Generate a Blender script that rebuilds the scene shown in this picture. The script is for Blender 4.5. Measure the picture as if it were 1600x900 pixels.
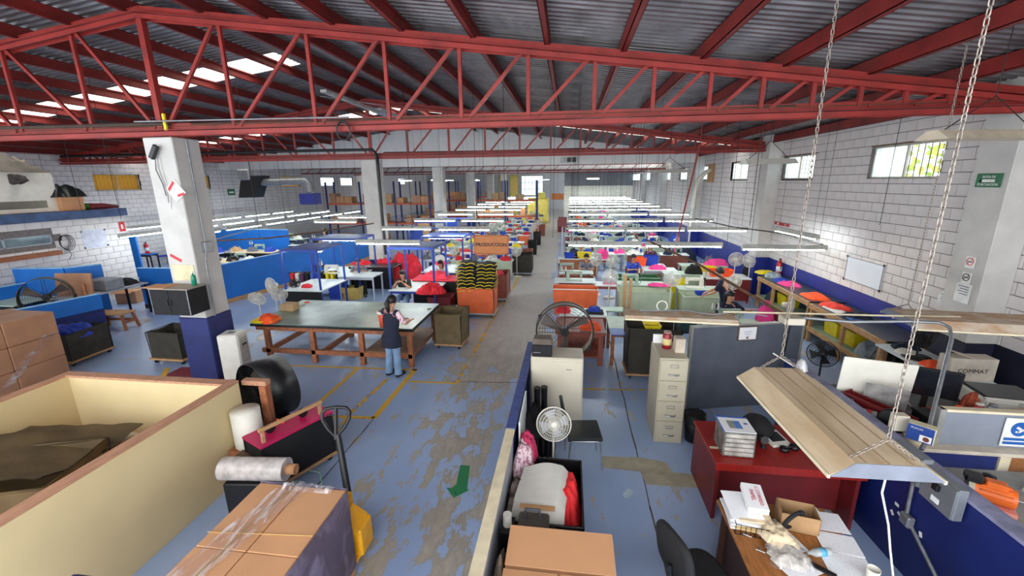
import bpy, math, random
from mathutils import Vector, Matrix, noise
for o in list(bpy.data.objects): bpy.data.objects.remove(o)
SC = bpy.context.scene
COL = SC.collection
R_ = random.Random(7)
PI = math.pi
# ---------------------------------------------------------------- camera
H = 3.8
FPX = 660.0
def cam_axes():
    d = Vector(((890-800)/FPX, -(283-450)/FPX, -1.0)).normalized()
    r = math.radians(-0.61)
    a = Vector((math.sin(r), math.cos(r), 0)); b = Vector((0, 0, -1))
    z = (a-(a.dot(d)/b.dot(d))*b).normalized()
    x = d.cross(z)
    return Matrix((x, d, z))
CR = cam_axes()
cd = bpy.data.cameras.new('camera'); cam = bpy.data.objects.new('camera', cd); COL.objects.link(cam)
cd.sensor_width = 36; cd.lens = FPX/1600*36; cd.clip_end = 300; cd.clip_start = 0.05
cam.matrix_world = Matrix.Translation((0, 0, H)) @ CR.to_4x4()
SC.camera = cam
# ---------------------------------------------------------------- sky and exposure
W = bpy.data.worlds.new('sky'); SC.world = W; W.use_nodes = True
nt = W.node_tree; bg = nt.nodes['Background']
bg.inputs['Color'].default_value = (0.93, 0.97, 1.0, 1); bg.inputs['Strength'].default_value = 2.6
vs = SC.view_settings
vs.view_transform = 'Standard'; vs.look = 'None'; vs.gamma = 1.0; vs.use_curve_mapping = False
vs.exposure = 0.86
TUBE = 45.0      # strength of the fluorescent tubes
SC.cycles.max_bounces = 8; SC.cycles.diffuse_bounces = 5; SC.cycles.transparent_max_bounces = 12
SC.cycles.sample_clamp_indirect = 6.0
# ---------------------------------------------------------------- from photograph to metres, on a known plane
def ray(px, py): return CR @ Vector(((px-800)/FPX, -(py-450)/FPX, -1.0))
def P(px, py, z=0.0):
    r = ray(px, py); t = (z-H)/r.z; return Vector((r.x*t, r.y*t, z))
def PY(px, py, y):
    r = ray(px, py); t = y/r.y; return Vector((r.x*t, y, H+r.z*t))
def PX(px, py, x):
    r = ray(px, py); t = x/r.x; return Vector((x, r.y*t, H+r.z*t))
# ---------------------------------------------------------------- materials
MATS = {}
def srgb(c):
    return tuple(((v/255)/12.92 if v <= 10 else (((v/255)+0.055)/1.055)**2.4) for v in c)
def mat(name, c, rough=0.6, metal=0.0, var=0.12, scale=6.0, bump=0.0, bscale=40.0, stretch=None, c2=None, mix=None, spec=None, alpha=None):
    if name in MATS: return MATS[name]
    m = bpy.data.materials.new(name); m.use_nodes = True; MATS[name] = m
    n = m.node_tree.nodes; l = m.node_tree.links; b = n['Principled BSDF']
    col = srgb(c)
    b.inputs['Roughness'].default_value = rough; b.inputs['Metallic'].default_value = metal
    if spec is not None: b.inputs['Specular IOR Level'].default_value = spec
    if alpha is not None: b.inputs['Alpha'].default_value = alpha
    tc = n.new('ShaderNodeTexCoord'); src = tc.outputs['Object']
    if stretch:
        mp = n.new('ShaderNodeMapping'); mp.inputs['Scale'].default_value = stretch; l.new(src, mp.inputs['Vector']); src = mp.outputs['Vector']
    nz = n.new('ShaderNodeTexNoise'); nz.inputs['Scale'].default_value = scale; nz.inputs['Detail'].default_value = 5
    l.new(src, nz.inputs['Vector'])
    rp = n.new('ShaderNodeValToRGB'); e = rp.color_ramp.elements
    d = srgb(c2) if c2 else tuple(v*(1-var*2) for v in col)
    lo, hi = mix if mix else (0.3, 0.7)
    e[0].position = lo; e[1].position = hi; e[0].color = (*d, 1); e[1].color = (*tuple(min(1, v*(1+var*.6)) for v in col), 1)
    l.new(nz.outputs['Fac'], rp.inputs['Fac']); l.new(rp.outputs['Color'], b.inputs['Base Color'])
    if bump > 0:
        n2 = n.new('ShaderNodeTexNoise'); n2.inputs['Scale'].default_value = bscale; n2.inputs['Detail'].default_value = 3
        l.new(src, n2.inputs['Vector'])
        bp = n.new('ShaderNodeBump'); bp.inputs['Strength'].default_value = bump; bp.inputs['Distance'].default_value = 0.01
        l.new(n2.outputs['Fac'], bp.inputs['Height']); l.new(bp.outputs['Normal'], b.inputs['Normal'])
    return m
def emit(name, c, s):
    if name in MATS: return MATS[name]
    m = bpy.data.materials.new(name); m.use_nodes = True; MATS[name] = m
    n = m.node_tree.nodes; b = n['Principled BSDF']
    b.inputs['Base Color'].default_value = (0.8, 0.8, 0.8, 1)
    b.inputs['Emission Color'].default_value = (*c, 1); b.inputs['Emission Strength'].default_value = s
    return m
def glassy(name, c, amount=0.75, rough=0.1, translucent=False):
    if name in MATS: return MATS[name]
    m = bpy.data.materials.new(name); m.use_nodes = True; MATS[name] = m
    n = m.node_tree.nodes; l = m.node_tree.links; out = n['Material Output']
    t = n.new('ShaderNodeBsdfTransparent'); t.inputs['Color'].default_value = (*srgb(c), 1)
    if translucent:
        b = n.new('ShaderNodeBsdfTranslucent'); b.inputs['Color'].default_value = (*srgb(c), 1)
    else:
        b = n['Principled BSDF']; b.inputs['Base Color'].default_value = (*srgb(c), 1); b.inputs['Roughness'].default_value = rough
    nz = n.new('ShaderNodeTexNoise'); nz.inputs['Scale'].default_value = 7; nz.inputs['Detail'].default_value = 4
    tc = n.new('ShaderNodeTexCoord'); l.new(tc.outputs['Object'], nz.inputs['Vector'])
    mr = n.new('ShaderNodeMapRange'); mr.inputs['From Min'].default_value = .35; mr.inputs['From Max'].default_value = .7
    mr.inputs['To Min'].default_value = min(1, (1-amount)*.6); mr.inputs['To Max'].default_value = min(1, (1-amount)*1.6)
    l.new(nz.outputs['Fac'], mr.inputs['Value'])
    mx = n.new('ShaderNodeMixShader'); l.new(mr.outputs['Result'], mx.inputs['Fac'])
    l.new(t.outputs[0], mx.inputs[1]); l.new(b.outputs[0], mx.inputs[2]); l.new(mx.outputs[0], out.inputs['Surface'])
    return m
RED = mat('red_steel', (148, 42, 36), .5, .1, .18, 3, .1, 25)
RED2 = mat('red_purlin', (138, 42, 38), .6, .1, .2, 2, .1, 25)
DUST = mat('dusty_red', (120, 84, 62), .9, 0, .25, 8)
SHEET = mat('galvanised_sheet', (120, 116, 117), .42, .45, .2, 1.3, .05, 9, c2=(80, 76, 78), mix=(.35, .62), stretch=(1.2, .4, 1))
BLOCK = mat('painted_block', (222, 216, 214), .75, 0, .05, 3, .35, 60)
MORTAR = mat('mortar_joint', (122, 114, 112), .9, 0, .15, 10, .3, 60)
PLASTER = mat('white_plaster', (228, 228, 226), .8, 0, .05, 2, .12, 20)
COLPAINT = mat('column_paint', (198, 195, 190), .7, 0, .07, 3, .15, 30)
NAVY = mat('navy_paint', (26, 38, 104), .55, 0, .2, 4, .08, 25)
NAVYW = mat('navy_wall', (28, 44, 140), .5, 0, .16, 3, .08, 25)
BLUE = mat('partition_blue', (22, 112, 200), .5, 0, .1, 1.5)
BLUEL = mat('partition_light_edge', (150, 200, 238), .6)
BLUES = mat('booth_blue', (36, 66, 158), .45, .1, .1, 4)
GREYP = mat('grey_partition_fabric', (92, 98, 110), .9, 0, .1, 3, .4, 150)
GREYL = mat('grey_laminate', (172, 176, 186), .6, 0, .06, 3)
CREAM = mat('cream_board', (216, 196, 150), .6, 0, .05, 1.5)
CREAMT = mat('cream_trim', (222, 208, 176), .7, 0, .1, 6)
WOOD = mat('raw_pine', (198, 152, 104), .7, 0, .18, 6, .15, 30, stretch=(1, 1, 8))
WOODD = mat('reddish_lumber', (164, 100, 66), .7, 0, .2, 5, .15, 30, stretch=(2, 8, 2))
WOODR = mat('trim_lumber', (188, 138, 108), .75, 0, .14, 4, .15, 40, stretch=(8, 1, 8))
WOODK = mat('desk_oak', (168, 108, 58), .4, 0, .2, 5, .05, 30, stretch=(12, 1.5, 12))
CHERRY = mat('cherry_laminate', (150, 34, 28), .35, 0, .12, 3, stretch=(8, 1, 1))
CHERRYD = mat('cherry_side', (112, 26, 28), .45, 0, .15, 3)
CARD = mat('cardboard', (200, 148, 106), .85, 0, .06, 2, .08, 60)
CARDD = mat('wrapped_cardboard', (172, 124, 92), .42, 0, .1, 3, .3, 18)
TAPE = mat('brown_tape', (150, 104, 62), .3)
BLACK = mat('black_plastic', (24, 24, 27), .4, 0, .2)
BLACKF = mat('black_fabric', (22, 22, 25), .85, 0, .2, 8, .2, 80)
BLACKG = mat('black_vinyl', (32, 36, 36), .28, 0, .1)
DKMETAL = mat('dark_metal', (48, 44, 42), .5, .5, .3, 6)
CHROME = mat('chrome_tube', (190, 192, 196), .25, .9, .05)
STEEL = mat('galvanised_pipe', (150, 152, 156), .4, .6, .12, 12)
BEIGE = mat('beige_metal', (206, 198, 178), .5, 0, .05, 3)
BEIGED = mat('putty_metal', (182, 174, 152), .5, 0, .05, 3)
OFFW = mat('off_white_plastic', (226, 222, 210), .45, 0, .05)
WHITE = mat('white_laminate', (224, 232, 232), .35, 0, .04)
PALEG = mat('pale_green_laminate', (176, 196, 178), .4, 0, .06)
GLASST = mat('cutting_table_top', (122, 140, 132), .3, 0, .16, 1.6, 0, 1, c2=(86, 104, 98), mix=(.35, .65))
CANVAS = mat('olive_canvas', (112, 96, 66), .9, 0, .14, 5, .3, 60)
CANVASD = mat('dark_canvas', (60, 56, 48), .85, 0, .18, 5, .3, 60)
ORANGE = mat('orange_tub', (226, 104, 54), .5, 0, .08, 4)
ORANGEF = mat('orange_fabric', (252, 88, 36), .8, 0, .08, 5, .3, 25)
REDF = mat('red_fabric', (220, 34, 52), .8, 0, .14, 4, .4, 18)
PINKF = mat('pink_fabric', (250, 70, 150), .8, 0, .1, 4, .3, 20)
YELF = mat('yellow_plastic', (238, 214, 26), .45, 0, .08)
BLUEF = mat('blue_fabric', (36, 66, 178), .8, 0, .15, 4, .4, 20)
NAVYF = mat('navy_fabric', (28, 34, 58), .9, 0, .15, 6, .3, 40)
DGREEN = mat('green_tub', (46, 112, 66), .5, 0, .1)
SAGE = mat('sage_tub', (186, 196, 168), .55, 0, .08, 3)
BROWNT = mat('brown_tub', (142, 74, 58), .55, 0, .1)
MAROON = mat('maroon_cart', (120, 32, 38), .5, 0, .12)
MAGENTA = mat('magenta_paint', (196, 24, 88), .45, 0, .1)
SKIN = mat('skin', (198, 146, 116), .55, 0, .04)
HAIR = mat('black_hair', (22, 18, 18), .5, 0, .2, 20)
JEANS = mat('light_jeans', (128, 158, 192), .85, 0, .14, 6, .3, 60)
PINKW = mat('patterned_pink_cloth', (226, 200, 206), .85, 0, .2, 26, c2=(180, 120, 140), mix=(.42, .5))
GREYF = mat('grey_fabric', (110, 112, 124), .9, 0, .14, 5, .4, 20)
WHITEF = mat('white_fabric', (226, 222, 212), .85, 0, .06, 4, .3, 14)
BAGC = mat('grey_bag', (156, 168, 176), .35, 0, .2, 8, .5, 14)
PAPER = mat('paper', (238, 238, 240), .8, 0, .02)
YELLOWP = mat('yellow_pump', (244, 172, 32), .45, 0, .1)
GALV = mat('grey_machine', (152, 168, 160), .4, .1, .1, 12)
MINT = mat('mint_machine', (170, 190, 172), .4, .1, .1, 12)
GREYBOX = mat('grey_steel_box', (132, 136, 142), .45, .4, .08)
DUSTB = mat('dusty_lamp_hood', (214, 194, 164), .8, 0, .14, 2.2, .12, 18, stretch=(3, .7, 1), c2=(188, 162, 128), mix=(.35, .7))
TUBEM = emit('fluorescent_tube', (0.86, 0.97, 1.0), TUBE)
TUBEW = emit('warm_fluorescent_tube', (1.0, 0.94, 0.78), TUBE*1.1)
def film_mat(name, c, lo, hi, st, sc):
    m = glassy(name, c, .8, .08); n = m.node_tree.nodes; l = m.node_tree.links
    nz = [q for q in n if q.type == 'TEX_NOISE'][0]; mr = [q for q in n if q.type == 'MAP_RANGE'][0]; tc = [q for q in n if q.type == 'TEX_COORD'][0]
    mp = n.new('ShaderNodeMapping'); mp.inputs['Scale'].default_value = st; mp.inputs['Rotation'].default_value = (0, .3, .35); l.new(tc.outputs['Object'], mp.inputs[0]); l.new(mp.outputs[0], nz.inputs['Vector'])
    nz.inputs['Scale'].default_value = sc; nz.inputs['Distortion'].default_value = 1.2; nz.inputs['Detail'].default_value = 6
    mr.inputs['From Min'].default_value = .48; mr.inputs['From Max'].default_value = .72; mr.inputs['To Min'].default_value = lo; mr.inputs['To Max'].default_value = hi  # opaque streaks along the noise ridges paint the crinkle highlights into the film
    bp = n.new('ShaderNodeBump'); bp.inputs['Strength'].default_value = .6; bp.inputs['Distance'].default_value = .02; l.new(nz.outputs['Fac'], bp.inputs['Height']); l.new(bp.outputs[0], n['Principled BSDF'].inputs['Normal'])
    return m
PLASTIC = film_mat('stretch_wrap_glints', (244, 242, 244), .06, .62, (7, 1.2, 2), 2.6)
WRAP_SHADE = film_mat('shaded_grey_wrap', (140, 128, 150), .38, .8, (1.5, 1.5, 1.2), 2.2)  # greyish film tint, with the shade on the load's sides put into the colour
CLEAR = glassy('clear_plastic', (220, 226, 226), .55, .1)
SKYL = glassy('skylight_fibreglass', (255, 250, 240), .75, .3, True)
PANE = glassy('window_pane', (236, 240, 240), .88, .05)
FROST = glassy('frosted_pane', (214, 222, 226), .35, .4, True)
AMBER = glassy('amber_plastic_sheet', (150, 128, 84), .5, .3, True)
# ---------------------------------------------------------------- mesh builder
class MB:
    def __init__(s): s.v = []; s.f = []; s.sm = []; s.mi = []; s.cur = 0
    def add(s, vs_, fs, smooth=False):
        k = len(s.v); s.v += [tuple(p) for p in vs_]
        for f in fs: s.f.append(tuple(i+k for i in f)); s.sm.append(smooth); s.mi.append(s.cur)
        return s
    def obox(s, c, d, M=None, b=0.0):
        hx, hy, hz = d[0]/2, d[1]/2, d[2]/2; c = Vector(c)
        T = (lambda p: c+(M @ Vector(p))) if M else (lambda p: c+Vector(p))
        b = min(b, hx*.45, hy*.45, hz*.45)
        if b <= 0:
            v = [T((x*hx, y*hy, z*hz)) for x in (-1, 1) for y in (-1, 1) for z in (-1, 1)]
            return s.add(v, [(0, 1, 3, 2), (4, 6, 7, 5), (0, 4, 5, 1), (2, 3, 7, 6), (0, 2, 6, 4), (1, 5, 7, 3)])
        v = []; idx = {}
        for x in (-1, 1):
            for y in (-1, 1):
                for z in (-1, 1):
                    idx[x, y, z, 0] = len(v); v.append(T((x*hx, y*(hy-b), z*(hz-b))))
                    idx[x, y, z, 1] = len(v); v.append(T((x*(hx-b), y*hy, z*(hz-b))))
                    idx[x, y, z, 2] = len(v); v.append(T((x*(hx-b), y*(hy-b), z*hz)))
        f = []
        for q in (-1, 1):
            f.append([idx[q, y, z, 0] for y, z in ((-1, -1), (1, -1), (1, 1), (-1, 1))][::q])
            f.append([idx[x, q, z, 1] for x, z in ((-1, -1), (-1, 1), (1, 1), (1, -1))][::q])
            f.append([idx[x, y, q, 2] for x, y in ((-1, -1), (1, -1), (1, 1), (-1, 1))][::q])
            for w in (-1, 1):
                f.append([idx[-1, q, w, 1], idx[1, q, w, 1], idx[1, q, w, 2], idx[-1, q, w, 2]][::-q*w])
                f.append([idx[q, -1, w, 0], idx[q, 1, w, 0], idx[q, 1, w, 2], idx[q, -1, w, 2]][::q*w])
                f.append([idx[q, w, -1, 0], idx[q, w, 1, 0], idx[q, w, 1, 1], idx[q, w, -1, 1]][::-q*w])
                for e in (-1, 1): f.append([idx[q, w, e, 0], idx[q, w, e, 1], idx[q, w, e, 2]][::q*w*e])
        return s.add(v, f)
    def box(s, x0, y0, z0, x1, y1, z1, b=0.0): return s.obox(((x0+x1)/2, (y0+y1)/2, (z0+z1)/2), (abs(x1-x0), abs(y1-y0), abs(z1-z0)), None, b)
    def beam(s, p0, p1, w, h, up=(0, 0, 1), b=0.0):
        p0 = Vector(p0); p1 = Vector(p1); z = (p1-p0).normalized(); u = Vector(up)
        x = u.cross(z)
        if x.length < 1e-4: x = Vector((1, 0, 0)).cross(z)
        x.normalize(); y = z.cross(x)
        M = Matrix((x, y, z)).transposed()
        return s.obox((p0+p1)/2, (w, h, (p1-p0).length), M, b)
    def ring(s, c, ax, r, n, r2=None, ph=0.0):
        z = Vector(ax).normalized(); t = Vector((0, 0, 1)) if abs(z.z) < .9 else Vector((1, 0, 0))
        x = t.cross(z).normalized(); y = z.cross(x); r2 = r2 or r
        return [Vector(c)+x*math.cos(ph+2*PI*i/n)*r+y*math.sin(ph+2*PI*i/n)*r2 for i in range(n)]
    def loft(s, rings, caps=True, closed=False, smooth=True):
        n = len(rings[0]); v = [p for r in rings for p in r]; f = []
        m = len(rings)
        for j in range(m if closed else m-1):
            a = j*n; b = ((j+1) % m)*n
            for i in range(n): k = (i+1) % n; f.append((a+i, a+k, b+k, b+i))
        s.add(v, f, smooth)
        if caps and not closed:
            s.add(rings[0], [tuple(range(n))[::-1]]); s.add(rings[-1], [tuple(range(n))])
        return s
    def cyl(s, p0, p1, r, r1=None, n=12, caps=True):
        ax = Vector(p1)-Vector(p0)
        return s.loft([s.ring(p0, ax, r, n), s.ring(p1, ax, r if r1 is None else r1, n)], caps)
    def tube(s, pts, r, n=6, closed=False):
        pts = [Vector(p) for p in pts]; rings = []; m = len(pts); X = None
        for i, p in enumerate(pts):
            a = pts[(i-1) % m] if (closed or i > 0) else p; b = pts[(i+1) % m] if (closed or i < m-1) else p
            z = (b-a).normalized()
            if X is None: X = (Vector((0, 0, 1)) if abs(z.z) < .9 else Vector((1, 0, 0))).cross(z).normalized()
            else:
                X = (X-z*X.dot(z))
                X = X.normalized() if X.length > 1e-5 else Vector((1, 0, 0))
            Y = z.cross(X); rr = r[i] if isinstance(r, (list, tuple)) else r
            rings.append([p+X*math.cos(2*PI*k/n)*rr+Y*math.sin(2*PI*k/n)*rr for k in range(n)])
        return s.loft(rings, not closed, closed)
    def lathe(s, prof, c=(0, 0, 0), M=None, n=20):
        c = Vector(c); rings = []
        for r, z in prof:
            rg = [Vector((max(r, 1e-4)*math.cos(2*PI*i/n), max(r, 1e-4)*math.sin(2*PI*i/n), z)) for i in range(n)]
            rings.append([c+(M @ p if M else p) for p in rg])
        return s.loft(rings, False)
    def prism(s, poly, z0, z1):
        n = len(poly)
        a = sum(poly[i][0]*poly[(i+1) % n][1]-poly[(i+1) % n][0]*poly[i][1] for i in range(n))
        if a < 0: poly = poly[::-1]
        v = [(p[0], p[1], z0) for p in poly]+[(p[0], p[1], z1) for p in poly]
        f = [tuple(range(n))[::-1], tuple(range(n, 2*n))]+[(i, (i+1) % n, n+(i+1) % n, n+i) for i in range(n)]
        return s.add(v, f)
    def hull(s, bot, top):
        n = len(bot)
        return s.add(list(bot)+list(top), [tuple(range(n))[::-1], tuple(range(n, 2*n))]+[(i, (i+1) % n, n+(i+1) % n, n+i) for i in range(n)])
    def sheet(s, fn, nu, nv, t=0.0, smooth=True):
        v = [Vector(fn(i/nu, j/nv)) for j in range(nv+1) for i in range(nu+1)]; w = nu+1
        f = [(j*w+i, j*w+i+1, (j+1)*w+i+1, (j+1)*w+i) for j in range(nv) for i in range(nu)]
        s.add(v, f, smooth)
        if t:
            s.add([p-Vector((0, 0, t)) for p in v], [q[::-1] for q in f], smooth)
        return s
    def build(s, name, m, parent=None, loc=None):
        me = bpy.data.meshes.new(name); me.from_pydata(s.v, [], s.f)
        me.polygons.foreach_set('use_smooth', s.sm)
        ms = m if isinstance(m, (list, tuple)) else [m]
        for q in ms: me.materials.append(q)
        if len(ms) > 1: me.polygons.foreach_set('material_index', s.mi)
        me.update()
        o = bpy.data.objects.new(name, me); COL.objects.link(o)
        if parent: o.parent = parent
        if loc is not None: o.location = loc
        return o
def tag(o, label=None, cat=None, group=None, kind=None):
    if label: o['label'] = label
    if cat: o['category'] = cat
    if group: o['group'] = group
    if kind: o['kind'] = kind
    return o
def thing(name, label, cat, loc=(0, 0, 0), rz=0.0, group=None):
    o = bpy.data.objects.new(name, None); o.empty_display_size = .1; COL.objects.link(o); o.location = loc; o.rotation_euler = (0, 0, rz)
    return tag(o, label, cat, group)
def struct(name, o=None, loc=(0, 0, 0)):
    if o is None:
        o = bpy.data.objects.new(name, None); COL.objects.link(o); o.location = loc
    o['kind'] = 'structure'; return o
KIDS = {}
def dup(root, loc, rz=0.0, label=None, group=None, tilt=None):
    r = root.copy(); COL.objects.link(r); r.location = loc; r.rotation_euler = tilt if tilt else (0, 0, rz)
    if label: r['label'] = label
    if group: r['group'] = group
    if root.name not in KIDS: KIDS[root.name] = [(c, list(c.children)) for c in root.children]
    for ch, gs in KIDS[root.name]:
        c = ch.copy(); COL.objects.link(c); c.parent = r
        for g in gs:
            d = g.copy(); COL.objects.link(d); d.parent = c
    return r
def B(name, m, parent, x0, y0, z0, x1, y1, z1, b=0.004): return MB().box(x0, y0, z0, x1, y1, z1, b).build(name, m, parent)
def text(s, size, M4, m, parent, name='lettering', depth=0.0015, bold=0.0, align='CENTER'):
    c = bpy.data.curves.new('t', 'FONT'); c.body = s; c.size = size; c.align_x = align; c.align_y = 'CENTER'; c.extrude = depth; c.offset = bold; c.resolution_u = 2
    t = bpy.data.objects.new('t', c); COL.objects.link(t)
    bpy.context.view_layer.update()
    me = bpy.data.meshes.new_from_object(t); me.transform(M4); me.materials.clear(); me.materials.append(m)
    bpy.data.objects.remove(t)
    o = bpy.data.objects.new(name, me); COL.objects.link(o); o.parent = parent
    return o
def face(loc, right, up):
    r = Vector(right).normalized(); u = Vector(up).normalized(); n = r.cross(u)
    M = Matrix((r, u, n)).transposed().to_4x4(); M.translation = Vector(loc); return M
# ---------------------------------------------------------------- floor
def floor_mat():
    m = bpy.data.materials.new('worn_blue_floor_paint'); m.use_nodes = True
    n = m.node_tree.nodes; l = m.node_tree.links; b = n['Principled BSDF']
    def N(t, **k):
        x = n.new(t)
        for a, v in k.items(): x.inputs[a].default_value = v
        return x
    tc = N('ShaderNodeTexCoord'); sp = N('ShaderNodeSeparateXYZ'); l.new(tc.outputs['Object'], sp.inputs[0])
    def noise_(scale, detail, st, rough=.6):
        mp = N('ShaderNodeMapping'); mp.inputs['Scale'].default_value = st; l.new(tc.outputs['Object'], mp.inputs[0])
        z = N('ShaderNodeTexNoise', Scale=scale, Detail=detail, Roughness=rough); l.new(mp.outputs[0], z.inputs['Vector']); return z.outputs['Fac']
    def math_(op, a, c=None, clamp=False):
        x = N('ShaderNodeMath'); x.operation = op; x.use_clamp = clamp
        for i, q in enumerate((a, c)):
            if q is None: continue
            if isinstance(q, (int, float)): x.inputs[i].default_value = q
            else: l.new(q, x.inputs[i])
        return x.outputs[0]
    def rng(v, a, c, d, e):
        x = N('ShaderNodeMapRange'); x.clamp = True; l.new(v, x.inputs[0])
        for i, q in enumerate((a, c, d, e)): x.inputs[i+1].default_value = q
        return x.outputs[0]
    big = noise_(1.1, 4, (1, .6, 1)); fine = noise_(3.1, 7, (1.5, .62, 1), .68); scr = noise_(16, 3, (2.6, .22, 1), .6)
    # the gangway: the paint has worn off where people and trolleys pass
    dx = math_('ABSOLUTE', math_('SUBTRACT', sp.outputs[0], -1.55))
    lane = rng(dx, .35, 1.5, 1, 0)
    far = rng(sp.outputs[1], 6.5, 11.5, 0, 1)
    inx = rng(dx, .45, 1.1, 1, 0)
    wear = math_('ADD', math_('MULTIPLY', big, .35), math_('MULTIPLY', fine, .7))
    wear = math_('ADD', wear, math_('MULTIPLY', lane, .075))
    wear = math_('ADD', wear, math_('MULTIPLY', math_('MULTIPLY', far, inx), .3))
    wear = math_('ADD', wear, math_('MULTIPLY', scr, .07))
    wm = rng(wear, .632, .65, 0, 1)
    scm = math_('MULTIPLY', rng(scr, .66, .72, 0, 1), .45)
    wm = math_('MAXIMUM', wm, scm)
    r1 = N('ShaderNodeValToRGB'); e = r1.color_ramp.elements; e[0].position = .3; e[1].position = .75
    e[0].color = (*srgb((150, 172, 210)), 1); e[1].color = (*srgb((168, 188, 222)), 1); l.new(big, r1.inputs[0])
    r2 = N('ShaderNodeValToRGB'); e = r2.color_ramp.elements; e[0].position = .35; e[1].position = .68
    e[0].color = (*srgb((140, 130, 116)), 1); e[1].color = (*srgb((186, 178, 164)), 1); l.new(fine, r2.inputs[0])
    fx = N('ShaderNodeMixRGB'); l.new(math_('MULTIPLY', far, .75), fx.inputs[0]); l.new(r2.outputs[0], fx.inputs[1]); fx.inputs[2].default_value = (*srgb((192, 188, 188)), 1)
    mx = N('ShaderNodeMixRGB'); l.new(wm, mx.inputs[0]); l.new(r1.outputs[0], mx.inputs[1]); l.new(fx.outputs[0], mx.inputs[2])
    l.new(mx.outputs[0], b.inputs['Base Color'])
    l.new(rng(wm, 0, 1, .3, .48), b.inputs['Roughness'])
    bp = N('ShaderNodeBump', Strength=.25, Distance=.004); l.new(math_('SUBTRACT', 1.0, wm), bp.inputs['Height']); l.new(bp.outputs[0], b.inputs['Normal'])
    return m
FLOORM = floor_mat()
fl = struct('floor', MB().box(-21, -3, -.2, 7.2, 64, 0).build('floor', FLOORM))
SEAM = mat('floor_joint', (92, 84, 76), .9, 0, .3, 20)
for a, c in (((1.05, 2.2), (1.05, 12)), ((-.65, 7.5), (-2.2, 7.38)), ((-3.22, 2.2), (-3.1, 7.3))):
    pts = []; k = 26
    for i in range(k+1):
        t = i/k; pts.append((a[0]+(c[0]-a[0])*t+R_.uniform(-.012, .012), a[1]+(c[1]-a[1])*t))
    mb = MB()
    d = Vector((c[0]-a[0], c[1]-a[1])).normalized(); nx, ny = -d.y, d.x
    for i in range(k):
        w = R_.uniform(.006, .013)
        p, q = pts[i], pts[i+1]
        mb.add([(p[0]-nx*w, p[1]-ny*w, .0015), (q[0]-nx*w, q[1]-ny*w, .0015), (q[0]+nx*w, q[1]+ny*w, .0015), (p[0]+nx*w, p[1]+ny*w, .0015)], [(0, 1, 2, 3)])
    mb.build('floor_joint', SEAM, fl)
def worn(name, c, amt):
    m = bpy.data.materials.new(name); m.use_nodes = True
    n = m.node_tree.nodes; l = m.node_tree.links; b = n['Principled BSDF']; b.inputs['Roughness'].default_value = .5
    b.inputs['Base Color'].default_value = (*srgb(c), 1)
    tc = n.new('ShaderNodeTexCoord'); z = n.new('ShaderNodeTexNoise'); z.inputs['Scale'].default_value = 7; z.inputs['Detail'].default_value = 6
    l.new(tc.outputs['Object'], z.inputs['Vector']); mr = n.new('ShaderNodeMapRange')
    mr.inputs[1].default_value = amt-.02; mr.inputs[2].default_value = amt+.03; mr.inputs[3].default_value = 1; mr.inputs[4].default_value = 0
    l.new(z.outputs['Fac'], mr.inputs[0]); l.new(mr.outputs[0], b.inputs['Alpha']); return m
YL = worn('yellow_line_paint', (226, 176, 52), .66); YLW = worn('worn_yellow_line_paint', (222, 172, 60), .53)
GREENP = worn('green_arrow_paint', (34, 128, 78), .62)
def line(x0, y0, x1, y1, w=.07, m=None, z=.003):
    d = Vector((x1-x0, y1-y0)).normalized(); nx, ny = -d.y*w/2, d.x*w/2
    return MB().hull([(x0-nx, y0-ny, .0005), (x1-nx, y1-ny, .0005), (x1+nx, y1+ny, .0005), (x0+nx, y0+ny, .0005)],
                     [(x0-nx, y0-ny, z), (x1-nx, y1-ny, z), (x1+nx, y1+ny, z), (x0+nx, y0+ny, z)]).build('painted_line', m or YL, fl)
def pl(a, c, w=.07, m=None, z=.003):
    p = P(*a); q = P(*c); return line(p.x, p.y, q.x, q.y, w, m, z)
pl((448, 571), (652, 578)); pl((649, 577), (584, 654), .1); pl((560, 575), (494, 633), .08, YL, .0034); pl((500, 650), (585, 653), .08)
pl((606, 592), (548, 645), .08, YLW); pl((545, 652), (505, 695), .08, YLW); pl((640, 596), (715, 599), .06); pl((494, 633), (484, 652), .07, YLW)
pl((715, 597), (729, 569), .08, YLW); pl((738, 556), (779, 482), .075, YLW); line(-2.0, 12.6, -1.95, 24, .08, YLW); line(-1.98, 24, -1.9, 46, .08, YLW)
pl((908, 608), (1008, 609), .05, YLW); pl((262, 575), (254, 590), .1)
MB().hull([(-8.2, 6.3, .0005), (-6.3, 6.3, .0005), (-6.3, 7.5, .0005), (-8.2, 7.4, .0005)], [(-8.2, 6.3, .0028), (-6.3, 6.3, .0028), (-6.3, 7.5, .0028), (-8.2, 7.4, .0028)]).build('painted_line', worn('red_floor_paint', (128, 48, 62), .7), fl)
for k in range(6): line(-2.75, 12.0+k*.2, -2.1, 12.12+k*.2, .07, YLW)
PATCH = mat('bare_concrete_patch', (176, 168, 146), .6, 0, .14, 6)
MB().prism([tuple(P(*q)[:2]) for q in ((940, 713), (1002, 715), (1040, 722), (1052, 738), (1088, 742), (1100, 763), (1010, 757), (1000, 737), (942, 731))], .0005, .002).build('concrete_patch', PATCH, fl)
MB().prism([tuple(P(*q)[:2]) for q in ((973, 772), (982, 763), (990, 768), (985, 778), (976, 778))], .0005, .002).build('paint_spill', mat('pale_spill', (190, 212, 226), .5), fl)
ar = MB().prism([tuple(P(*q)[:2]) for q in ((719, 727), (734, 728), (730, 764), (733, 766), (709, 778), (697, 762), (705, 763), (713, 757))], .0005, .0032).build('painted_arrow', GREENP, fl)
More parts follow.
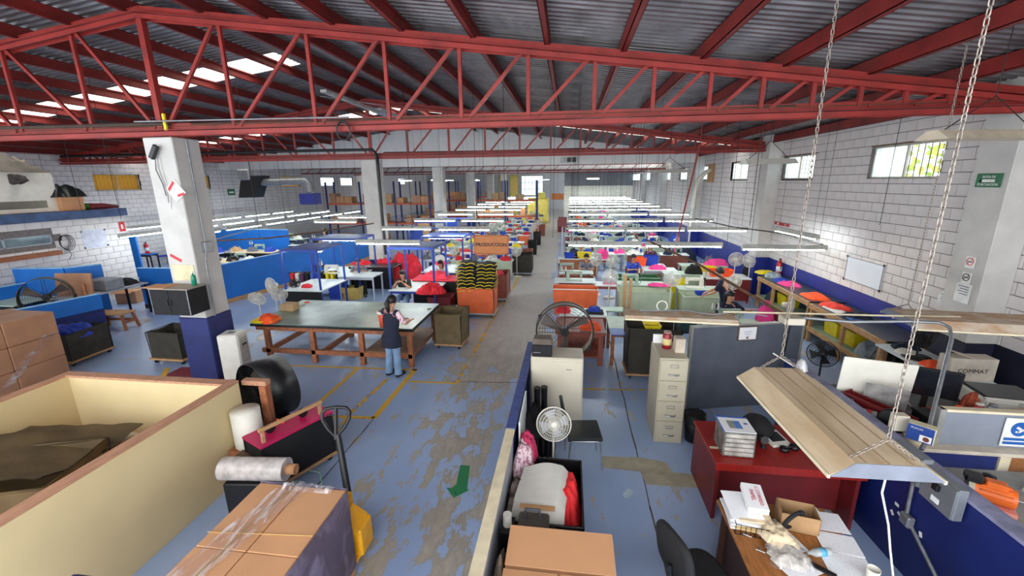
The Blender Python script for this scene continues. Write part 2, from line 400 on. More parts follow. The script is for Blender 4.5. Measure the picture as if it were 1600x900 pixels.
# ---------------------------------------------------------------- walls of white blocks
def block_wall(name, x, side, y0, y1, z0, ztop, holes, near, back=None):
    """a block wall standing along Y; side=-1 when its face looks towards -X"""
    root = struct(name)
    t = .2
    xb0, xb1 = (x+.012, x+t) if side < 0 else (x-t, x-.012)
    ys = sorted(set([y0, y1]+[h[0] for h in holes]+[h[1] for h in holes]))
    mb = MB()
    for a, c in zip(ys, ys[1:]):
        hs = [h for h in holes if h[0] <= a+1e-6 and h[1] >= c-1e-6]
        if hs:
            mb.box(xb0, a, 0, xb1, c, hs[0][2]); mb.box(xb0, a, hs[0][3], xb1, c, ztop)
        else: mb.box(xb0, a, 0, xb1, c, ztop)
    mb.build('wall_core', MORTAR, root)
    cand = []
    r = 0; z = z0
    while z < ztop-.02:
        off = .2 if r % 2 else 0.0
        y = y0-off
        while y < y1:
            a = max(y+.007, y0); c = min(y+.393, y1); lo = z+.006; hi = min(z+.194, ztop)
            segs = [(a, c, lo, hi)]
            for h in holes:
                ns = []
                for (p, q, u, v) in segs:
                    if q <= h[0] or p >= h[1] or v <= h[2] or u >= h[3]: ns.append((p, q, u, v)); continue
                    if u < h[2]: ns.append((p, q, u, h[2]))
                    if v > h[3]: ns.append((p, q, h[3], v))
                    if p < h[0]: ns.append((p, h[0], max(u, h[2]), min(v, h[3])))
                    if q > h[1]: ns.append((h[1], q, max(u, h[2]), min(v, h[3])))
                segs = ns
            for g in segs:
                if g[1]-g[0] > .03 and g[3]-g[2] > .015: cand.append(g)
            y += .4
        z += .2; r += 1
    cand.sort(key=lambda g: math.hypot((g[0]+g[1])/2, x) if (g[0]+g[1])/2 > near else 999)
    def bx(mb, g, o):
        d = R_.uniform(-.002, .002)
        f0, f1 = (x-.004+d, x+.02) if side < 0 else (x-.02, x+.004+d)
        mb.box(f0-o[0], g[0]-o[1], g[2]-o[2], f1-o[0], g[1]-o[1], g[3]-o[2], .003)
    full = None
    for g in cand[:295]:
        o = (x, g[0], g[2])
        if abs((g[1]-g[0])-.386) < 1e-4 and abs((g[3]-g[2])-.188) < 1e-4:
            if full is None:
                mb = MB(); bx(mb, g, o); full = mb.build('block', BLOCK, root); full.location = o
            else:
                c = full.copy(); COL.objects.link(c); c.location = (o[0]+R_.uniform(-.003, .003), o[1], o[2])
        else:
            mb = MB(); bx(mb, g, o); c = mb.build('block', BLOCK, root); c.location = o
    mb = MB()
    for g in cand[295:]:
        f0, f1 = (x, x+.02) if side < 0 else (x-.02, x)
        mb.box(f0, g[0], g[2], f1, g[1], g[3])
    s = mb.build('distant_blocks', BLOCK, root); s['kind'] = 'stuff'
    return root
XR, XL = 6.6, -20.2
def win_on_right(pa, pb):
    a = PX(*pa, XR); c = PX(*pb, XR); return (min(a.y, c.y), max(a.y, c.y), min(a.z, c.z), max(a.z, c.z))
WR = [win_on_right((1354, 279), (1481, 214)), win_on_right((1221, 281), (1275, 240)), win_on_right((1141, 281), (1170, 253)), win_on_right((1095, 282), (1113, 258))]
WR += [win_on_right((1061, 283), (1074, 264)), win_on_right((1038, 284), (1048, 268)), win_on_right((1008, 284), (1016, 270)), win_on_right((988, 284), (1000, 270))]
SILL = 3.78
HR = [(a, b, SILL, SILL+.68) for a, b, _, _ in WR]
wr = block_wall('wall_right', XR, -1, -1.0, 47, 1.28, 5.6, HR, 6.4)
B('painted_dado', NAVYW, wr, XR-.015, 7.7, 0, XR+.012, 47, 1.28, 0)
DKN = mat('dark_navy_dado', (22, 24, 48), .6)  # darker navy for the nearest dado stretch and the first pilaster base
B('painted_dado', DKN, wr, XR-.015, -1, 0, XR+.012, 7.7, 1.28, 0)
GREENERY = mat('sunlit_foliage', (150, 190, 60), .8, 0, .4, 4, c2=(225, 225, 90), mix=(.45, .6))
def window(n, x, side, a, b, z0, z1, glass, bars=True):
    w = struct('window_%d' % n, None, (x, a, z0)); L = b-a; h = z1-z0
    d = .08 if side < 0 else -.08
    fr = mat('window_frame_metal', (196, 190, 178), .5, .2)
    rf = mat('rusty_window_reveal', (120, 98, 78), .8)
    mb = MB()
    for (p, q, r, s_) in ((0, L, 0, .04), (0, L, h-.04, h), (0, .04, .04, h-.04), (L-.04, L, .04, h-.04), (L/2-.02, L/2+.02, .04, h-.04)):
        mb.box(d-.02, p, r, d+.02, q, s_)
    mb.build('window_frame', fr, w)
    mb = MB(); e = .2*(1 if side < 0 else -1)
    mb.box(0, -.03, -.03, e, L+.03, .0); mb.box(0, -.03, h, e, L+.03, h+.03); mb.box(0, -.03, 0, e, 0, h); mb.box(0, L, 0, e, L+.03, h)
    mb.build('window_reveal', rf, w)
    g = (glass, glass) if not isinstance(glass, tuple) else glass
    B('window_pane', g[0], w, d-.004, .04, .04, d+.004, L/2-.02, h-.04, 0)
    B('window_pane', g[1], w, d-.004, L/2+.02, .04, d+.004, L-.04, h-.04, 0)
    if bars:
        k = int(L/.16)
        for i in range(1, k):
            MB().cyl((d*1.7, i*L/k, 0), (d*1.7, i*L/k, h), .009, n=6).build('window_bar', DKMETAL, w)
    return w
for i, (a, b, c, d) in enumerate(HR): window(i+1, XR, -1, a, b, c, d, (PANE, FROST) if i < 2 else (FROST, FROST), i < 3)
# leafy trees outside the right windows
tr = thing('leafy_tree', 'sunlit green tree seen through the barred right window', 'tree', (9.6, 10, 0))
MB().cyl((0, 0, 0), (0, 0, 3.2), .12, .08, 8).build('trunk', WOODD, tr)
mb = MB()
for i in range(900):
    c = Vector((R_.uniform(-.9, .9), R_.uniform(-4.5, 6.0), R_.uniform(2.9, 5.6))); a = R_.uniform(0, PI); s_ = R_.uniform(.07, .16)
    u = Vector((math.cos(a), math.sin(a), R_.uniform(-.5, .5)))*s_; v = Vector((R_.uniform(-1, 1), R_.uniform(-1, 1), 1)).normalized()*s_*.7
    mb.add([c-u, c-v, c+u, c+v], [(0, 1, 2, 3)])
mb.build('foliage', GREENERY, tr)
# pilasters of the right wall
for i, y in enumerate((7.35, 15.1, 23.0, 31.0, 39.0)):
    B('pilaster', COLPAINT, wr, XR-.42, y-.3, 1.28, XR-.005, y+.3, 5.4, .01)
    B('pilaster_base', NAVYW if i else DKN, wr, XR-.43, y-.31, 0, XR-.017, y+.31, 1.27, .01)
def win_on_left(pa, pb):
    a = PX(*pa, XL); c = PX(*pb, XL); return (a.y, c.y)
WLs = [win_on_left((150, 298), (222, 298)), win_on_left((308, 296), (330, 296)), win_on_left((377, 294), (415, 294)), win_on_left((440, 293), (470, 293)), win_on_left((502, 292), (524, 292)), win_on_left((533, 291), (552, 291)), win_on_left((623, 290), (634, 290))]
HL = [(a, b, 3.6, 4.32) for a, b in WLs]
wl = block_wall('wall_left', XL, 1, 4.0, 62, .0, 5.6, HL, 12)
for i, (a, b, c, d) in enumerate(HL): window(i+9, XL, 1, a, b, c, d, (AMBER, AMBER) if i in (0, 1, 3) else (FROST, FROST), i < 1)
# far end
wb = struct('wall_back'); mb = MB()
wy = 60
a = PY(815, 275, wy); b_ = PY(848, 305, wy)
for (x0, z0, x1, z1) in ((-20.2, 0, a.x, 7), (a.x, 0, b_.x, b_.z), (a.x, a.z, b_.x, 7), (b_.x, 0, 6.6, 7)): mb.box(x0, wy, z0, x1, wy+.2, z1)
mb.build('wall_core', mat('far_wall_paint', (196, 196, 196), .8), wb)
w = struct('window_16', None, (a.x, wy, b_.z)); L = b_.x-a.x; h = a.z-b_.z
mb = MB()
for i in range(7): mb.box(i*L/6-.04, .05, 0, i*L/6+.04, .12, h)
for i in range(4): mb.box(0, .05, i*h/3-.04, L, .12, i*h/3+.04)
mb.build('window_frame', WHITE, w)
for i in range(6): B('window_pane', FROST, w, i*L/6+.05, .08, 0.05, (i+1)*L/6-.05, .09, h-.05, 0)
# partition at the end of the right hand bay
we = struct('wall_bay_end')
B('wall_core', mat('cream_far_wall', (232, 228, 212), .8), we, -.55, 47, 0, 6.6, 47.2, 3.3, 0)
mb = MB(); k = 46
for i in range(k):
    x0 = -.55+i*7.15/k; x1 = x0+7.15/k
    mb.hull([(x0, 47.0, 3.3), (x0+.08, 46.95, 3.3), (x1, 47.0, 3.3)], [(x0, 47.0, 5.2), (x0+.08, 46.95, 5.2), (x1, 47.0, 5.2)])
mb.build('corrugated_screen', mat('grey_screen', (128, 130, 136), .6), we)
# gable wall over the beam
ROOFZ = lambda x: 6.86-.13*abs(x+7.1)
wg = struct('wall_gable')
MB().add([(-20.2, 23, 4.64), (6.6, 23, 4.64), (6.6, 23, ROOFZ(6.6)-.05), (-7.1, 23, 6.8), (-20.2, 23, ROOFZ(-20.2)-.05),
          (-20.2, 23.2, 4.64), (6.6, 23.2, 4.64), (6.6, 23.2, ROOFZ(6.6)-.05), (-7.1, 23.2, 6.8), (-20.2, 23.2, ROOFZ(-20.2)-.05)],
         [(0, 1, 2, 3, 4), (9, 8, 7, 6, 5), (0, 5, 6, 1)]).build('gable_panel', PLASTER, wg)
for i, y in enumerate((31, 39, 47)):
    t = struct('trim_%d' % (i+1)); B('lintel_beam', PLASTER, t, -20.2, y, 4.62, 6.58, y+.25, 5.0, .01)
# columns of the middle line
def column(y, hb=.98):
    c = struct('trim_%d' % (10+int(y)))
    B('column_shaft', COLPAINT, c, -7.48, y, hb, -6.9, y+.58, 4.62, .015)
    B('column_base', NAVY, c, -7.5, y-.01, 0, -6.88, y+.6, hb, .015)
    return c
c1 = column(6.93, 1.3)
for y in (15, 23.2, 31, 39, 47): column(y)
# ---------------------------------------------------------------- roof
cl = struct('ceiling')
def sheet_mesh(side):
    mb = MB(); n = 7; per = .15; prof = []
    for i in range(n):
        for (d, z) in ((0, 0), (.045, 0), (.065, .035), (.11, .035), (.13, 0)): prof.append((i*per+d, z))
    prof.append((n*per, 0))
    xs = (-7.1, 6.75) if side > 0 else (-20.4, -7.1)
    mid = [xs[0]+(xs[1]-xs[0])*t for t in (0, .5, 1)]
    v = [(x, p[0], ROOFZ(x)+p[1]) for p in prof for x in mid]; w = 3
    f = [(j*w+i, (j+1)*w+i, (j+1)*w+i+1, j*w+i+1) for j in range(len(prof)-1) for i in range(w-1)]
    return mb.add(v, f)
pr = sheet_mesh(1).build('roof_sheet', SHEET, cl); pl_ = sheet_mesh(-1).build('roof_sheet', SHEET, cl)
y = -1.05*1; first = True
y0s = -1.2
k = 0
while y0s+1.05*k < 60:
    yy = y0s+1.05*k
    for src, side in ((pr, 1), (pl_, -1)):
        if k == 0: o = src
        else: o = src.copy(); COL.objects.link(o)
        o.location = (0, yy, 0)
        sky = (side < 0 and k == 11) or k == 18 or (side > 0 and k in (30,)) or k == 40
        if sky:
            o.data = o.data.copy(); o.data.materials[0] = SKYL; o.name = 'skylight_sheet'
    k += 1
# purlins: red channels carried by the trusses
def purlin(x, y0, y1, i):
    z = ROOFZ(x)-.02; s_ = .13 if x < -7.1 else -.13
    mb = MB(); w = .075; h = .2
    mb.box(-.006, 0, -h, .006, y1-y0, 0); mb.box(-.006, 0, -h, w, y1-y0, -h+.008); mb.box(-.006, 0, -.008, w, y1-y0, 0)
    mb.box(w-.006, 0, -h, w, y1-y0, -h+.03); mb.box(w-.006, 0, -.03, w, y1-y0, 0)
    o = mb.build('purlin', RED2, cl); o.location = (x, y0, z)
xs = [-.41+1.12*i for i in range(-5, 6)]
for i, x in enumerate(xs): purlin(x, -1.2, 22.9, i); 
for i, x in enumerate([-7.4-1.12*i for i in range(0, 12)]): purlin(x, -1.2, 22.9, i)
purlin(6.25, -1.2, 22.9, 99)
# trusses
def truss(n, y, cut=None):
    t = thing('roof_truss', ('red steel roof truss nearest the camera, resting on the big white column', 'second red steel roof truss, farther back, resting on the column with black conduit', )[n], 'roof truss', (0, y, 0), 0)
    zb = 4.68; top = lambda x: 6.62-.13*abs(x+7.1)
    x1 = 6.15; x0 = -20.15
    for s_ in (-.045, .045):
        pass
    def chord(name, p, q, w=.075, dz=0):
        mb = MB(); a = Vector(p); b = Vector(q)
        for s_ in (-1, 1):
            mb.beam(a+Vector((0, s_*.05, 0)), b+Vector((0, s_*.05, 0)), .008, .12, (0, 1, 0))
            mb.beam(a+Vector((0, s_*.085, -.055)), b+Vector((0, s_*.085, -.055)), .07, .008, (0, 1, 0))
        mb.beam(a+Vector((0, 0, .06)), b+Vector((0, 0, .06)), .11, .008, (0, 1, 0))
        return mb.build(name, RED, t)
    chord('top_chord', (-7.1, 0, 6.62-.06), (x1, 0, top(x1)-.06)); chord('top_chord', (-7.1, 0, 6.62-.06), (x0, 0, top(x0)-.06))
    chord('bottom_chord', (x0, 0, zb+.05), (x1, 0, zb+.05))
    MB().box(x0+.1, -.055, zb+.112, x1-.1, .055, zb+.118).build('dust_layer', DUST, t)
    vx = [-7.1, -5.7, -4.2, -2.92, -1.72, -.66, .34, 1.2, 2.0, 2.72, 3.4, 4.02, 4.6, 5.15, 5.65]
    for i, x in enumerate(vx):
        w = .1 if i == 0 else .055
        MB().box(x-w/2, -w/2, zb+.1, x+w/2, w/2, top(x)-.1).build('vertical_strut', RED, t)
        if i: MB().box(-14.2-x-w/2, -w/2, zb+.1, -14.2-x+w/2, w/2, top(x)-.1).build('vertical_strut', RED, t)
        if i:
            a = Vector((vx[i-1]+.12, .0, zb+.1)); b = Vector((x-.1, 0, top(x)-.1))
            MB().beam(a, b, .05, .05, (0, 1, 0)).build('diagonal_strut', RED, t)
            a.x = -14.2-a.x; b.x = -14.2-b.x
            MB().beam(a, b, .05, .05, (0, 1, 0)).build('diagonal_strut', RED, t)
    return t
truss(0, 7.0); truss(1, 15.1)
# low red beams under the far lintels
for i, y in enumerate((30.6, 38.6)):
    t = thing('roof_beam', ('thin red lattice beam under the first far lintel', 'thin red lattice beam under the second far lintel')[i], 'roof beam', (0, y, 0))
    B('lower_flange', RED, t, -20, -.05, 4.5, 6.4, .05, 4.58, 0); B('upper_flange', RED, t, -20, -.05, 4.85, 6.4, .05, 4.9, 0)
    for k in range(30):
        x = -19.6+k*.88
        MB().beam((x, 0, 4.56), (x+.35, 0, 4.86), .04, .04, (0, 1, 0)).build('lattice_bar', RED, t)
# office block on the left with things on its roof
XO = -15.4
a = PX(190, 325, XO); zo = a.z; yo = a.y
of = struct('wall_office')
# walls with a long window; only the faces the photograph shows
wa = PX(80, 366, XO); wz1 = wa.z; wz0 = PX(80, 381, XO).z; wy1 = wa.y
mb = MB(); mb.box(XO-.15, 5.2, 0, XO, wy1-2.6, zo-.25); mb.box(XO-.15, wy1, 0, XO, yo, zo-.25)
mb.box(XO-.15, wy1-2.6, 0, XO, wy1, wz0); mb.box(XO-.15, wy1-2.6, wz1, XO, wy1, zo-.25); mb.box(-19.9, yo-.15, 0, XO-.15, yo, zo-.25)
mb.build('wall_core', MORTAR, of)
blk = []
z = .0; r = 0
while z < zo-.26:
    y = 5.2-(.2 if r % 2 else 0)
    while y < yo-.03:
        g = [max(y+.005, 5.2), min(y+.395, yo), z+.005, min(z+.195, zo-.25)]
        if not (g[1] > wy1-2.6 and g[0] < wy1 and g[3] > wz0 and g[2] < wz1): blk.append(g)
        y += .4
    z += .2; r += 1
blk.sort(key=lambda g: -g[2]-g[0]*.1)
for g in blk[:290]: MB().box(0, 0, 0, .012, g[1]-g[0], g[3]-g[2], .003).build('block', BLOCK, of, (XO, g[0], g[2]))
B('roof_fascia', mat('slate_blue_fascia', (70, 92, 132), .6, 0, .2, 4), of, XO-.1, 5.2, zo-.25, XO+.1, yo+.08, zo, .01)
B('roof_slab', WOODD, of, -20.0, 5.2, zo-.14, XO-.1, yo, zo-.02, 0)
w = struct('window_17', None, (XO, wy1-2.6, wz0)); L = 2.6; h = wz1-wz0
mb = MB(); mb.box(-.08, 0, 0, -.02, L, .03); mb.box(-.08, 0, h-.03, -.02, L, h); mb.box(-.08, 0, 0, -.02, .03, h); mb.box(-.08, L-.03, 0, -.02, L, h); mb.box(-.08, L*.56, 0, -.02, L*.56+.04, h)
mb.build('window_frame', GREYL, w); B('window_pane', mat('dim_glass', (120, 140, 146), .1, .2), w, -.055, .03, .03, -.045, L-.03, h-.03, 0)
# ---------------------------------------------------------------- prototypes of the sewing hall
def cloth_bm(w, d, h, seed, rough=1.0, n=16):
    rr = random.Random(seed); ox = rr.uniform(0, 99)
    mb = MB(); n = max(n, 20 if max(w, d) > .5 else n); sc = 2.2/max(w, d, .25)
    def fn(u, v):
        a, b = u*2-1, v*2-1
        q = max(abs(a), abs(b)); L = math.hypot(a, b) or 1; th = math.atan2(b, a)
        k = 1+.3*noise.noise(Vector((math.cos(th)*1.4+ox, math.sin(th)*1.4, ox)))+.1*noise.noise(Vector((math.cos(th)*5+ox, math.sin(th)*5, 2)))
        sq = .6*q/L+.4   # between a disc and a square
        x, y = a*sq*k*w/2, b*sq*k*d/2
        f = max(0, 1-q**(3 if h < .4 else 1.7))
        P_ = Vector((x*sc+ox, y*sc, seed*.37))
        r1 = 1-2*abs(noise.noise(P_*1.3)); r2 = 1-2*abs(noise.noise(P_*3.1)); r3 = noise.noise(P_*6)
        z = h*f*(.62+.34*r1*rough**.5+.2*r2*rough+.08*r3)+h*.1*abs(r2)*(q > .5)
        x += .03*w*noise.noise(P_*4); y += .03*d*noise.noise(P_*4+Vector((9, 0, 0)))
        return (x, y, max(.004, z) if q < .999 else 0.0)
    mb.sheet(fn, n, n)
    return mb
def pile(name, label, m, loc, w, d, h, seed, rz=0, group=None, cat='cloth', rough=1.0, n=16):
    o = cloth_bm(w, d, h, seed, rough, n).build(name, m); o.location = loc; o.rotation_euler = (0, 0, rz)
    return tag(o, label, cat, group)
def table(name, label, w, d, h, topm, legm, loc, rz=0, group=None, skirt=None, rail=True, cat='table', tt=.035, leg=.05, shelf=None):
    t = thing(name, label, cat, loc, rz, group)
    B('table_top', topm, t, -w/2, -d/2, h-tt, w/2, d/2, h, .006)
    for sx in (-1, 1):
        for sy in (-1, 1):
            x = sx*(w/2-leg); y = sy*(d/2-leg)
            B('leg', legm, t, x-leg/2, y-leg/2, 0, x+leg/2, y+leg/2, h-tt, .003)
    if rail:
        for sy in (-1, 1): B('rail', legm, t, -w/2+leg, sy*(d/2-leg)-.015, h-tt-.09, w/2-leg, sy*(d/2-leg)+.015, h-tt, .002)
    if skirt is not None: B('skirt', skirt, t, -w/2+.02, -d/2+.01, .08, w/2-.02, -d/2+.03, h-tt, .004)
    if shelf is not None: B('shelf', shelf, t, -w/2+leg, -d/2+leg, .16, w/2-leg, d/2-leg, .19, .003)
    return t
def make_machine(name, label, m, loc=(0, 0, 0), rz=0, group=None):
    t = thing(name, label, 'sewing machine', loc, rz, group)
    B('bed', m, t, -.26, -.09, 0, .24, .09, .03, .006)
    mb = MB(); mb.obox((.17, 0, .14), (.1, .12, .24), None, .02); mb.obox((-.02, 0, .25), (.44, .085, .09), None, .02); mb.build('arm', m, t)
    MB().obox((-.23, 0, .2), (.07, .09, .2), None, .014).build('head', m, t)
    MB().cyl((-.24, 0, .03), (-.24, 0, .11), .006, n=6).build('needle_bar', CHROME, t)
    MB().cyl((.225, 0, .24), (.262, 0, .24), .062, n=14).build('hand_wheel', BLACK, t)
    s = MB(); s.cyl((.3, .1, 0), (.3, .1, .5), .008, n=6); s.beam((.22, .1, .3), (.38, .1, .3), .02, .01); s.beam((.22, .1, .5), (.38, .1, .5), .01, .01); ts = s.build('thread_stand', STEEL, t)
    for x in (.24, .36): MB().lathe([(.012, .14), (.03, .0), (.0, .0)][::-1], (x, .1, .305), None, 10).build('thread_cone', WHITEF, ts)
    return t
def make_station(topm, frm, boxm, label, loc=(0, 0, 0), rz=0, group=None):
    t = thing('sewing_table', label, 'sewing table', loc, rz, group)
    B('table_top', topm, t, -.58, -.29, .745, .58, .29, .78, .006)
    for sx in (-1, 1):
        mb = MB(); x = sx*.48
        mb.box(x-.02, -.24, .04, x+.02, -.2, .745); mb.box(x-.02, .12, .04, x+.02, .16, .745); mb.box(x-.025, -.28, 0, x+.025, .24, .045, .004)
        mb.build('leg_frame', frm, t)
    B('crossbar', frm, t, -.46, -.05, .3, .46, -.01, .35, .003)
    MB().cyl((-.02, 0, .55), (.24, 0, .55), .085, n=12).build('motor', DKMETAL, t)
    if boxm: B('apron_panel', boxm, t, -.56, .255, .2, .56, .275, .74, .004)
    return t
def make_fan(loc=(0, 0, 0), rz=0, label='', hp=1.05, r=.2, group=None, tilt=0.0, m=OFFW, name='pedestal_fan', base=True):
    """pedestal fan looking along local -Y"""
    t = thing(name, label, 'fan', loc, rz, group)
    if base:
        MB().lathe([(0, .035), (.06, .035), (.19, .02), (.2, 0), (0, 0)], (0, .05, 0), None, 20).build('base', m, t)
        MB().cyl((0, .05, .02), (0, .05, hp-.05), .014, n=8).build('pole', m, t)
    c = Vector((0, 0, hp)); Rx = Matrix.Rotation(PI/2+tilt, 3, 'X')
    T = lambda p: c+Rx @ Vector(p)
    MB().lathe([(0, -.16), (.05, -.155), (.065, -.09), (.06, -.03), (0, -.03)], c, Rx, 14).build('motor_housing', m, t)
    g = MB()
    def ringz(rad, z, w=.0035, k=28): g.tube([T((rad*math.cos(2*PI*i/k), rad*math.sin(2*PI*i/k), z)) for i in range(k)], w, 4, True)
    ringz(r, 0.02, .008); 
    for q in (.3, .5, .68, .84): ringz(r*q, .02+.05*math.sqrt(max(0, 1-q*q)))
    k = 48
    for i in range(k):
        a = 2*PI*i/k; pts = [T((r*q*math.cos(a+.5*(1-q)), r*q*math.sin(a+.5*(1-q)), .02+.05*math.sqrt(max(0, 1-q*q)))) for q in (.2, .6, 1.0)]
        g.tube(pts, .0026, 3)
        g.tube([T((r*q*math.cos(a), r*q*math.sin(a), .02-.06*math.sqrt(max(0, 1-q*q)))) for q in (.3, .75, 1.0)], .0018, 3)
    gr = g.build('grille', m, t)
    MB().lathe([(0, .078), (.04, .074), (.045, .062), (0, .06)], c, Rx, 16).build('badge', m, gr)
    b = MB()
    for i in range(4):
        a = 2*PI*i/4
        b.add([T((.03*math.cos(a), .03*math.sin(a), .0)), T((r*.88*math.cos(a-.1), r*.88*math.sin(a-.1), -.012)), T((r*.85*math.cos(a+.75), r*.85*math.sin(a+.75), .022)), T((.03*math.cos(a+1), .03*math.sin(a+1), .02))], [(0, 1, 2, 3)])
    b.build('blades', m if m is not OFFW else GREYL, t)
    return t
def make_strip(L, label, tube, loc, rz=0, group='strip lights over the sewing rows', wires=1.9, lit=True):
    t = thing('strip_light', label, 'strip light', loc, rz, group)
    mb = MB(); h = L/2
    mb.hull([(-h, -.06, 0), (h, -.06, 0), (h, .06, 0), (-h, .06, 0)], [(-h, -.035, .1), (h, -.035, .1), (h, .035, .1), (-h, .035, .1)])
    hs = mb.build('housing', mat('strip_housing', (178, 178, 170), .6, .1, .12, 4), t)
    if lit: MB().cyl((-h+.04, 0, -.018), (h-.04, 0, -.018), .013, n=8).build('tube', tube, hs)
    for s_ in (-1, 1):
        B('tube_socket', OFFW, t, s_*(h-.02)-.014, -.02, -.045, s_*(h-.02)+.014, .02, .002, .002)
        if wires: MB().cyl((s_*h*.8, 0, .055), (s_*h*.8, 0, 1.0), .004, n=4).build('hanging_wire', DKMETAL, t)
    return t
def canvas_cart(name, label, loc, rz, w, d, h, m, inner=None, group=None, wheels=True, frame=DKMETAL, basem=WOOD, taper=.03, cat='cart', flare=.0):
    t = thing(name, label, cat, loc, rz, group)
    z0 = .13 if wheels else .0
    wb0 = B('wooden_base', basem, t, -w/2, -d/2, z0-.04, w/2, d/2, z0, .004)
    mb = MB(); N = 6
    def side(a, c, outn):
        a = Vector(a); c = Vector(c); o = Vector(outn)
        def fn(u, v):
            p = a+(c-a)*u; s_ = math.sin(PI*u)*math.sin(PI*v)*.02*(1 if (int(u*3) % 2) else .4)
            z = z0+(h-z0)*v-.02*math.sin(PI*u)*v
            return (p.x+o.x*(s_+v*flare), p.y+o.y*(s_+v*flare), z)
        mb.sheet(fn, 9, 6)
        def fi(u, v):
            q = Vector(fn(1-u, v)); return (q.x-o.x*.012, q.y-o.y*.012, q.z)
        mb.sheet(fi, 9, 6)
    x, y = w/2-taper, d/2-taper
    side((-x, -y, 0), (x, -y, 0), (0, -1, 0)); side((x, -y, 0), (x, y, 0), (1, 0, 0)); side((x, y, 0), (-x, y, 0), (0, 1, 0)); side((-x, y, 0), (-x, -y, 0), (-1, 0, 0))
    cb0 = mb.build('canvas_body', m, t)
    x += flare; y += flare
    MB().tube([(-x, -y, h), (x, -y, h), (x, y, h), (-x, y, h)], .014, 6, True).build('rim_tube', m, cb0)
    for sx in (-1, 1):
        for sy in (-1, 1): MB().cyl((sx*(x-flare+.006), sy*(y-flare+.006), z0), (sx*(x+.006), sy*(y+.006), h), .009, n=6).build('corner_rod', frame, t)
    if wheels:
        for sx in (-1, 1):
            for sy in (-1, 1): MB().cyl((sx*(w/2-.09)-.015, sy*(d/2-.08), .045), (sx*(w/2-.09)+.015, sy*(d/2-.08), .045), .045, n=10).build('caster', BLACK, wb0)
    return t
def tub(name, label, m, loc, w, d, h, rz=0, group=None, lid=None, cat='tub'):
    t = thing(name, label, cat, loc, rz, group)
    mb = MB(); q = .92; e = .02
    o0 = [(-w/2*q, -d/2*q, 0), (w/2*q, -d/2*q, 0), (w/2*q, d/2*q, 0), (-w/2*q, d/2*q, 0)]; o1 = [(-w/2, -d/2, h), (w/2, -d/2, h), (w/2, d/2, h), (-w/2, d/2, h)]
    i1 = [(-w/2+e, -d/2+e, h), (w/2-e, -d/2+e, h), (w/2-e, d/2-e, h), (-w/2+e, d/2-e, h)]; i0 = [(-w/2*q+e, -d/2*q+e, e), (w/2*q-e, -d/2*q+e, e), (w/2*q-e, d/2*q-e, e), (-w/2*q+e, d/2*q-e, e)]
    v = o0+o1+i1+i0; f = [(3, 2, 1, 0), (12, 13, 14, 15)]
    for k in range(4):
        n_ = (k+1) % 4
        f += [(k, n_, 4+n_, 4+k), (4+k, 4+n_, 8+n_, 8+k), (8+k, 8+n_, 12+n_, 12+k)]
    mb.add(v, f).build('body', m, t)
    MB().tube([Vector(p)*1.0+Vector((0, 0, -.012)) for p in o1], .016, 6, True).build('rim', lid or m, t)
    rb = MB()
    for k in range(1, 5):
        x = -w/2*q+w*q*k/5; rb.hull([(x-.012, -d/2*q-.008, .02), (x+.012, -d/2*q-.008, .02), (x+.012, -d/2*q+.01, .02), (x-.012, -d/2*q+.01, .02)],
                                     [(x-.012, -d/2-.008, h-.05), (x+.012, -d/2-.008, h-.05), (x+.012, -d/2+.01, h-.05), (x-.012, -d/2+.01, h-.05)])
    rb.build('moulded_ribs', m, t)
    return t
def bin_(name, label, m, loc, w, d, h, rz=0, group=None, cat='bin'):
    """a small open plastic tray or bin, one mesh"""
    mb = MB(); q = .86; e = .008
    o0 = [(-w/2*q, -d/2*q, 0), (w/2*q, -d/2*q, 0), (w/2*q, d/2*q, 0), (-w/2*q, d/2*q, 0)]; o1 = [(-w/2, -d/2, h), (w/2, -d/2, h), (w/2, d/2, h), (-w/2, d/2, h)]
    i1 = [(-w/2+e, -d/2+e, h), (w/2-e, -d/2+e, h), (w/2-e, d/2-e, h), (-w/2+e, d/2-e, h)]; i0 = [(-w/2*q+e, -d/2*q+e, e), (w/2*q-e, -d/2*q+e, e), (w/2*q-e, d/2*q-e, e), (-w/2*q+e, d/2*q-e, e)]
    f = [(3, 2, 1, 0), (12, 13, 14, 15)]
    for k in range(4):
        n_ = (k+1) % 4; f += [(k, n_, 4+n_, 4+k), (4+k, 4+n_, 8+n_, 8+k), (8+k, 8+n_, 12+n_, 12+k)]
    o = mb.add(o0+o1+i1+i0, f).build(name, m); o.location = loc; o.rotation_euler = (0, 0, rz)
    return tag(o, label, cat, group)
def skin_mesh(verts, edges, root=0, sub=1):
    me = bpy.data.meshes.new('b'); me.from_pydata([v[0] for v in verts], edges, [])
    o = bpy.data.objects.new('b', me); COL.objects.link(o)
    md = o.modifiers.new('s', 'SKIN'); md.use_smooth_shade = True
    for i, v in enumerate(me.skin_vertices[0].data):
        r = verts[i][1]; v.radius = (r, r) if not isinstance(r, tuple) else r; v.use_root = (i == root)
    if sub: m2 = o.modifiers.new('d', 'SUBSURF'); m2.levels = sub; m2.render_levels = sub
    dg = bpy.context.evaluated_depsgraph_get(); dg.update()
    out = bpy.data.meshes.new_from_object(o.evaluated_get(dg)); bpy.data.objects.remove(o)
    out.polygons.foreach_set('use_smooth', [True]*len(out.polygons))
    return out
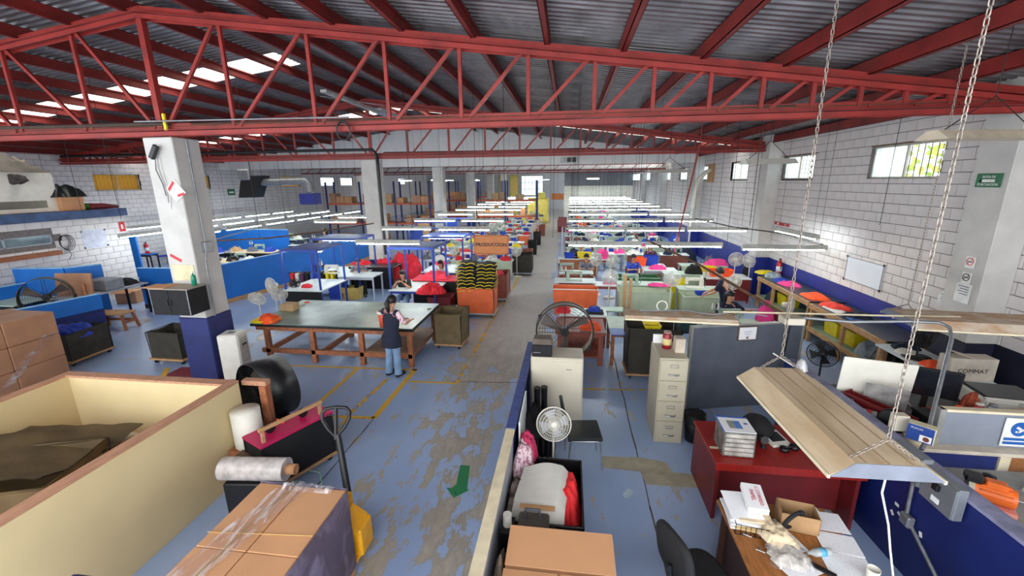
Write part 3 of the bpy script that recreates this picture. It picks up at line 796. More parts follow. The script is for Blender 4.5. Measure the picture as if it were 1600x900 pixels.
def figure(label, loc, rz, sit=False, wl_=None, wr_=None, shirt=NAVYF, sleeve=None, pants=JEANS, vest=None, head=(0, .03), hairlong=True, lean=.0, ponytail=False, s=1.0, name='person', hairm=HAIR, shoes=BLACK):
    t = thing(name, label, 'person', loc, rz)
    if sit:
        pz = .52; pel = Vector((0, 0, pz)); kn = [Vector((sx*.13, .40, .50)) for sx in (-1, 1)]; an = [Vector((sx*.13, .36, .09)) for sx in (-1, 1)]
    else:
        pz = .90; pel = Vector((0, 0, pz)); kn = [Vector((sx*.10, .015, .49)) for sx in (-1, 1)]; an = [Vector((sx*.115, -.03+.03*(sx > 0), .085)) for sx in (-1, 1)]
    hp = [pel+Vector((sx*.095, .0, -.02)) for sx in (-1, 1)]
    ch = pel+Vector((0, .02+lean*.6, .30)); nk = pel+Vector((0, .03+lean, .50)); sh = [pel+Vector((sx*.17, .02+lean, .455)) for sx in (-1, 1)]
    hd0 = nk+Vector((0, .012+head[1]*.3, .07)); hd1 = nk+Vector((head[0], .02+head[1], .15)); hd2 = nk+Vector((head[0], .0+head[1], .205))
    wr2 = [Vector(wl_ or (-.2, .1, pz-.05)), Vector(wr_ or (.2, .1, pz-.05))]
    el = []
    for k in (0, 1):
        a = sh[k]; b = wr2[k]; d = b-a; L = d.length; ua, fa = .27, .25
        if L > ua+fa-.01: b = a+d*((ua+fa-.01)/L); wr2[k] = b; d = b-a; L = d.length
        x = (ua*ua-fa*fa+L*L)/(2*L); hgt = math.sqrt(max(0, ua*ua-x*x))
        out = Vector(((-1, 1)[k]*.7, -.25, -.9)); dn = d.normalized(); out = (out-dn*out.dot(dn)).normalized()
        el.append(a+dn*x+out*hgt)
    V = [(pel, .12), (ch, .115), (nk, .05), (hd0, .055), (hd1, .085), (hd2, .078)]; E = [(0, 1), (1, 2), (2, 3), (3, 4), (4, 5)]
    for k in (0, 1):
        i = len(V); V += [(sh[k], .06), (el[k], .042), (wr2[k], .028)]; E += [(1, i), (i, i+1), (i+1, i+2)]
        i = len(V); V += [(hp[k], .09), (kn[k], .06), (an[k], .04), (an[k]+Vector((0, .12, -.04)), .03)]; E += [(0, i), (i, i+1), (i+1, i+2), (i+2, i+3)]
    o = bpy.data.objects.new('body', skin_mesh([(tuple(p), r) for p, r in V], E)); COL.objects.link(o); o.parent = t; o.data.materials.append(SKIN)
    # hands with fingers
    for k in (0, 1):
        mb = MB(); w = wr2[k]; d = (w-el[k]).normalized(); side = d.cross(Vector((0, 0, 1))).normalized(); up = side.cross(d)
        M = Matrix((side, d, up)).transposed(); mb.obox(w+d*.05, (.075, .09, .03), M, .012)
        for q, L in enumerate((.062, .072, .068, .052)):
            b0 = w+d*.09+side*(-.028+.019*q); mb.tube([b0, b0+d*L*.55-up*.006, b0+d*L*.9-up*.03], [.0095, .0085, .007], 5)
        th = w+d*.03+side*(.035*(-1 if k else 1)); mb.tube([th, th+d*.035+side*(.02*(-1 if k else 1)), th+d*.06+side*(.015*(-1 if k else 1))-up*.015], [.012, .01, .008], 5)
        mb.build('hand', SKIN, t)
    # face
    F = hd1+Vector((0, .083, 0)); fc = MB()
    fc.tube([F+Vector((0, -.012, .028)), F+Vector((0, .012, -.002)), F+Vector((0, .0, -.012))], [.007, .012, .008], 6); fc.build('nose', SKIN, t)
    for sx in (-1, 1): MB().lathe([(0, .008), (.011, 0), (0, -.008)], F+Vector((sx*.031, -.008, .025)), None, 8).build('eye', HAIR, t)
    MB().obox(F+Vector((0, -.006, -.038)), (.042, .012, .01), None, .004).build('mouth', mat('lips', (150, 78, 70), .6), t)
    # hair
    hb = MB(); c = (hd1+hd2)/2+Vector((0, -.018, .018))
    rings = []
    for j in range(8):
        ph = PI*.5-j*PI*.62/7; rr = .108*math.cos(ph)+.001; zz = .115*math.sin(ph)
        rings.append([c+Vector((rr*math.cos(a)*.92, rr*math.sin(a)*(1.08 if math.sin(a) < 0 else (.86 if zz < .03 else 1)), zz+(.03 if (math.sin(a) > .3 and zz < .05) else 0))) for a in [2*PI*i/14 for i in range(14)]])
    hb.loft(rings, False)
    if hairlong: hb.tube([c+Vector((0, -.085, .0)), c+Vector((0, -.1, -.1)), c+Vector((0, -.085, -.2)), c+Vector((0, -.06, -.27))], [.075, .08, .07, .03], 10)
    if ponytail: hb.tube([c+Vector((0, -.10, .03)), c+Vector((0, -.15, -.03)), c+Vector((0.01, -.14, -.16)), c+Vector((.01, -.12, -.24))], [.035, .05, .04, .015], 8)
    hb.build('hair', hairm, t)
    # clothes follow the body
    def tor(m, nm, grow, z0, z1, q0=1.0, flare=1.0):
        mb = MB(); rings = []
        prof = [(0, .158, .115), (.12, .148, .108), (.24, .158, .112), (.36, .175, .112), (.44, .165, .095), (.49, .09, .07), (.52, .06, .06)]
        for (dz, a, b_) in prof:
            tt = dz/.5; c = pel.lerp(nk, tt) if tt <= 1 else nk+Vector((0, .0, .01))
            if not (z0-1e-4 <= dz <= z1+1e-4): continue
            g = grow*(flare if dz < .1 else 1)
            rings.append([Vector((c.x+(a+g)*math.cos(q), c.y+(b_+g)*math.sin(q), pel.z+dz-.04)) for q in [2*PI*i/18 for i in range(18)]])
        if z0 <= 0: 
            c = pel; rings.insert(0, [Vector((c.x+(.165+grow)*flare*math.cos(q), c.y+(.125+grow)*flare*math.sin(q), pel.z-.12)) for q in [2*PI*i/18 for i in range(18)]])
        mb.loft(rings, False); return mb
    sb = tor(shirt, 's', .0, 0, .52); sm = sleeve or shirt
    for k in (0, 1): sb.tube([sh[k]+Vector(((.05, -.05)[k], 0, .0)), sh[k], sh[k].lerp(el[k], .5), el[k].lerp(sh[k], .12)], [.066, .067, .058, .055], 10)
    sb.build('shirt', sm, t)
    if vest is not None:
        vb = tor(vest, 'v', .02, 0, .49, flare=1.12)
        vb.loft([[Vector((pel.x+(.2*f)*math.cos(q), pel.y+(.16*f)*math.sin(q), pel.z-zz)) for q in [2*PI*i/18 for i in range(18)]] for f, zz in ((1.08, .24), (1.04, .12), (.98, .02))], False)
        for k in (0, 1): vb.tube([sh[k]+Vector(((.05, -.05)[k], 0, .0)), sh[k]+Vector(((-.02, .02)[k], 0, -.01))], [.074, .076], 10)
        vb.build('smock', vest, t)
    pb = MB()
    if sit: pb.tube([pel+Vector((0, -.1, -.02)), pel+Vector((0, .05, -.02))], .16, 14)
    else: pb.loft([[pel+Vector((a*math.cos(q), b_*math.sin(q), z)) for q in [2*PI*i/16 for i in range(16)]] for z, a, b_ in ((.08, .135, .1), (-.03, .165, .125), (-.12, .175, .125), (-.18, .16, .11))], True)
    for k in (0, 1): pb.tube([hp[k]+Vector((0, 0, -.02)), hp[k].lerp(kn[k], .5), kn[k], kn[k].lerp(an[k], .6), an[k]+Vector((0, 0, -.02))], [.1, .088, .075, .074, .08], 12)
    pb.build('trousers', pants, t)
    for k in (0, 1): MB().obox(an[k]+Vector((0, .06, -.045)), (.085, .25, .075), None, .025).build('shoe', shoes, t)
    t.scale = (s, s, s)
    return t
def rack_chair(label, loc, rz, m=BLUEF, group=None, frame=BLACK):
    t = thing('work_chair', label, 'chair', loc, rz, group)
    B('seat', m, t, -.2, -.2, .43, .2, .2, .48, .02); MB().obox((0, -.21, .74), (.38, .04, .3), None, .015).build('backrest', m, t)
    for sx in (-1, 1):
        for sy in (-1, 1): MB().cyl((sx*.18, sy*.18, .43), (sx*.2, sy*.2, 0), .013, n=6).build('leg', frame, t)
    for sx in (-1, 1): MB().cyl((sx*.15, -.2, .46), (sx*.15, -.21, .62), .01, n=5).build('back_post', frame, t)
    return t
# ---------------------------------------------------------------- strip lights over both blocks
LROWS = [10.97, 14.5, 17.87, 21.4, 25.0, 28.2, 31.6, 34.9, 38.5, 41.8, 45.0]
WORD = ['nearest', 'second', 'third', 'fourth', 'fifth', 'sixth', 'seventh', 'eighth', 'ninth', 'tenth', 'farthest']
cool = make_strip(1.85, 'x', TUBEM, (0, 0, -50), 0); warm = make_strip(1.85, 'x', TUBEW, (0, 0, -50), 0)
def use(proto, loc, rz, label, group):
    o = dup(proto, loc, rz, label, group)
    for c in o.children:
        if c.name.startswith('hanging_wire'):
            c.scale = (1, 1, (ROOFZ(loc[0] if abs(rz) > 1 else loc[0]+(.8 if c.data.vertices[0].co.x > 0 else -.8))+.01-loc[2]))
    return o
for i, y in enumerate(LROWS):
    for j in range(3):
        x = .92+1.93*j
        side = ('left', 'middle', 'right')[j]
        src = warm if (i == 0 and j == 2) else cool
        if i == 0 and j == 2: loc = (5.02, 10.6, 2.2)
        else: loc = (x, y, 2.2)
        use(src, loc, 0, '%s fixture in the %s light row, right sewing block' % (side, WORD[i]) if not (i == 0 and j == 2) else 'bright warm strip light hanging nearest, right sewing block', 'strip lights over the right block')
    for j in range(2):
        if i == 0 and j == 0: continue
        x = -5.7+2.1*j-.1*i*.3
        src = warm if i in (0, 6, 7, 8) else cool
        use(src, (x if i else -4.9, y, 2.2), 0, ('%s fixture of the %s light row over the left sewing block' % (('left', 'right')[j], WORD[i])) if i else 'warm strip light over the booths nearest the cutting table', 'strip lights over the left block')
        if i == 0: break
# a second pair, hung askew
use(cool, (5.75, 11.7, 2.42), -PI/2+.06, 'strip light hung along the right wall below the red extinguisher sign', 'strip lights over the right block')
# light lines over the left hall, running away from the camera
for c, x in enumerate((-16.6, -14.3, -12.4)):
    for i in range(6):
        y = 12.6+i*2.1+c*.1
        use(cool, (x, y, 2.2), PI/2, '%s strip light of the %s line over the left work area' % (WORD[i], ('wall side', 'middle', 'partition side')[c]), 'strip lights over the left work area')
for y, x0 in ((16.2, -9.4), (18.4, -9.6)):
    use(cool, (x0, y, 2.3), 0, 'grey strip light above the blue partition, %s' % ('nearer' if y < 17 else 'farther'), 'strip lights over the left block')
for q in (cool, warm):
    for ch in list(q.children_recursive): bpy.data.objects.remove(ch)
    bpy.data.objects.remove(q)
# far lights of the stores, seen through the column openings
for x, y, nm in ((-10.5, 34, 'nearest one'), (-14, 36, 'near left one'), (-9.5, 42, 'one behind the nearest'), (-12.5, 44, 'rear left one'), (2.2, 42, 'only one in the right bay'), (-3, 52, 'farthest central one'), (-11, 50, 'farthest left one')):
    t = thing('hanging_lamp', 'white lamp high in the far hall, %s' % nm, 'lamp', (x, y, 4.0), 0, 'lamps of the far hall')
    MB().hull([(-.6, -.18, 0), (.6, -.18, 0), (.6, .18, 0), (-.6, .18, 0)], [(-.5, -.06, .1), (.5, -.06, .1), (.5, .06, .1), (-.5, .06, .1)]).build('shade', OFFW, t)
    MB().cyl((-.55, 0, -.02), (.55, 0, -.02), .02, n=6).build('tube', TUBEM, t); MB().cyl((0, 0, .1), (0, 0, ROOFZ(x)-3.99), .006, n=4).build('hanging_wire', DKMETAL, t)
# ---------------------------------------------------------------- sewing rows: generic stations, each its own thing
protoA = make_station(WHITE, GREYL, BROWNT, 'p'); protoB = make_station(PALEG, GREYL, SAGE, 'p'); protoC = make_station(WHITE, GREYL, ORANGE, 'p'); protoD = make_station(WHITE, GREYL, None, 'p')
mA = make_machine('sewing_machine', 'p', GALV); mB_ = make_machine('sewing_machine', 'p', MINT); mC = make_machine('sewing_machine', 'p', OFFW)
fanp = make_fan((0, 0, -50), 0, 'p'); chp = rack_chair('p', (0, 0, -50), 0)
CLM = [PINKF, REDF, ORANGEF, YELF, BLUEF, NAVYF, WHITEF, GREYF, DGREEN, BLACKF]
CLN = {'pink_fabric': 'pink', 'red_fabric': 'red', 'orange_fabric': 'orange', 'yellow_plastic': 'yellow', 'blue_fabric': 'blue', 'navy_fabric': 'navy', 'white_fabric': 'white', 'grey_fabric': 'grey', 'green_tub': 'green', 'black_fabric': 'black'}
piles = {}
for m in CLM:
    for q in range(3):
        o = cloth_bm(.5, .38, .16, 31+q*7+len(piles), 1.3, 12).build('cloth_pile', m); o.location = (0, 0, -50); tag(o, 'p', 'cloth'); piles[m.name, q] = o
mach = (mA, mB_, mC); prot = (protoA, protoB, protoC, protoD)
TN = {protoA: 'white sewing table, brown panel', protoB: 'pale green sewing table', protoC: 'white sewing table, orange panel', protoD: 'open white sewing table'}
MN = {mA: 'grey', mB_: 'mint green', mC: 'off white'}
def small(o, loc, rz, label, group):
    c = o.copy(); COL.objects.link(c); c.location = loc; c.rotation_euler = (0, 0, rz); c['label'] = label; c['group'] = group; return c
def row_items(xs_, y, side, rowname, palette, rr, chance_p=.3, face_=1):
    for j, x in enumerate(xs_):
        col = ('first', 'second', 'third', 'fourth', 'fifth')[j]
        where = '%s from gangway, %s rear row, %s block' % (col, rowname, side)
        p = rr.choice(prot); x += rr.uniform(-.08, .08); yy = y+rr.uniform(-.1, .1)
        dup(p, (x, yy, 0), PI if face_ > 0 else 0, '%s, %s' % (TN[p], where), 'sewing tables of the %s block' % side)
        m = rr.choice(mach)
        dup(m, (x+rr.uniform(-.1, .1), yy, .78), PI if face_ > 0 else 0, '%s sewing machine, %s' % (MN[m], where), 'sewing machines of the %s block' % side)
        k = rr.choice((1, 2, 2))
        for q in range(k):
            c = rr.choice(palette); o = piles[c.name, rr.randrange(3)]
            small(o, (x+(-.36, .34)[q]*(1 if rr.random() < .7 else .7), yy+rr.uniform(-.08, .1), .78), rr.uniform(0, 3), '%s %s cloth, %s' % (('left', 'right')[q], CLN[c.name], where), 'cloths of the %s block' % side)
        if rr.random() < .35: dup(fanp, (x+.65, yy+.5*face_, 0), rr.uniform(-.9, .9), 'white fan, %s' % where, 'white fans of the sewing hall')
        if rr.random() < .6: dup(chp, (x, yy+.55*face_, 0), 0 if face_ < 0 else PI, 'blue work chair, %s' % where, 'work chairs of the sewing hall')
rr = random.Random(11)
for i, y in enumerate((18.4, 20.2, 22.0, 24.4, 26.2, 28.2, 30.4, 33, 36, 39.5, 43)):
    n = 4 if y < 31 else 3
    row_items([.45+1.3*k for k in range(n)], y, 'right', WORD[i+1] if i < 9 else ('eleventh' if i == 9 else 'last'), (PINKF, ORANGEF, BLUEF, NAVYF, WHITEF, GREYF, BLACKF, NAVYF), rr)
for i, y in enumerate((16.4, 18.0, 19.8, 21.6, 24.6, 26.6, 28.8, 31.6, 34.5, 38, 42)):
    n = 3 if y < 33 else 2
    row_items([-2.75-1.3*k for k in range(n)], y, 'left', WORD[min(i, 10)], (REDF, REDF, WHITEF, YELF, GREYF, BLUEF, REDF), rr)
# ---------------------------------------------------------------- right block, the places nearest the camera (front to back)
def TP(px, py, z=.78): return P(px, py, z)
# orange tub with a white table and machine behind it
p = P(899, 448, .8)
tub('plastic_tub', 'big orange plastic tub at the gangway corner of the right block', ORANGE, (p.x, 12.2, 0), 1.3, .55, .78, 0, lid=OFFW)
table('work_table', 'white work table directly behind the big orange tub', 1.25, .6, .84, WHITE, GREYL, (p.x, 12.85, 0), rail=False)
dup(mB_, (p.x-.05, 12.8, .84), PI, 'mint sewing machine on the table behind the big orange tub', 'sewing machines of the right block')
tub('plastic_tub', 'brown plastic tub behind the mint sewing machine near the gangway', BROWNT, (P(900, 425, .78).x, 13.75, 0), 1.15, .5, .74, 0, lid=OFFW)
table('work_table', 'grey topped table behind the brown tub near the gangway', 1.15, .55, .8, WHITE, GREYL, (P(900, 425, .78).x, 14.3, 0), rail=False)
dup(mA, (P(880, 418, .8).x+.1, 14.3, .8), PI, 'grey sewing machine behind the brown tub', 'sewing machines of the right block')
tub('plastic_tub', 'long sage tub in the middle front of the right block', SAGE, (P(1008, 455, .8).x, 12.0, 0), 1.45, .6, .8, 0)
table('work_table', 'pale green table behind the long sage tub', 1.4, .55, .84, PALEG, GREYL, (P(1008, 455, .8).x, 12.62, 0), rail=False)
dup(mB_, (P(985, 442, .84).x, 12.55, .84), 0, 'mint sewing machine above the long sage tub', 'sewing machines of the right block')
tub('plastic_tub', 'green plastic tub with a pale rim, middle of the right block', DGREEN, (P(992, 425, .8).x, 13.8, 0), 1.3, .55, .8, 0, lid=PALEG)
tub('plastic_tub', 'sage tub in front of the standing man in navy', SAGE, (P(1105, 462, .8).x, 11.6, 0), 1.25, .6, .8, 0)
table('work_table', 'pale green table behind the sage tub at the navy shirt', 1.3, .5, .84, PALEG, GREYL, (P(1105, 455, .8).x-.1, 12.18, 0), rail=False)
dup(mC, (P(1080, 445, .84).x, 12.15, .84), 0, 'off white sewing machine beside the yellow bin', 'sewing machines of the right block')
bin_('plastic_bin', 'yellow bin between a fan and the off white machine', YELF, (P(1072, 440, .84).x-.25, 12.95, 0), .42, .3, .9)
table('work_table', 'wide pale table with a black bag on it, middle of the right block', 1.5, .6, .82, PALEG, GREYL, (P(1062, 418, .82).x, 14.3, 0), skirt=SAGE)
pile('hand_bag', 'black bag heaped on the wide pale table', BLACKF, (P(1060, 410, .82).x, 14.2, .82), .55, .3, .3, 4, cat='bag')
table('work_table', 'white table with bright pink cloth, beside the green tub', 1.1, .6, .8, WHITE, GREYL, (P(1022, 412, .8).x, 15.0, 0))
pile('cloth_pile', 'bright pink cloth on the white table by the green tub', PINKF, (P(1017, 410, .8).x, 14.95, .8), .6, .3, .16, 6)
for i, (px, py, lab, hp, rz) in enumerate(((953, 433, 'white fan left of the long sage tub', 1.25, .15), (1050, 435, 'white fan right of the long sage tub', 1.25, -.1), (932, 405, 'left one of two white fans by the man in dark shirt', 1.25, -.5), (956, 408, 'right one of two white fans by the man in dark shirt', 1.25, .5),
                                       (1150, 405, 'white fan by the red table, facing the camera', 1.3, -.2), (1171, 407, 'white fan by the red table, turned to the left', 1.3, -1.0), (1147, 440, 'white fan beside the standing person in navy', 1.1, .3))):
    p = P(px, py, hp); make_fan((p.x, p.y, 0), rz+.0, lab, hp, .22, 'white fans of the sewing hall')
for (px, py, lab, m, w, d, h, z) in ((953, 443, 'pink cloth on the white table left of the fan', PINKF, .4, .3, .08, .8), (1030, 446, 'pink cloth laid over the pale green table', PINKF, .7, .3, .08, .84), (945, 404, 'pink cloth between the two white fans', PINKF, .3, .25, .35, .8)):
    p = P(px, py, z); pile('cloth_pile', lab, m, (p.x, p.y, z), w, d, h, px)
table('work_table', 'white table carrying pink cloth, behind the wooden posts', .9, .5, .8, WHITE, BROWNT, (P(953, 443, .8).x, P(953, 443, .8).y+.0, 0))
table('work_table', 'low table under the pink cloth between two fans', .7, .4, .8, WHITE, BROWNT, (P(945, 404, .8).x, P(945, 404, .8).y, 0))
# timber posts beside the sage tub
for k, px in enumerate((969, 976)):
    p = P(px, 480, 0.0); q = Vector((P(970, 470, .0).x+.15*k-.2, 11.35, 0)); t = thing('timber_post', ('left', 'right')[k]+' pale timber post standing between orange and sage tubs', 'post', q)
    B('post_shaft', WOOD, t, -.04, -.03, 0, .04, .03, 1.35-.1*k, .004); B('foot', WOODD, t, -.1, -.08, 0, .1, .08, .05, .004)
# people of the right block
p = P(1130, 470, .9); figure('person bent over machine in navy shirt and dark trousers, right block', (P(1126, 520, 0).x, 10.75, 0), 1.1, sit=False, wl_=(-.2, .42, 1.0), wr_=(.15, .45, 1.0), shirt=NAVYF, pants=BLACKF, lean=.1, head=(0, .08), hairlong=False)
p = P(1180, 470, .95); figure('seated person in navy shirt and ear protectors reaching for pink cloth', (3.72, 10.05, .0), PI+.35, sit=True, wl_=(-.35, .38, .92), wr_=(.1, .42, .86), shirt=NAVYF, pants=JEANS, head=(0, .04), hairlong=False, ponytail=True)
p = P(905, 405, 1.1); figure('seated man in a dark shirt behind the brown tub', (p.x+.25, 15.0, 0), PI, sit=True, wl_=(-.15, .42, .85), wr_=(.15, .42, .85), shirt=GREYF, pants=BLACKF, hairlong=False)
p = P(990, 408, 1.1); figure('seated person in blue shirt behind the green tub', (p.x, 15.0, 0), PI+.3, sit=True, wl_=(-.15, .42, .85), wr_=(.15, .42, .85), shirt=BLUEF, pants=BLACKF, hairlong=False)
figure('worker in navy shirt in the third row beside a blue bin', (P(905, 375, 1).x, 17.4, 0), PI, sit=True, wl_=(-.15, .4, .85), wr_=(.15, .4, .85), shirt=NAVYF, pants=JEANS, hairlong=False)
figure('worker in plum shirt in the third row of the right block', (P(995, 375, 1).x, 17.5, 0), PI, sit=True, wl_=(-.15, .4, .85), wr_=(.15, .4, .85), shirt=mat('plum_fabric', (86, 44, 84), .85), pants=JEANS, hairlong=True)
# second row goods
table('work_table', 'cherry side table with orange and yellow bins by the blue wall', 1.45, .75, .8, WHITE, CHERRY, (4.95, 14.0, 0), 0, skirt=CHERRYD)
bin_('plastic_bin', 'orange bin on the cherry side table', ORANGEF, (4.85, 14.0, .8), .7, .35, .22)
bin_('plastic_bin', 'yellow bin behind the orange bin on the cherry side table', YELF, (4.6, 14.62, 0), .6, .35, .98)
for (px, py, y, w, h, m, lab) in ((1000, 393, 15.6, .45, .3, ORANGEF, 'orange red bin on a brown table'), (1018, 388, 15.75, .5, .34, BLUEF, 'blue bin next to the orange red one'), (890, 373, 17.0, .4, .2, BLUEF, 'small blue bin by the navy shirted worker'), (914, 374, 17.05, .6, .22, YELF, 'long yellow bin in the third row')):
    p = PY(px, py, y); bin_('plastic_bin', lab, m, (p.x, y, .8), w, .34, h)
    table('work_table', 'brown fronted table under the %s' % lab.split(' on ')[0].split(' next')[0].split(' by ')[0].split(' in ')[0], w+.5, .5, .8, WHITE, BROWNT, (p.x, y+.02, 0), skirt=mat('brown_board', (170, 104, 66), .7))
pile('cloth_pile', 'pink cloth heap at the right end of the second row', PINKF, (P(1077, 390, .8).x, 15.9, .8), .8, .4, .22, 61)
table('work_table', 'pale table under the pink heap at the right end', 1.6, .6, .8, PALEG, GREYL, (P(1060, 390, .8).x, 15.9, 0), skirt=SAGE)
for (x, y, z, m, w, d, h, lab) in ((5.3, 16.6, 0, GREYF, 1.0, .8, 1.0, 'grey heap of bags against the blue wall'), (5.2, 19.3, 0, NAVYF, 1.1, 1.4, 1.15, 'navy heap of bags farther along the blue wall'), (5.2, 21.8, 0, BLUEF, 1.0, 1.2, 1.1, 'blue heap of bags farthest along the wall'), (5.9, 14.75, 0, BLACKF, .34, .4, 1.1, 'black sacks beside the cherry side table')):
    pile('sack_heap', lab, m, (x, y, z), w, d, h, int(y*10), cat='sacks', group=None, n=22)
# first line: things between the drum fan and the grey partition
t = table('work_table', 'dark red timber table with orange cloth, behind the drum fan', 1.05, .95, .76, BROWNT, BROWNT, (P(915, 522, .76).x-.1, 8.85, 0), rail=True, leg=.1, shelf=BROWNT, tt=.06)
pile('cloth_pile', 'orange cloth on the dark red table', ORANGEF, (P(921, 512, .8).x+.02, 8.75, .76), .5, .55, .1, 71)
table('work_table', 'white table behind the dark red one, blue cloth on it', 1.1, .6, .78, WHITE, BROWNT, (P(912, 500, .8).x, 9.75, 0), skirt=BROWNT)
pile('cloth_pile', 'blue folded cloth on the white table by the drum fan', BLUEF, (P(930, 487, .85).x, 9.75, .83), .34, .3, .09, 72)
B('document_bag', BLACKF, None, P(930, 492, .8).x-.2, 9.55, .78, P(930, 492, .8).x+.2, 9.85, .83, .02); tag(bpy.data.objects['document_bag'], 'flat black bag under the blue folded cloth', 'bag')
pile('cloth_pile', 'red cloth seen through the drum fan', REDF, (-.08, 9.75, .78), .34, .35, .12, 73)
table('work_table', 'pale table with green cutting mat, left of the dark cart', .95, 1.1, .76, PALEG, WOODD, (P(985, 508, .76).x, 9.0, 0), leg=.07)
p = P(972, 520, .77)
o = tag(MB().box(-.26, -.2, 0, .26, .2, .02, .004).build('folder', mat('blue_folder', (66, 108, 200), .5)), 'blue folder with a red edge on the green matted table', 'folder'); o.location = (p.x+.02, p.y+.05, .76)
canvas_cart('canvas_cart', 'tall dark canvas cart on a timber base beside the file cabinet', (P(1010, 575, 0).x, 8.15, 0), 0, 1.0, .62, 1.05, CANVASD, flare=.02)
bin_('plastic_tray', 'yellow tray with bag scraps on the tall dark cart', YELF, (P(1022, 511, 1.1).x, 8.1, 1.02), .32, .3, .07)
table('side_table', 'small pale green stool table under the fan leads', .62, .4, .5, PALEG, WOOD, (P(952, 470, .5).x, 11.0, 0), leg=.035, rail=False)
o = tag(MB().box(-.4, -.25, 0, .4, .25, .3, .02).build('crate', mat('dark_green_crate', (44, 78, 72), .5)), 'dark green crate between the two sage tubs', 'crate'); o.location = (P(1062, 475, .3).x, 10.9, .0)
bin_('plastic_tray', 'blue tray hanging at the corner of the right sage tub', BLUEF, (P(1100, 458, .9).x, 11.55, .8), .3, .25, .08)
# seated person's place behind the grey partition
q = (3.35, 8.42, 0)
table('work_table', 'mint machine table directly behind the grey partition', 1.7, .55, .8, PALEG, GREYL, (3.75, 9.25, 0), rail=False)
dup(mB_, (3.45, 9.25, .8), PI, 'mint sewing machine behind the grey partition, in front of seated person', 'sewing machines of the right block')
pile('cloth_pile', 'hot pink cloth held up by the seated person in ear protectors', PINKF, (4.3, 9.45, .8), .36, .3, .42, 81)
make_fan((4.85, 9.6, 0), .9, 'white fan at the right end of the mint machine table', 1.1, .2, 'white fans of the sewing hall')
rack_chair('dark work chair of the seated person in ear protectors', (3.75, 10.1, 0), PI, BLACKF)
# maroon bin and right wall benches
tub('plastic_tub', 'maroon bin at the right end of the grey partition', MAROON, (P(1262, 590, 0).x, P(1262, 590, 0).y+1.1, 0), .45, .45, .95)
def bench(name, label, x0, x1, y0, y1, h, topm, legs, shelf):
    t = thing(name, label, 'workbench', (x0, y0, 0))
    B('bench_top', topm, t, 0, 0, h-.04, x1-x0, y1-y0, h, .004)
    B('front_rail', WOOD, t, -.03, 0, h-.12, .02, y1-y0, h-.005, .004)
    n = legs
    for i in range(n):
        y = .05+i*((y1-y0)-.1)/(n-1); B('leg', WOOD, t, 0, y-.04, 0, .07, y+.04, h-.12, .004); B('leg', WOOD, t, x1-x0-.1, y-.04, 0, x1-x0-.03, y+.04, h-.04, .004)
    if shelf: B('shelf', shelf, t, .02, 0, .34, x1-x0, y1-y0, .37, .003); B('shelf_rail', WOOD, t, -.02, 0, .27, .03, y1-y0, .36, .004)
    return t
BX = 5.75
bench('workbench', 'long black topped timber bench along the blue right wall', BX, XR-.06, 10.55, 13.4, .95, BLACKG, 4, mat('green_shelf', (150, 178, 160), .6))
bench('workbench', 'black topped bench nearer the camera, right wall', BX, XR-.06, 8.0, 10.5, .93, BLACKG, 3, mat('green_shelf', (150, 178, 160), .6))
for (px, py, lab, m, w, d, h) in ((1225, 425, 'yellow cloth at the far end of the long bench', YELF, .5, .45, .1), (1232, 431, 'grey bag next to the yellow cloth on the long bench', BAGC, .4, .4, .16), (1247, 437, 'blue cloth on the long bench', BLUEF, .4, .5, .08),
                                  (1270, 443, 'pink and coral cloth on the long bench', PINKF, .45, .5, .1), (1300, 462, 'orange vests on the black bench', ORANGEF, .5, .7, .09), (1322, 466, 'red orange vests stacked lower on the black bench', mat('coral_fabric', (244, 70, 56), .8), .5, .6, .1), (1350, 492, 'navy and orange bundle on the black bench', NAVYF, .5, .5, .1)):
    p = P(px, py, 1.0); p = Vector((min(max(p.x, BX+.25), XR-.5), p.y, .95 if p.y > 10.5 else .93))
    if 10.2 < p.y < 10.8: p.y = 10.2; p.z = .93
    pile('cloth_pile', lab, m, p, w, d, h, px)
o = tag(B('paper_stack', PAPER, None, 0, 0, 0, .25, .6, .02, .003), 'white pattern sheets on the near black bench', 'papers'); o.location = (BX+.08, 9.6, .93)
o = tag(B('folded_cloth', mat('sky_blue_cloth', (70, 120, 200), .7), None, 0, 0, 0, .3, .35, .03, .01), 'folded sky blue cloth on the near black bench', 'cloth'); o.location = (BX+.1, 9.15, .93)
for i, (y, m, lab) in enumerate(((12.2, YELF, 'yellow crate on the lower shelf of the long bench'), (9.9, YELF, 'left yellow crate on the lower shelf of the near bench'), (9.3, YELF, 'right yellow crate on the lower shelf of the near bench'))):
    bin_('plastic_crate', lab, m, (BX+.35, y, .37), .4, .5, .32, cat='crate')
pile('plastic_bag', 'pale crumpled plastic bag on the lower shelf of the near bench', BAGC, (BX+.3, 8.75, .37), .5, .45, .3, 91, cat='bag'); pile('plastic_bag', 'black glossy bag on the lower shelf of the near bench', BLACKG, (BX+.3, 8.3, .37), .5, .4, .3, 92, cat='bag')
pile('sack_heap', 'dark green sacks under the long bench', mat('dark_green_sack', (26, 48, 40), .6), (BX+.35, 12.8, .37), .6, .55, .42, 93, cat='sacks')
t = table('work_table', 'white rounded work table near the monitor, right wall', .64, 1.7, .92, WHITE, WOOD, (5.82, 7.05, 0), leg=.07, rail=True)
pile('cloth_pile', 'dark blue cloth on the white rounded table', NAVYF, (5.85, 7.7, .92), .4, .3, .1, 94); pile('cloth_pile', 'off white cloth on the white rounded table', WHITEF, (5.7, 7.45, .92), .3, .3, .08, 95); pile('cloth_pile', 'bright orange cloth beside the wire fan on the white table', ORANGEF, (5.72, 6.95, .92), .3, .3, .09, 96)
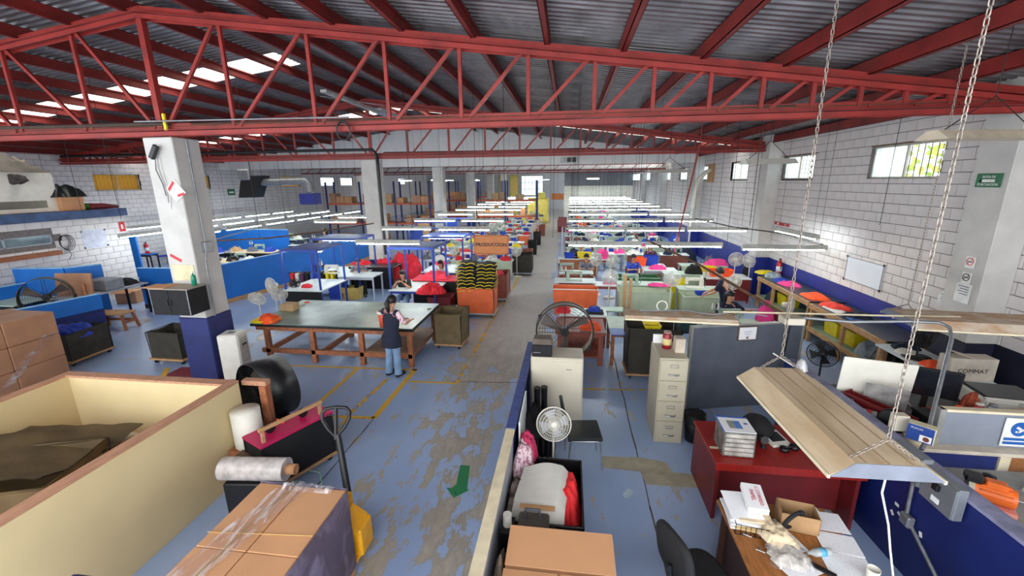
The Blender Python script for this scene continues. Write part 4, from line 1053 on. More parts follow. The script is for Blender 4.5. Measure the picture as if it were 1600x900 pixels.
# extinguisher, its sign, whiteboard and pilaster notices
def ext(loc, label, rz=0):
    t = thing('fire_extinguisher', label, 'fire extinguisher', loc, rz)
    MB().lathe([(0, 0), (.075, 0), (.08, .02), (.08, .36), (.06, .42), (.025, .45), (.02, .48), (0, .48)][::1], (0, 0, 0), None, 16).build('cylinder', mat('extinguisher_red', (204, 24, 34), .3), t)
    MB().obox((0, 0, .5), (.03, .1, .05), None, .006).build('valve', BLACK, t); MB().tube([(0, -.04, .5), (0, -.11, .42), (0, -.1, .2)], .012, 6).build('hose', BLACK, t)
    MB().lathe([(.081, .12), (.0815, .12), (.0815, .28), (.081, .28)], (0, 0, 0), None, 16).build('paper_label', PAPER, t); return t
p = PX(1218, 415, XR-.1); ext((XR-.1, p.y, p.z-.3), 'red fire extinguisher on the blue right wall')
def board(name, label, cat, px0, py0, px1, py1, x, m, t=.01, s_=-1, frame=None):
    """flat notice on a wall along Y; corners as seen"""
    a = PX(px0, py0, x); b = PX(px1, py1, x); y0, y1 = sorted((a.y, b.y)); z0, z1 = sorted((a.z, b.z))
    r = thing(name, label, cat, (x, (y0+y1)/2, z0)); w = (y1-y0)/2; h = z1-z0
    B('board_panel', m, r, min(0, s_*t), -w, 0, max(0, s_*t), w, h, .002)
    if frame:
        mb = MB(); e = .015
        for q in ((-w, -w+e, 0, h), (w-e, w, 0, h), (-w, w, 0, e), (-w, w, h-e, h)): mb.box(s_*t, q[0], q[2], s_*(t+.008), q[1], q[3])
        mb.build('frame', frame, r)
    return r, w, h
r, w, h = board('whiteboard', 'white dry-erase board hung on the block right wall', 'whiteboard', 1326, 400, 1375, 455, XR-.012, mat('whiteboard_face', (226, 234, 244), .3, 0, .015), .015, -1, STEEL)
for sy in (-1, 1):
    for q in (0, h): B('corner_cap', BLACK, r, -.03, sy*w-.025, q-.025, -.012, sy*w+.025, q+.025, .004)
REDS = mat('sign_red', (206, 30, 44), .5); WH = mat('sign_white', (236, 236, 232), .6); GRS = mat('sign_green', (24, 104, 66), .5); BLS = mat('sign_blue', (30, 96, 176), .5)
r, w, h = board('safety_sign', 'red double sign above the extinguisher on the right wall', 'sign', 1211, 346, 1233, 355, XR-.012, REDS, .008)
fM = lambda y, z, d=-.011: face((d, y, z), (0, -1, 0), (0, 0, 1))
for sy in (-1, 1):
    mb = MB(); c = sy*w*.5
    if sy > 0: mb.hull([(-.009, c-.06, h*.15), (-.012, c-.06, h*.15), (-.012, c+.06, h*.15), (-.009, c+.06, h*.15)], [(-.009, c-.06, h*.85), (-.012, c-.06, h*.85), (-.012, c+.06, h*.85), (-.009, c+.06, h*.85)])
    else:
        mb.box(-.012, c-.02, h*.45, -.009, c+.02, h*.88); mb.add([(-.012, c-.06, h*.45), (-.012, c+.06, h*.45), (-.012, c, h*.12)], [(0, 1, 2), (2, 1, 0)])
    mb.build('pictogram', WH, r)
r = thing('exit_sign', 'green evacuation route sign on the near right pilaster', 'sign', (XR-.43, 7.34, PX(1557, 283, XR-.43).z-.09))
B('board_panel', GRS, r, -.008, -.2, 0, 0, .2, .2, .002)
text('RUTA DE', .05, fM(0, .15), WH, r); text('EVACUACION', .05, fM(0, .04), WH, r)
mb = MB(); mb.box(-.0105, -.1, .075, -.0085, .1, .115); mb.add([(-.0105, .1, .065), (-.0105, .1, .125), (-.0105, .15, .095)], [(0, 1, 2), (2, 1, 0)]); mb.build('arrow', WH, r)
for i, (px, py, lab) in enumerate(((1522, 411, 'round no smoking notice, upper one on the right pilaster'), (1517, 436, 'round prohibition notice, lower one on the right pilaster'))):
    q = PX(px, py, XR-.43); r = thing('prohibition_sign', lab, 'sign', (XR-.43, 7.3, q.z))
    B('board_panel', WH, r, -.006, -.08, -.09, 0, .08, .09, .002)
    mb = MB(); mb.tube([(-.008, .055*math.cos(a), .01+.055*math.sin(a)) for a in [2*PI*k/20 for k in range(20)]], .006, 5, True); mb.beam((-.008, -.04, .05), (-.008, .04, -.03), .008, .004)
    mb.build('ring', (REDS, BLACK)[i], r); B('pictogram', BLACK, r, -.009, -.035, .0, -.006, .035, .014, 0)
for i, (px, py, w_, h_) in enumerate(((1478, 466, .3, .2), (1512, 460, .26, .3))):
    q = PX(px, py, XR-.012 if i == 0 else XR-.43); x = q.x
    r = thing('notice_sheet', ('white printed notice on the blocks left of the pilaster', 'white printed notice low on the pilaster')[i], 'notice', (x, q.y if i == 0 else 7.3, q.z-h_/2))
    B('board_panel', WH, r, -.005, -w_/2, 0, 0, w_/2, h_, .001)
    for k in range(4): B('printed_line', GREYF, r, -.007, -w_/2+.04, h_-.05-k*.04, -.005, w_/2-.04-.03*(k % 2), h_-.038-k*.04, 0)
# white duct at the far right window, and the flat lamps hung there
t = thing('air_duct', 'white flexible duct bending out of the right wall window', 'duct', (0, 0, 0))
a = PX(1106, 268, XR-.15)
MB().tube([(XR, a.y, a.z+.05), (XR-.2, a.y, a.z), (XR-.55, a.y-.1, a.z-.35), (XR-.7, a.y-.15, a.z-1.0), (XR-.75, a.y-.2, a.z-1.7)], .1, 10).build('duct_hose', OFFW, t)
MB().cyl((XR-.75, a.y-.2, a.z-1.7), (XR-.78, a.y-.2, 0), .045, n=8).build('drop_pipe', OFFW, t)
B('window_plate', WOOD, t, XR-.03, a.y-.55, a.z-.5, XR-.005, a.y+.45, a.z+.35, .004)
for i, (px, py, y, L) in enumerate(((1200, 256, 9.6, 1.0), (1045, 270, 14.0, 1.2), (1540, 218, 5.6, 1.25))):
    p = PY(px, py, y); t = thing('reflector_lamp', ('flat dusty reflector lamp left of the barred window', 'white reflector lamp near the duct', 'pale reflector lamp at the top right edge')[i], 'lamp', p, (.1, .0, .15)[i])
    MB().hull([(-L/2, -.2, 0), (L/2, -.2, 0), (L/2, .2, 0), (-L/2, .2, 0)], [(-L/2, -.06, .1), (L/2, -.06, .1), (L/2, .06, .1), (-L/2, .06, .1)]).build('reflector', (OFFW, OFFW, mat('cream_reflector', (214, 200, 176), .6))[i], t)
    for s_ in (-1, 1): MB().tube([(s_*L*.4, 0, .1), (0, 0, .45)], .006, 4).build('hanging_wire', DKMETAL, t)
    MB().cyl((0, 0, .45), (0, 0, ROOFZ(p.x)-p.z-.01), .006, n=4).build('hanging_wire', DKMETAL, t)
# rusty hanging pipe and thin drops from the roof
t = thing('hanging_pipe', 'thin red pipe slanting down from the roof over the right block', 'pipe', (0, 0, 0))
a = PY(1094, 225, 11.5); b = PY(1052, 400, 11.5); MB().tube([a, b], .022, 6).build('pipe_run', RED, t)
a = PY(1098, 200, 11.5); MB().tube([(a.x, 11.5, ROOFZ(a.x)), PY(1094, 226, 11.5)], .012, 5).build('hanger_rod', RED, t)
for i, (px, y) in enumerate(((865, 12), (903, 10.6), (1000, 12.5), (1145, 10.5), (1385, 8.2), (1178, 8), (120, 9), (180, 9.5), (440, 12), (505, 13), (640, 12.5), (756, 14), (860, 16), (395, 11))):
    q = PY(px, 300, y); t = thing('drop_wire', 'thin wire dropping from the roof, %s from the left' % (WORD+['twelfth', 'thirteenth', 'fourteenth'])[sorted((865, 903, 1000, 1145, 1385, 1178, 120, 180, 440, 505, 640, 756, 860, 395)).index(px)].replace('nearest', 'first').replace('farthest', 'eleventh'), 'wire', (q.x, y, 0), 0, 'wires dropping from the roof')
    MB().cyl((0, 0, (2.25 if y > 9.9 else 3.0)), (0, 0, ROOFZ(q.x)), .0055, n=4).build('wire', DKMETAL, t)
# dusty conduit runs above the rows
def pipe(label, pts, r=.018, m=STEEL, name='conduit', cat='conduit', n=6):
    return tag(MB().tube(pts, r, n).build(name, m), label, cat)
pipe('dusty conduit slanting above the right sewing rows to the seated person', [P(1010, 375, 2.3), P(1090, 412, 2.2), P(1180, 465, 2.1), P(1240, 500, 2.05)], .022, DUST)
pipe('dark conduit along the right ends of the light rows', [(5.0, 17.8, 2.3), (5.3, 14.6, 2.3), (6.0, 13.0, 2.3), (5.9, 10.7, 2.3)], .02, DKMETAL)
pipe('dusty rust conduit crossing above the left booths', [P(300, 378, 2.35), P(420, 372, 2.35), P(500, 362, 2.35), P(610, 345, 2.35), P(690, 330, 2.35)], .022, DUST)
pipe('grey conduit above the left work area', [P(320, 378, 2.25), P(400, 357, 2.25), P(480, 345, 2.25), P(560, 333, 2.25)], .018, STEEL)
# ---------------------------------------------------------------- left block: booths, women sewing, carts
def booth(label, x0, x1, y0, y1, h=2.05, skirt=None, top=WHITE, ht=.85, lamp=True, tabled=True):
    t = thing('sewing_booth', label, 'booth', ((x0+x1)/2, y0, 0)); w = (x1-x0)/2; d = y1-y0
    for sx in (-1, 1):
        for yy in (0, d): B('post', BLUES, t, sx*w-.025, yy-.025, 0, sx*w+.025, yy+.025, h, .003)
    mb = MB()
    for yy in (0, d): mb.box(-w, yy-.02, h-.05, w, yy+.02, h, .003)
    for sx in (-1, 1): mb.box(sx*w-.02, 0, h-.05, sx*w+.02, d, h, .003)
    mb.build('top_frame', BLUES, t)
    B('canopy', BLUES, t, -w, 0, h, w, d, h+.015, .003)
    if lamp:
        lh = B('lamp_housing', OFFW, t, -w*.85, d*.25, h-.09, w*.85, d*.4, h-.05, .003); MB().cyl((-w*.8, d*.32, h-.105), (w*.8, d*.32, h-.105), .012, n=8).build('tube', TUBEM, lh)
    if tabled:
        B('table_top', top, t, -w-.05, -.08, ht-.04, w+.05, d+.05, ht, .005)
        B('table_rail', BLUES, t, -w, -.03, ht-.12, w, .0, ht-.04, .002)
        if skirt: B('skirt', skirt, t, -w-.02, -.06, .05, w+.02, -.03, ht-.045, .004)
    return t
a = P(447, 452, .85); b = P(509, 450, .85)
booth('blue steel booth over a black skirted white table, nearest the partition', a.x, b.x, a.y, a.y+1.35, 2.0, BLACKF)
p = P(452, 438, .9); t = make_fan((a.x+.12, a.y+.25, .35), .6, 'small black fan on the black skirted booth table', .62, .14, None, m=BLACK, base=False)
pile('cloth_pile', 'red and white scraps on the black skirted booth table', REDF, (a.x+.45, a.y+.3, .85), .35, .25, .1, 15)
c = P(611, 452, .8); d = P(680, 453, .8)
booth('blue steel booth with the woman sewing red cloth', c.x, d.x, c.y, c.y+1.25, 2.02, None, WHITE, .8)
f = P(735, 400, .9)
booth('blue steel booth behind, with a plain blue canopy', -5.0, -3.55, 13.9, 15.2, 2.0, None, WHITE, .8)
booth('blue steel booth far left, behind the nearest booth', -8.6, -7.0, 13.2, 14.5, 2.0, None, WHITE, .8)
# tables
p = P(560, 430, .85); table('work_table', 'white slatted table on grey legs between two booths', 1.25, .75, .86, WHITE, GREYL, (p.x, p.y+.15, 0), leg=.045)
p = P(580, 415, .9); table('work_table', 'black table heaped with red cloth, beside the white slatted table', 1.7, .9, .88, BLACKG, BLACK, (p.x+.05, p.y+.25, 0), skirt=BLACKF)
for (px, py, z, w, d_, h, m, lab) in ((565, 412, .88, .75, .5, .14, REDF, 'red and black cloth on the black table'), (600, 410, .88, .6, .5, .16, REDF, 'red cloth at the right side of the black table'),
                                      (690, 412, .86, .5, .5, .1, mat('coral_red_fabric', (238, 60, 84), .8), 'coral cloth laid before the woman in white collar')):
    q = P(px, py, z); pile('cloth_pile', lab, m, q, w, d_, h, px)
q = P(628, 425, .5); pile('cloth_pile', 'big red heap of bags behind the first sewing woman', REDF, (q.x-.1, q.y+.6, 0), 1.7, 1.1, 1.15, 33, rough=1.4, n=24)
q = P(650, 418, .5); pile('cloth_pile', 'yellow and red straps heaped by the big red heap', YELF, (q.x-.2, q.y+.2, 0), .45, .5, .95, 34)
table('work_table', 'black skirted long table with coral cloth at the second sewing woman', 1.9, .8, .86, mat('coral_red_fabric', (238, 60, 84), .8), BLACK, (P(715, 425, .86).x-.2, 12.75, 0), skirt=BLACKF)
pile('cloth_pile', 'raised coral cloth under the second woman\'s hands', mat('coral_red_fabric', (238, 60, 84), .8), (P(712, 412, .86).x, 12.7, .86), .9, .45, .22, 35)
figure('woman with long black hair sewing red cloth in the blue booth', (P(658, 440, .6).x, 11.75, 0), PI+.1, sit=True, wl_=(-.1, .38, .98), wr_=(.12, .38, .98), shirt=BLACKF, pants=JEANS, hairlong=True, head=(0, .05), lean=.05)
q = P(662, 450, .8); pile('garment', 'large red cloth spread over the booth table by the first woman', REDF, (-3.8, 11.1, .8), .8, .55, .24, 36, cat='cloth', rough=1.5, n=26)
figure('woman in white collar and dark sleeves at the coral cloth', (P(712, 405, 1.0).x, 13.4, 0), PI, sit=True, wl_=(-.16, .4, .95), wr_=(.16, .4, .95), shirt=mat('lilac_cloth', (222, 206, 226), .8), sleeve=mat('lilac_cloth', (222, 206, 226), .8), pants=JEANS, hairlong=True, head=(0, .06))
figure('worker in dark shirt bent over a white machine behind the black table', (P(588, 405, 1.0).x, 13.6, 0), PI+.5, sit=True, wl_=(-.16, .4, .9), wr_=(.16, .4, .9), shirt=GREYF, pants=BLACKF, hairlong=False, head=(0, .08), lean=.06)
dup(mC, (P(573, 405, .9).x, 12.95, .88), PI, 'off white sewing machine by the bent worker', 'sewing machines of the left block')
rack_chair('black chair beside the blue partition', (P(498, 432, .45).x, P(498, 440, .2).y, 0), -.6, BLACKF)
# rack of coloured bags
t = thing('garment_rack', 'low black rail rack hung with coloured cloths by the partition', 'rack', (P(522, 432, .5).x, 12.9, 0), .25)
for sx in (-1, 1): B('rack_post', BLACK, t, sx*.75-.02, -.02, 0, sx*.75+.02, .02, .95, .003)
MB().cyl((-.75, 0, .93), (.75, 0, .93), .015, n=8).build('rail', BLACK, t); B('base_bar', BLACK, t, -.75, -.15, .1, .75, .15, .13, .003)
for k, (m, nm) in enumerate(((REDF, 'red'), (WHITEF, 'white'), (mat('plum_fabric', (86, 44, 84), .85), 'plum'), (BLACKF, 'black'), (mat('sky_blue_cloth', (70, 120, 200), .7), 'sky blue'), (BLUEF, 'blue'), (BLACKF, 'black'), (YELF, 'yellow green'), (YELF, 'yellow'))):
    o = tag(MB().obox((0, 0, -.28), (.1, .36, .55), None, .02).build('hanging_cloth', m), '%s cloth hanging on the low rack, %s from left' % (nm, ('first', 'second', 'third', 'fourth', 'fifth', 'sixth', 'seventh', 'eighth', 'ninth')[k]), 'cloth', 'cloths on the low rack')
    o.location = t.location+Matrix.Rotation(.25, 3, 'Z') @ Vector((-.64+k*.16, 0, .93)); o.rotation_euler = (0, 0, .25)
# carts along the gangway
p = P(742, 492, 0)
canvas_cart('fabric_cart', 'orange sided cart piled with black and yellow vests', (-2.6, 11.75, 0), 0, 1.1, .75, .85, ORANGE, flare=.02, basem=GREYL)
vest_n = 0
for col in range(2):
    for k in range(9):
        mb = MB(); sd = col*20+k
        def fn(u, v, sd=sd):
            return ((u-.5)*.56+.03*noise.noise(Vector((v*3, sd, 0))), (v-.5)*.6+.03*noise.noise(Vector((u*3, sd, 4))), .05+.03*noise.noise(Vector((u*4, v*4, sd)))-.05*abs(u-.5)*2)
        mb.cur = 0; mb.sheet(fn, 8, 8, .085)
        mb.cur = 1
        for s_ in (-.14, .12): mb.tube([(s_-.1, -.31, .02), (s_-.05, -.33, .045), (s_+.06, -.325, .05+.01*(k % 3)), (s_+.14, -.31, .03)], .011, 6)
        mb.tube([(-.28+.56*col, -.28, .03), (-.3+.6*col, 0, .04), (-.28+.56*col, .28, .03)], .009, 5)
        o = mb.build('safety_vest', [BLACKF, YELF]); o.location = (-2.87+.54*col+R_.uniform(-.03, .03), 11.75+R_.uniform(-.04, .04), .74+k*.098+(.0 if col == 0 else -.03)); o.rotation_euler = (0, R_.uniform(-.05, .05), R_.uniform(-.12, .12))
        tag(o, 'black vest with yellow trim, %s in the %s stack on the orange cart' % (('lowest', 'second', 'third', 'fourth', 'fifth', 'sixth', 'seventh', 'eighth', 'topmost')[k], ('left', 'right')[col]), 'vest', 'vests piled on the orange cart')
tub('trolley_bin', 'maroon bin left of the orange vest cart', MAROON, (-3.7, 11.75, 0), .7, .6, .55, cat='bin')
canvas_cart('fabric_cart', 'brown cart with pink cloth behind the orange vest cart', (-2.35, 13.5, 0), 0, .85, .95, .9, BROWNT, flare=.0, basem=GREYL)
pile('cloth_pile', 'pink cloth filling the brown cart', mat('coral_red_fabric', (238, 60, 84), .8), (-2.35, 13.5, .72), .74, .8, .24, 44)
a = P(800, 431, 0); b = P(831, 432, 0)
canvas_cart('canvas_cart', 'dark canvas cart standing beside the gangway beyond the sign', ((a.x+b.x)/2, a.y+.45, 0), 0, b.x-a.x, .85, .88, CANVASD, flare=.0, basem=GREYL)
bin_('plastic_bin', 'yellow topped carton in front of the white slatted table', mat('manila_carton', (206, 178, 96), .8), (P(545, 470, 0).x, P(545, 470, 0).y+.3, 0), .62, .4, .42)
for k in range(3): bin_('plastic_crate', ('lowest', 'middle', 'top')[k]+' blue crate stacked right of the black booth skirt', BLUEF, (P(522, 470, 0).x, P(522, 470, 0).y+.35, .21*k), .55, .4, .22, cat='crate', group='blue crates by the booth')
# hanging sign
s0 = PY(740, 367, 11.2); s1 = PY(795, 398, 11.2); w = (s1.x-s0.x)/2; h = s0.z-s1.z
t = thing('hanging_sign', 'wooden hanging sign reading PRODUCCION over the vest cart', 'sign', ((s0.x+s1.x)/2, 11.2, s1.z))
B('board_panel', mat('sign_wood', (206, 130, 74), .6, 0, .12, 4, stretch=(1, 1, 10)), t, -w, 0, 0, w, .02, h, .003)
mb = MB(); e = .035
for q in ((-w, w, 0, e), (-w, w, h-e, h), (-w, -w+e, 0, h), (w-e, w, 0, h)): mb.box(q[0], -.008, q[2], q[1], 0, q[3])
mb.build('frame', mat('sign_frame_wood', (184, 104, 56), .6), t)
text('PRODUCCION', .128, face((0, -.003, h/2), (1, 0, 0), (0, 0, 1)), mat('sign_lettering', (44, 34, 40), .6), t, 'lettering', .002, .004)
for s_ in (-1, 1): MB().cyl((s_*w*.8, .01, h), (s_*w*.8, .01, ROOFZ(-2.2)-s1.z), .006, n=4).build('hanging_wire', DKMETAL, t)
# the blue partition along the left work area
def part(label, pts, h, m=BLUE, cap=BLUEL, base=None, th=.07, name='partition'):
    t = thing(name, label, 'partition', (pts[0][0], pts[0][1], 0)); o = Vector((pts[0][0], pts[0][1], 0))
    for i in range(len(pts)-1):
        a = Vector((*pts[i], 0))-o; b = Vector((*pts[i+1], 0))-o; L = (b-a).length; n = max(1, round(L/2.4))
        for k in range(n):
            p = a.lerp(b, k/n); q = a.lerp(b, (k+1)/n); d = (q-p).normalized()*.003; hb = .12 if base else 0
            MB().beam((p.x+d.x, p.y+d.y, (h-.03+hb)/2), (q.x-d.x, q.y-d.y, (h-.03+hb)/2), h-.03-hb, th, (0, 0, 1) if False else (0, 0, 1)).build('panel', m, t)
            if base: MB().beam((p.x, p.y, .06), (q.x, q.y, .06), .12, th+.02).build('base_board', base, t)
        MB().beam((a.x, a.y, h-.012), (b.x, b.y, h-.012), .024, th+.03).build('cap_strip', cap, t)
    return t
# MB.beam: w runs across, h along the up axis
def wall_panel(mb, a, b, z0, z1, th):
    a = Vector(a); b = Vector(b); d = (b-a); L = d.length; ang = math.atan2(d.y, d.x)
    mb.obox(((a.x+b.x)/2, (a.y+b.y)/2, (z0+z1)/2), (L, th, z1-z0), Matrix.Rotation(ang, 3, 'Z'), .003); return mb
def part(label, pts, h, m=BLUE, cap=BLUEL, base=None, th=.07, name='partition', lower=None, hl=.0, pw=2.4):
    o = Vector((pts[0][0], pts[0][1], 0)); t = thing(name, label, 'partition', o)
    for i in range(len(pts)-1):
        a = Vector((*pts[i], 0))-o; b = Vector((*pts[i+1], 0))-o; L = (b-a).length; n = max(1, round(L/pw)); hb = .14 if base else 0
        for k in range(n):
            p = a.lerp(b, k/n); q = a.lerp(b, (k+1)/n); d = (q-p).normalized()*.002
            wall_panel(MB(), p+d, q-d, max(hb, hl), h-.025, th).build('panel', m, t)
            if hl: wall_panel(MB(), p+d, q-d, hb, hl, th+.004).build('lower_panel', lower, t)
        if base: wall_panel(MB(), a, b, 0, hb, th+.02).build('base_board', base, t)
        wall_panel(MB(), a, b, h-.025, h, th+.025).build('cap_strip', cap, t)
    return t
XP = -11.2
pa = PX(335, 415, XP); hz = 1.32
part('long bright blue partition running back behind the white column', [(XP+.0, 11.6), (XP+.9, 16.2), (XP+1.0, 21.5)], hz, base=WOOD)
a = P(215, 418, hz); b = P(262, 416, hz)
part('short bright blue partition end left of the white column', [(a.x, a.y), (a.x+1.75, a.y+.1), (XP, 11.6)], hz, base=DKMETAL)
part('blue partition at the back left with the fire extinguisher', [(-19.5, 20.5), (-14.6, 20.5)], 1.5, base=DKMETAL)
part('blue partition beyond the office corner', [(-19.9, 14.8), (-17.2, 14.8)], 1.9)
# left cubicles
a = P(0, 413, 1.3)
x1 = P(158, 412, 1.35)
part('bright blue cubicle partition beside the brown drum fan', [tuple(P(15, 419, 1.6)[:2]), tuple(P(100, 418, 1.6)[:2]), tuple(P(158, 412, 1.6)[:2])], 1.6)
x2 = P(155, 458, 1.15)
part('two tone blue partition behind the dark canvas cart', [(x2.x-.6, x2.y-2.4), (x2.x, x2.y)], 1.15, BLUE, BLUEL, None, lower=NAVY, hl=.75)
part('blue partition against the office wall', [(XO+.25, 6.5), (XO+.28, 11.0)], 1.2)
# work tables of the left hall
for i, (x, y, w_, d_, m, lab) in enumerate(((-13.4, 15.2, 2.2, .9, mat('pale_wood_top', (206, 182, 146), .5), 'pale wood table first behind the blue partition'), (-14.4, 17.6, 2.4, .9, mat('pale_wood_top', (206, 182, 146), .5), 'pale wood table second behind the blue partition'),
                                            (-12.8, 20.0, 2.4, .9, WHITE, 'white table farther behind the blue partition'), (-16.6, 17.2, 2.2, .9, WHITE, 'white table near the left block wall'), (-15.8, 21.8, 2.4, .9, PALEG, 'pale table at the back of the left work area'), (-12.35, 12.9, 1.6, .8, WHITE, 'white table just left of the column behind the partition'))):
    table('work_table', lab, w_, d_, .82, m, DKMETAL, (x, y, 0), .1*(i % 3-1), leg=.05)
    for k in range(3):
        mm = (NAVYF, BLACKF, WHITEF, mat('tan_fabric', (186, 148, 104), .8), GREYF, BLUEF)[(i*3+k) % 6]
        pile('cloth_pile', '%s goods on the %s' % (('left', 'middle', 'right')[k], lab), mm, (x-.75*w_/2+k*w_*.36, y, .82), .45, .4, .2, 100+i*3+k, group='goods of the left work area')
    dup(mach[i % 3], (x+.2, y+.15, .82), PI, 'sewing machine on the %s' % lab, 'sewing machines of the left hall')
figure('worker in black cap seated behind the blue partition', (-11.9, 13.6, 0), PI, sit=True, wl_=(-.16, .4, .95), wr_=(.16, .4, .95), shirt=BLACKF, pants=JEANS, hairlong=False)
figure('worker in lilac shirt standing far behind the partition', (-11.7, 19.2, 0), 2.0, wl_=(-.2, .4, 1.0), wr_=(.2, .4, 1.0), shirt=mat('lilac_cloth2', (150, 140, 190), .8), pants=JEANS)
# corner by the office: machine, crates, extinguisher
q = P(160, 405, .8)
o = thing('steel_tank', 'large cream and grey steel crate by the office corner', 'crate', (-14.3, 13.2, 0), .2)
B('tank_body', mat('worn_cream_steel', (192, 188, 168), .6, .1, .14, 3), o, -.8, -.4, .06, .8, .4, .62, .03); B('tank_top', WHITE, o, -.82, -.42, .62, .82, .42, .66, .006); B('skid', DKMETAL, o, -.75, -.35, 0, .75, .35, .06, .004)
pile('cloth_pile', 'white cloth on the cream steel crate', WHITEF, (o.location.x+.3, o.location.y+.1, .66), .6, .5, .2, 141); 
ext((P(200, 400, .8).x, P(200, 400, .8).y+.9, .76), 'red fire extinguisher by the office corner')
table('work_table', 'stand under the office corner extinguisher', .7, .45, .76, BLUE, DKMETAL, (P(200, 400, .8).x, P(200, 400, .8).y+.9, 0))
rack_chair('blue work chair by the office corner extinguisher', (P(215, 402, .6).x, P(215, 402, .6).y+1.2, 0), 2.4)
rack_chair('black work chair behind the cream steel crate', (P(226, 400, .6).x, P(226, 400, .6).y+1.4, 0), 2.0, BLACKF)
t = thing('carton', 'open brown carton on the floor beyond the blue cubicle', 'box', (-14.55, 11.9, 0), .3)
B('carton_body', CARD, t, -.3, -.22, 0, .3, .22, .4, .004); MB().obox((-.02, -.3, .44), (.6, .22, .006), Matrix.Rotation(.5, 3, 'X')).build('flap', CARD, t)
t = thing('cubicle_table', 'grey boxes and black machine parts on the cubicle table', 'table', (-13.1, 10.0, 0), PI/2)
B('table_top', GREYL, t, -1.0, -.4, .9, 1.0, .4, .94, .006); [B('leg', DKMETAL, t, x, y, 0, x+.05, y+.05, .9) for x in (-.95, .9) for y in (-.38, .33)]
o = tag(B('machine_case', mat('mid_grey_case', (146, 150, 154), .5), None, -.35, -.25, 0, .35, .25, .3, .02), 'grey case on the cubicle table', 'case'); o.location = t.location+Vector((0, .1, .94))
pile('cloth_pile', 'dark cloth beside the grey case', BLACKF, t.location+Vector((0, .72, .94)), .5, .5, .18, 142)
# on the office roof: cupboard with sheet, sacks, carton, rolled cloth
roofz = zo
def OR(px, py, x): return PX(px, py, x)
xc = XO-.35
a = OR(92, 270, xc); b_ = OR(85, 330, xc)
t = thing('storage_cabinet', 'big cream cabinet with an open slot on the office roof', 'cabinet', (xc, a.y-1.0, roofz))
ch = OR(70, 270, xc).z-roofz
yf = OR(88, 300, xc).y; t.location.y = yf; D = 2.6
mb = MB()
for q in ((-D, 0, 0, .12), (-D, 0, .34, ch), (-D, -D+.5, .12, .34), (-.3, 0, .12, .34)): mb.box(-.03, q[0], q[2], 0, q[1], q[3])
mb.box(-.9, -D, 0, -.03, -D+.03, ch); mb.box(-.9, -.03, 0, -.03, 0, ch); mb.box(-.9, -D, 0, -.03, 0, .03); mb.box(-.9, -D, ch-.03, -.03, 0, ch); mb.box(-.93, -D, 0, -.9, 0, ch)
mb.build('cabinet_shell', OFFW, t)
o = cloth_bm(1.0, 2.0, .5, 151, 1.5, 26).build('draped_sheet', mat('dusty_grey_sheet', (126, 118, 108), .8, 0, .2, 3, .5, 10)); o.location = (xc-.45, yf-.9, roofz+ch); tag(o, 'crumpled dusty grey sheet on top of the roof cabinet', 'sheet')
o = cloth_bm(.3, .3, .42, 152, 1.5, 12).build('sheet_knot', mat('dark_sheet_knot', (70, 62, 60), .8)); 
o.rotation_euler = (0, PI/2, 0); o.location = (xc+.001, yf-.95, roofz+ch-.2); tag(o, 'dark knotted end of the sheet hanging down the cabinet front', 'cloth')
q = OR(108, 318, xc); pile('carton', 'brown carton on the office roof', CARD, (xc-.1, q.y, roofz), .01, .01, .01, 1, cat='box')
bpy.data.objects.remove(bpy.data.objects['carton.001']) if 'carton.001' in bpy.data.objects else None
o = tag(B('roof_carton', CARD, None, -.35, -.32, 0, .2, .32, .42, .006), 'brown carton beside the cabinet on the office roof', 'box'); o.location = (xc-.05, q.y, roofz)
o = pile('sack', 'glossy black sack bulging over the roof carton', BLACKG, (xc-.1, OR(104, 300, xc).y, roofz+.42), .6, 1.0, .45, 153, cat='sack')
o = MB().tube([(0, -.1, .1), (0, .3, .09), (0, .75, .05)], [.12, .11, .05], 10).build('rolled_cloth', [mat('green_red_cloth', (40, 110, 50), .8)]); o.location = (xc, OR(132, 315, xc).y-.1, roofz); tag(o, 'rolled green cloth at the edge of the office roof', 'cloth')
o = MB().tube([(0, -.1, .1), (0, .3, .09), (0, .8, .05)], [.1, .1, .05], 10).build('rolled_cloth', MAROON); o.location = (xc+.1, OR(140, 318, xc).y, roofz); tag(o, 'rolled dark red cloth at the edge of the office roof', 'cloth')
# on the office wall
r, w, h = board('paper_notice', 'large pale paper pinned to the office wall', 'notice', 125, 361, 170, 384, XO+.014, mat('pale_paper', (206, 206, 222), .7), .006, 1)
for sy in (-1, 1):
    for q in (.03, h-.03): MB().cyl((.006, sy*w*.95, q), (.014, sy*w*.95, q), .03, n=8).build('pin', BLACK, r)
r, w, h = board('safety_sign', 'red extinguisher sign at the office corner', 'sign', 184, 347, 197, 361, XO+.014, REDS, .006, 1)
B('pictogram', WH, r, .006, -.03, .09, .009, .03, h-.09, 0)
t = thing('cable_coil', 'coil of dark cable hanging on the office wall', 'cable', (XO+.05, PX(98, 378, XO).y, PX(98, 378, XO).z))
mb = MB()
for k in range(4): mb.tube([(.015*k, (.13+.02*k)*math.cos(a)+.02*k, (.2+.015*k)*math.sin(a)-.01*k) for a in [2*PI*i/24 for i in range(24)]], .009, 5, True)
mb.build('coil', BLACK, t); MB().tube([(0, .05, -.2), (.02, .1, -.4), (.02, .0, -.55)], .008, 5).build('loose_end', BLACK, t)
t = thing('shelf_board', 'brown board leaning below the office window', 'board', (XO+.1, PX(40, 398, XO).y, PX(40, 398, XO).z-.06)); B('board_panel', WOODD, t, -.08, -1.6, -.05, .12, .75, .07, .004)
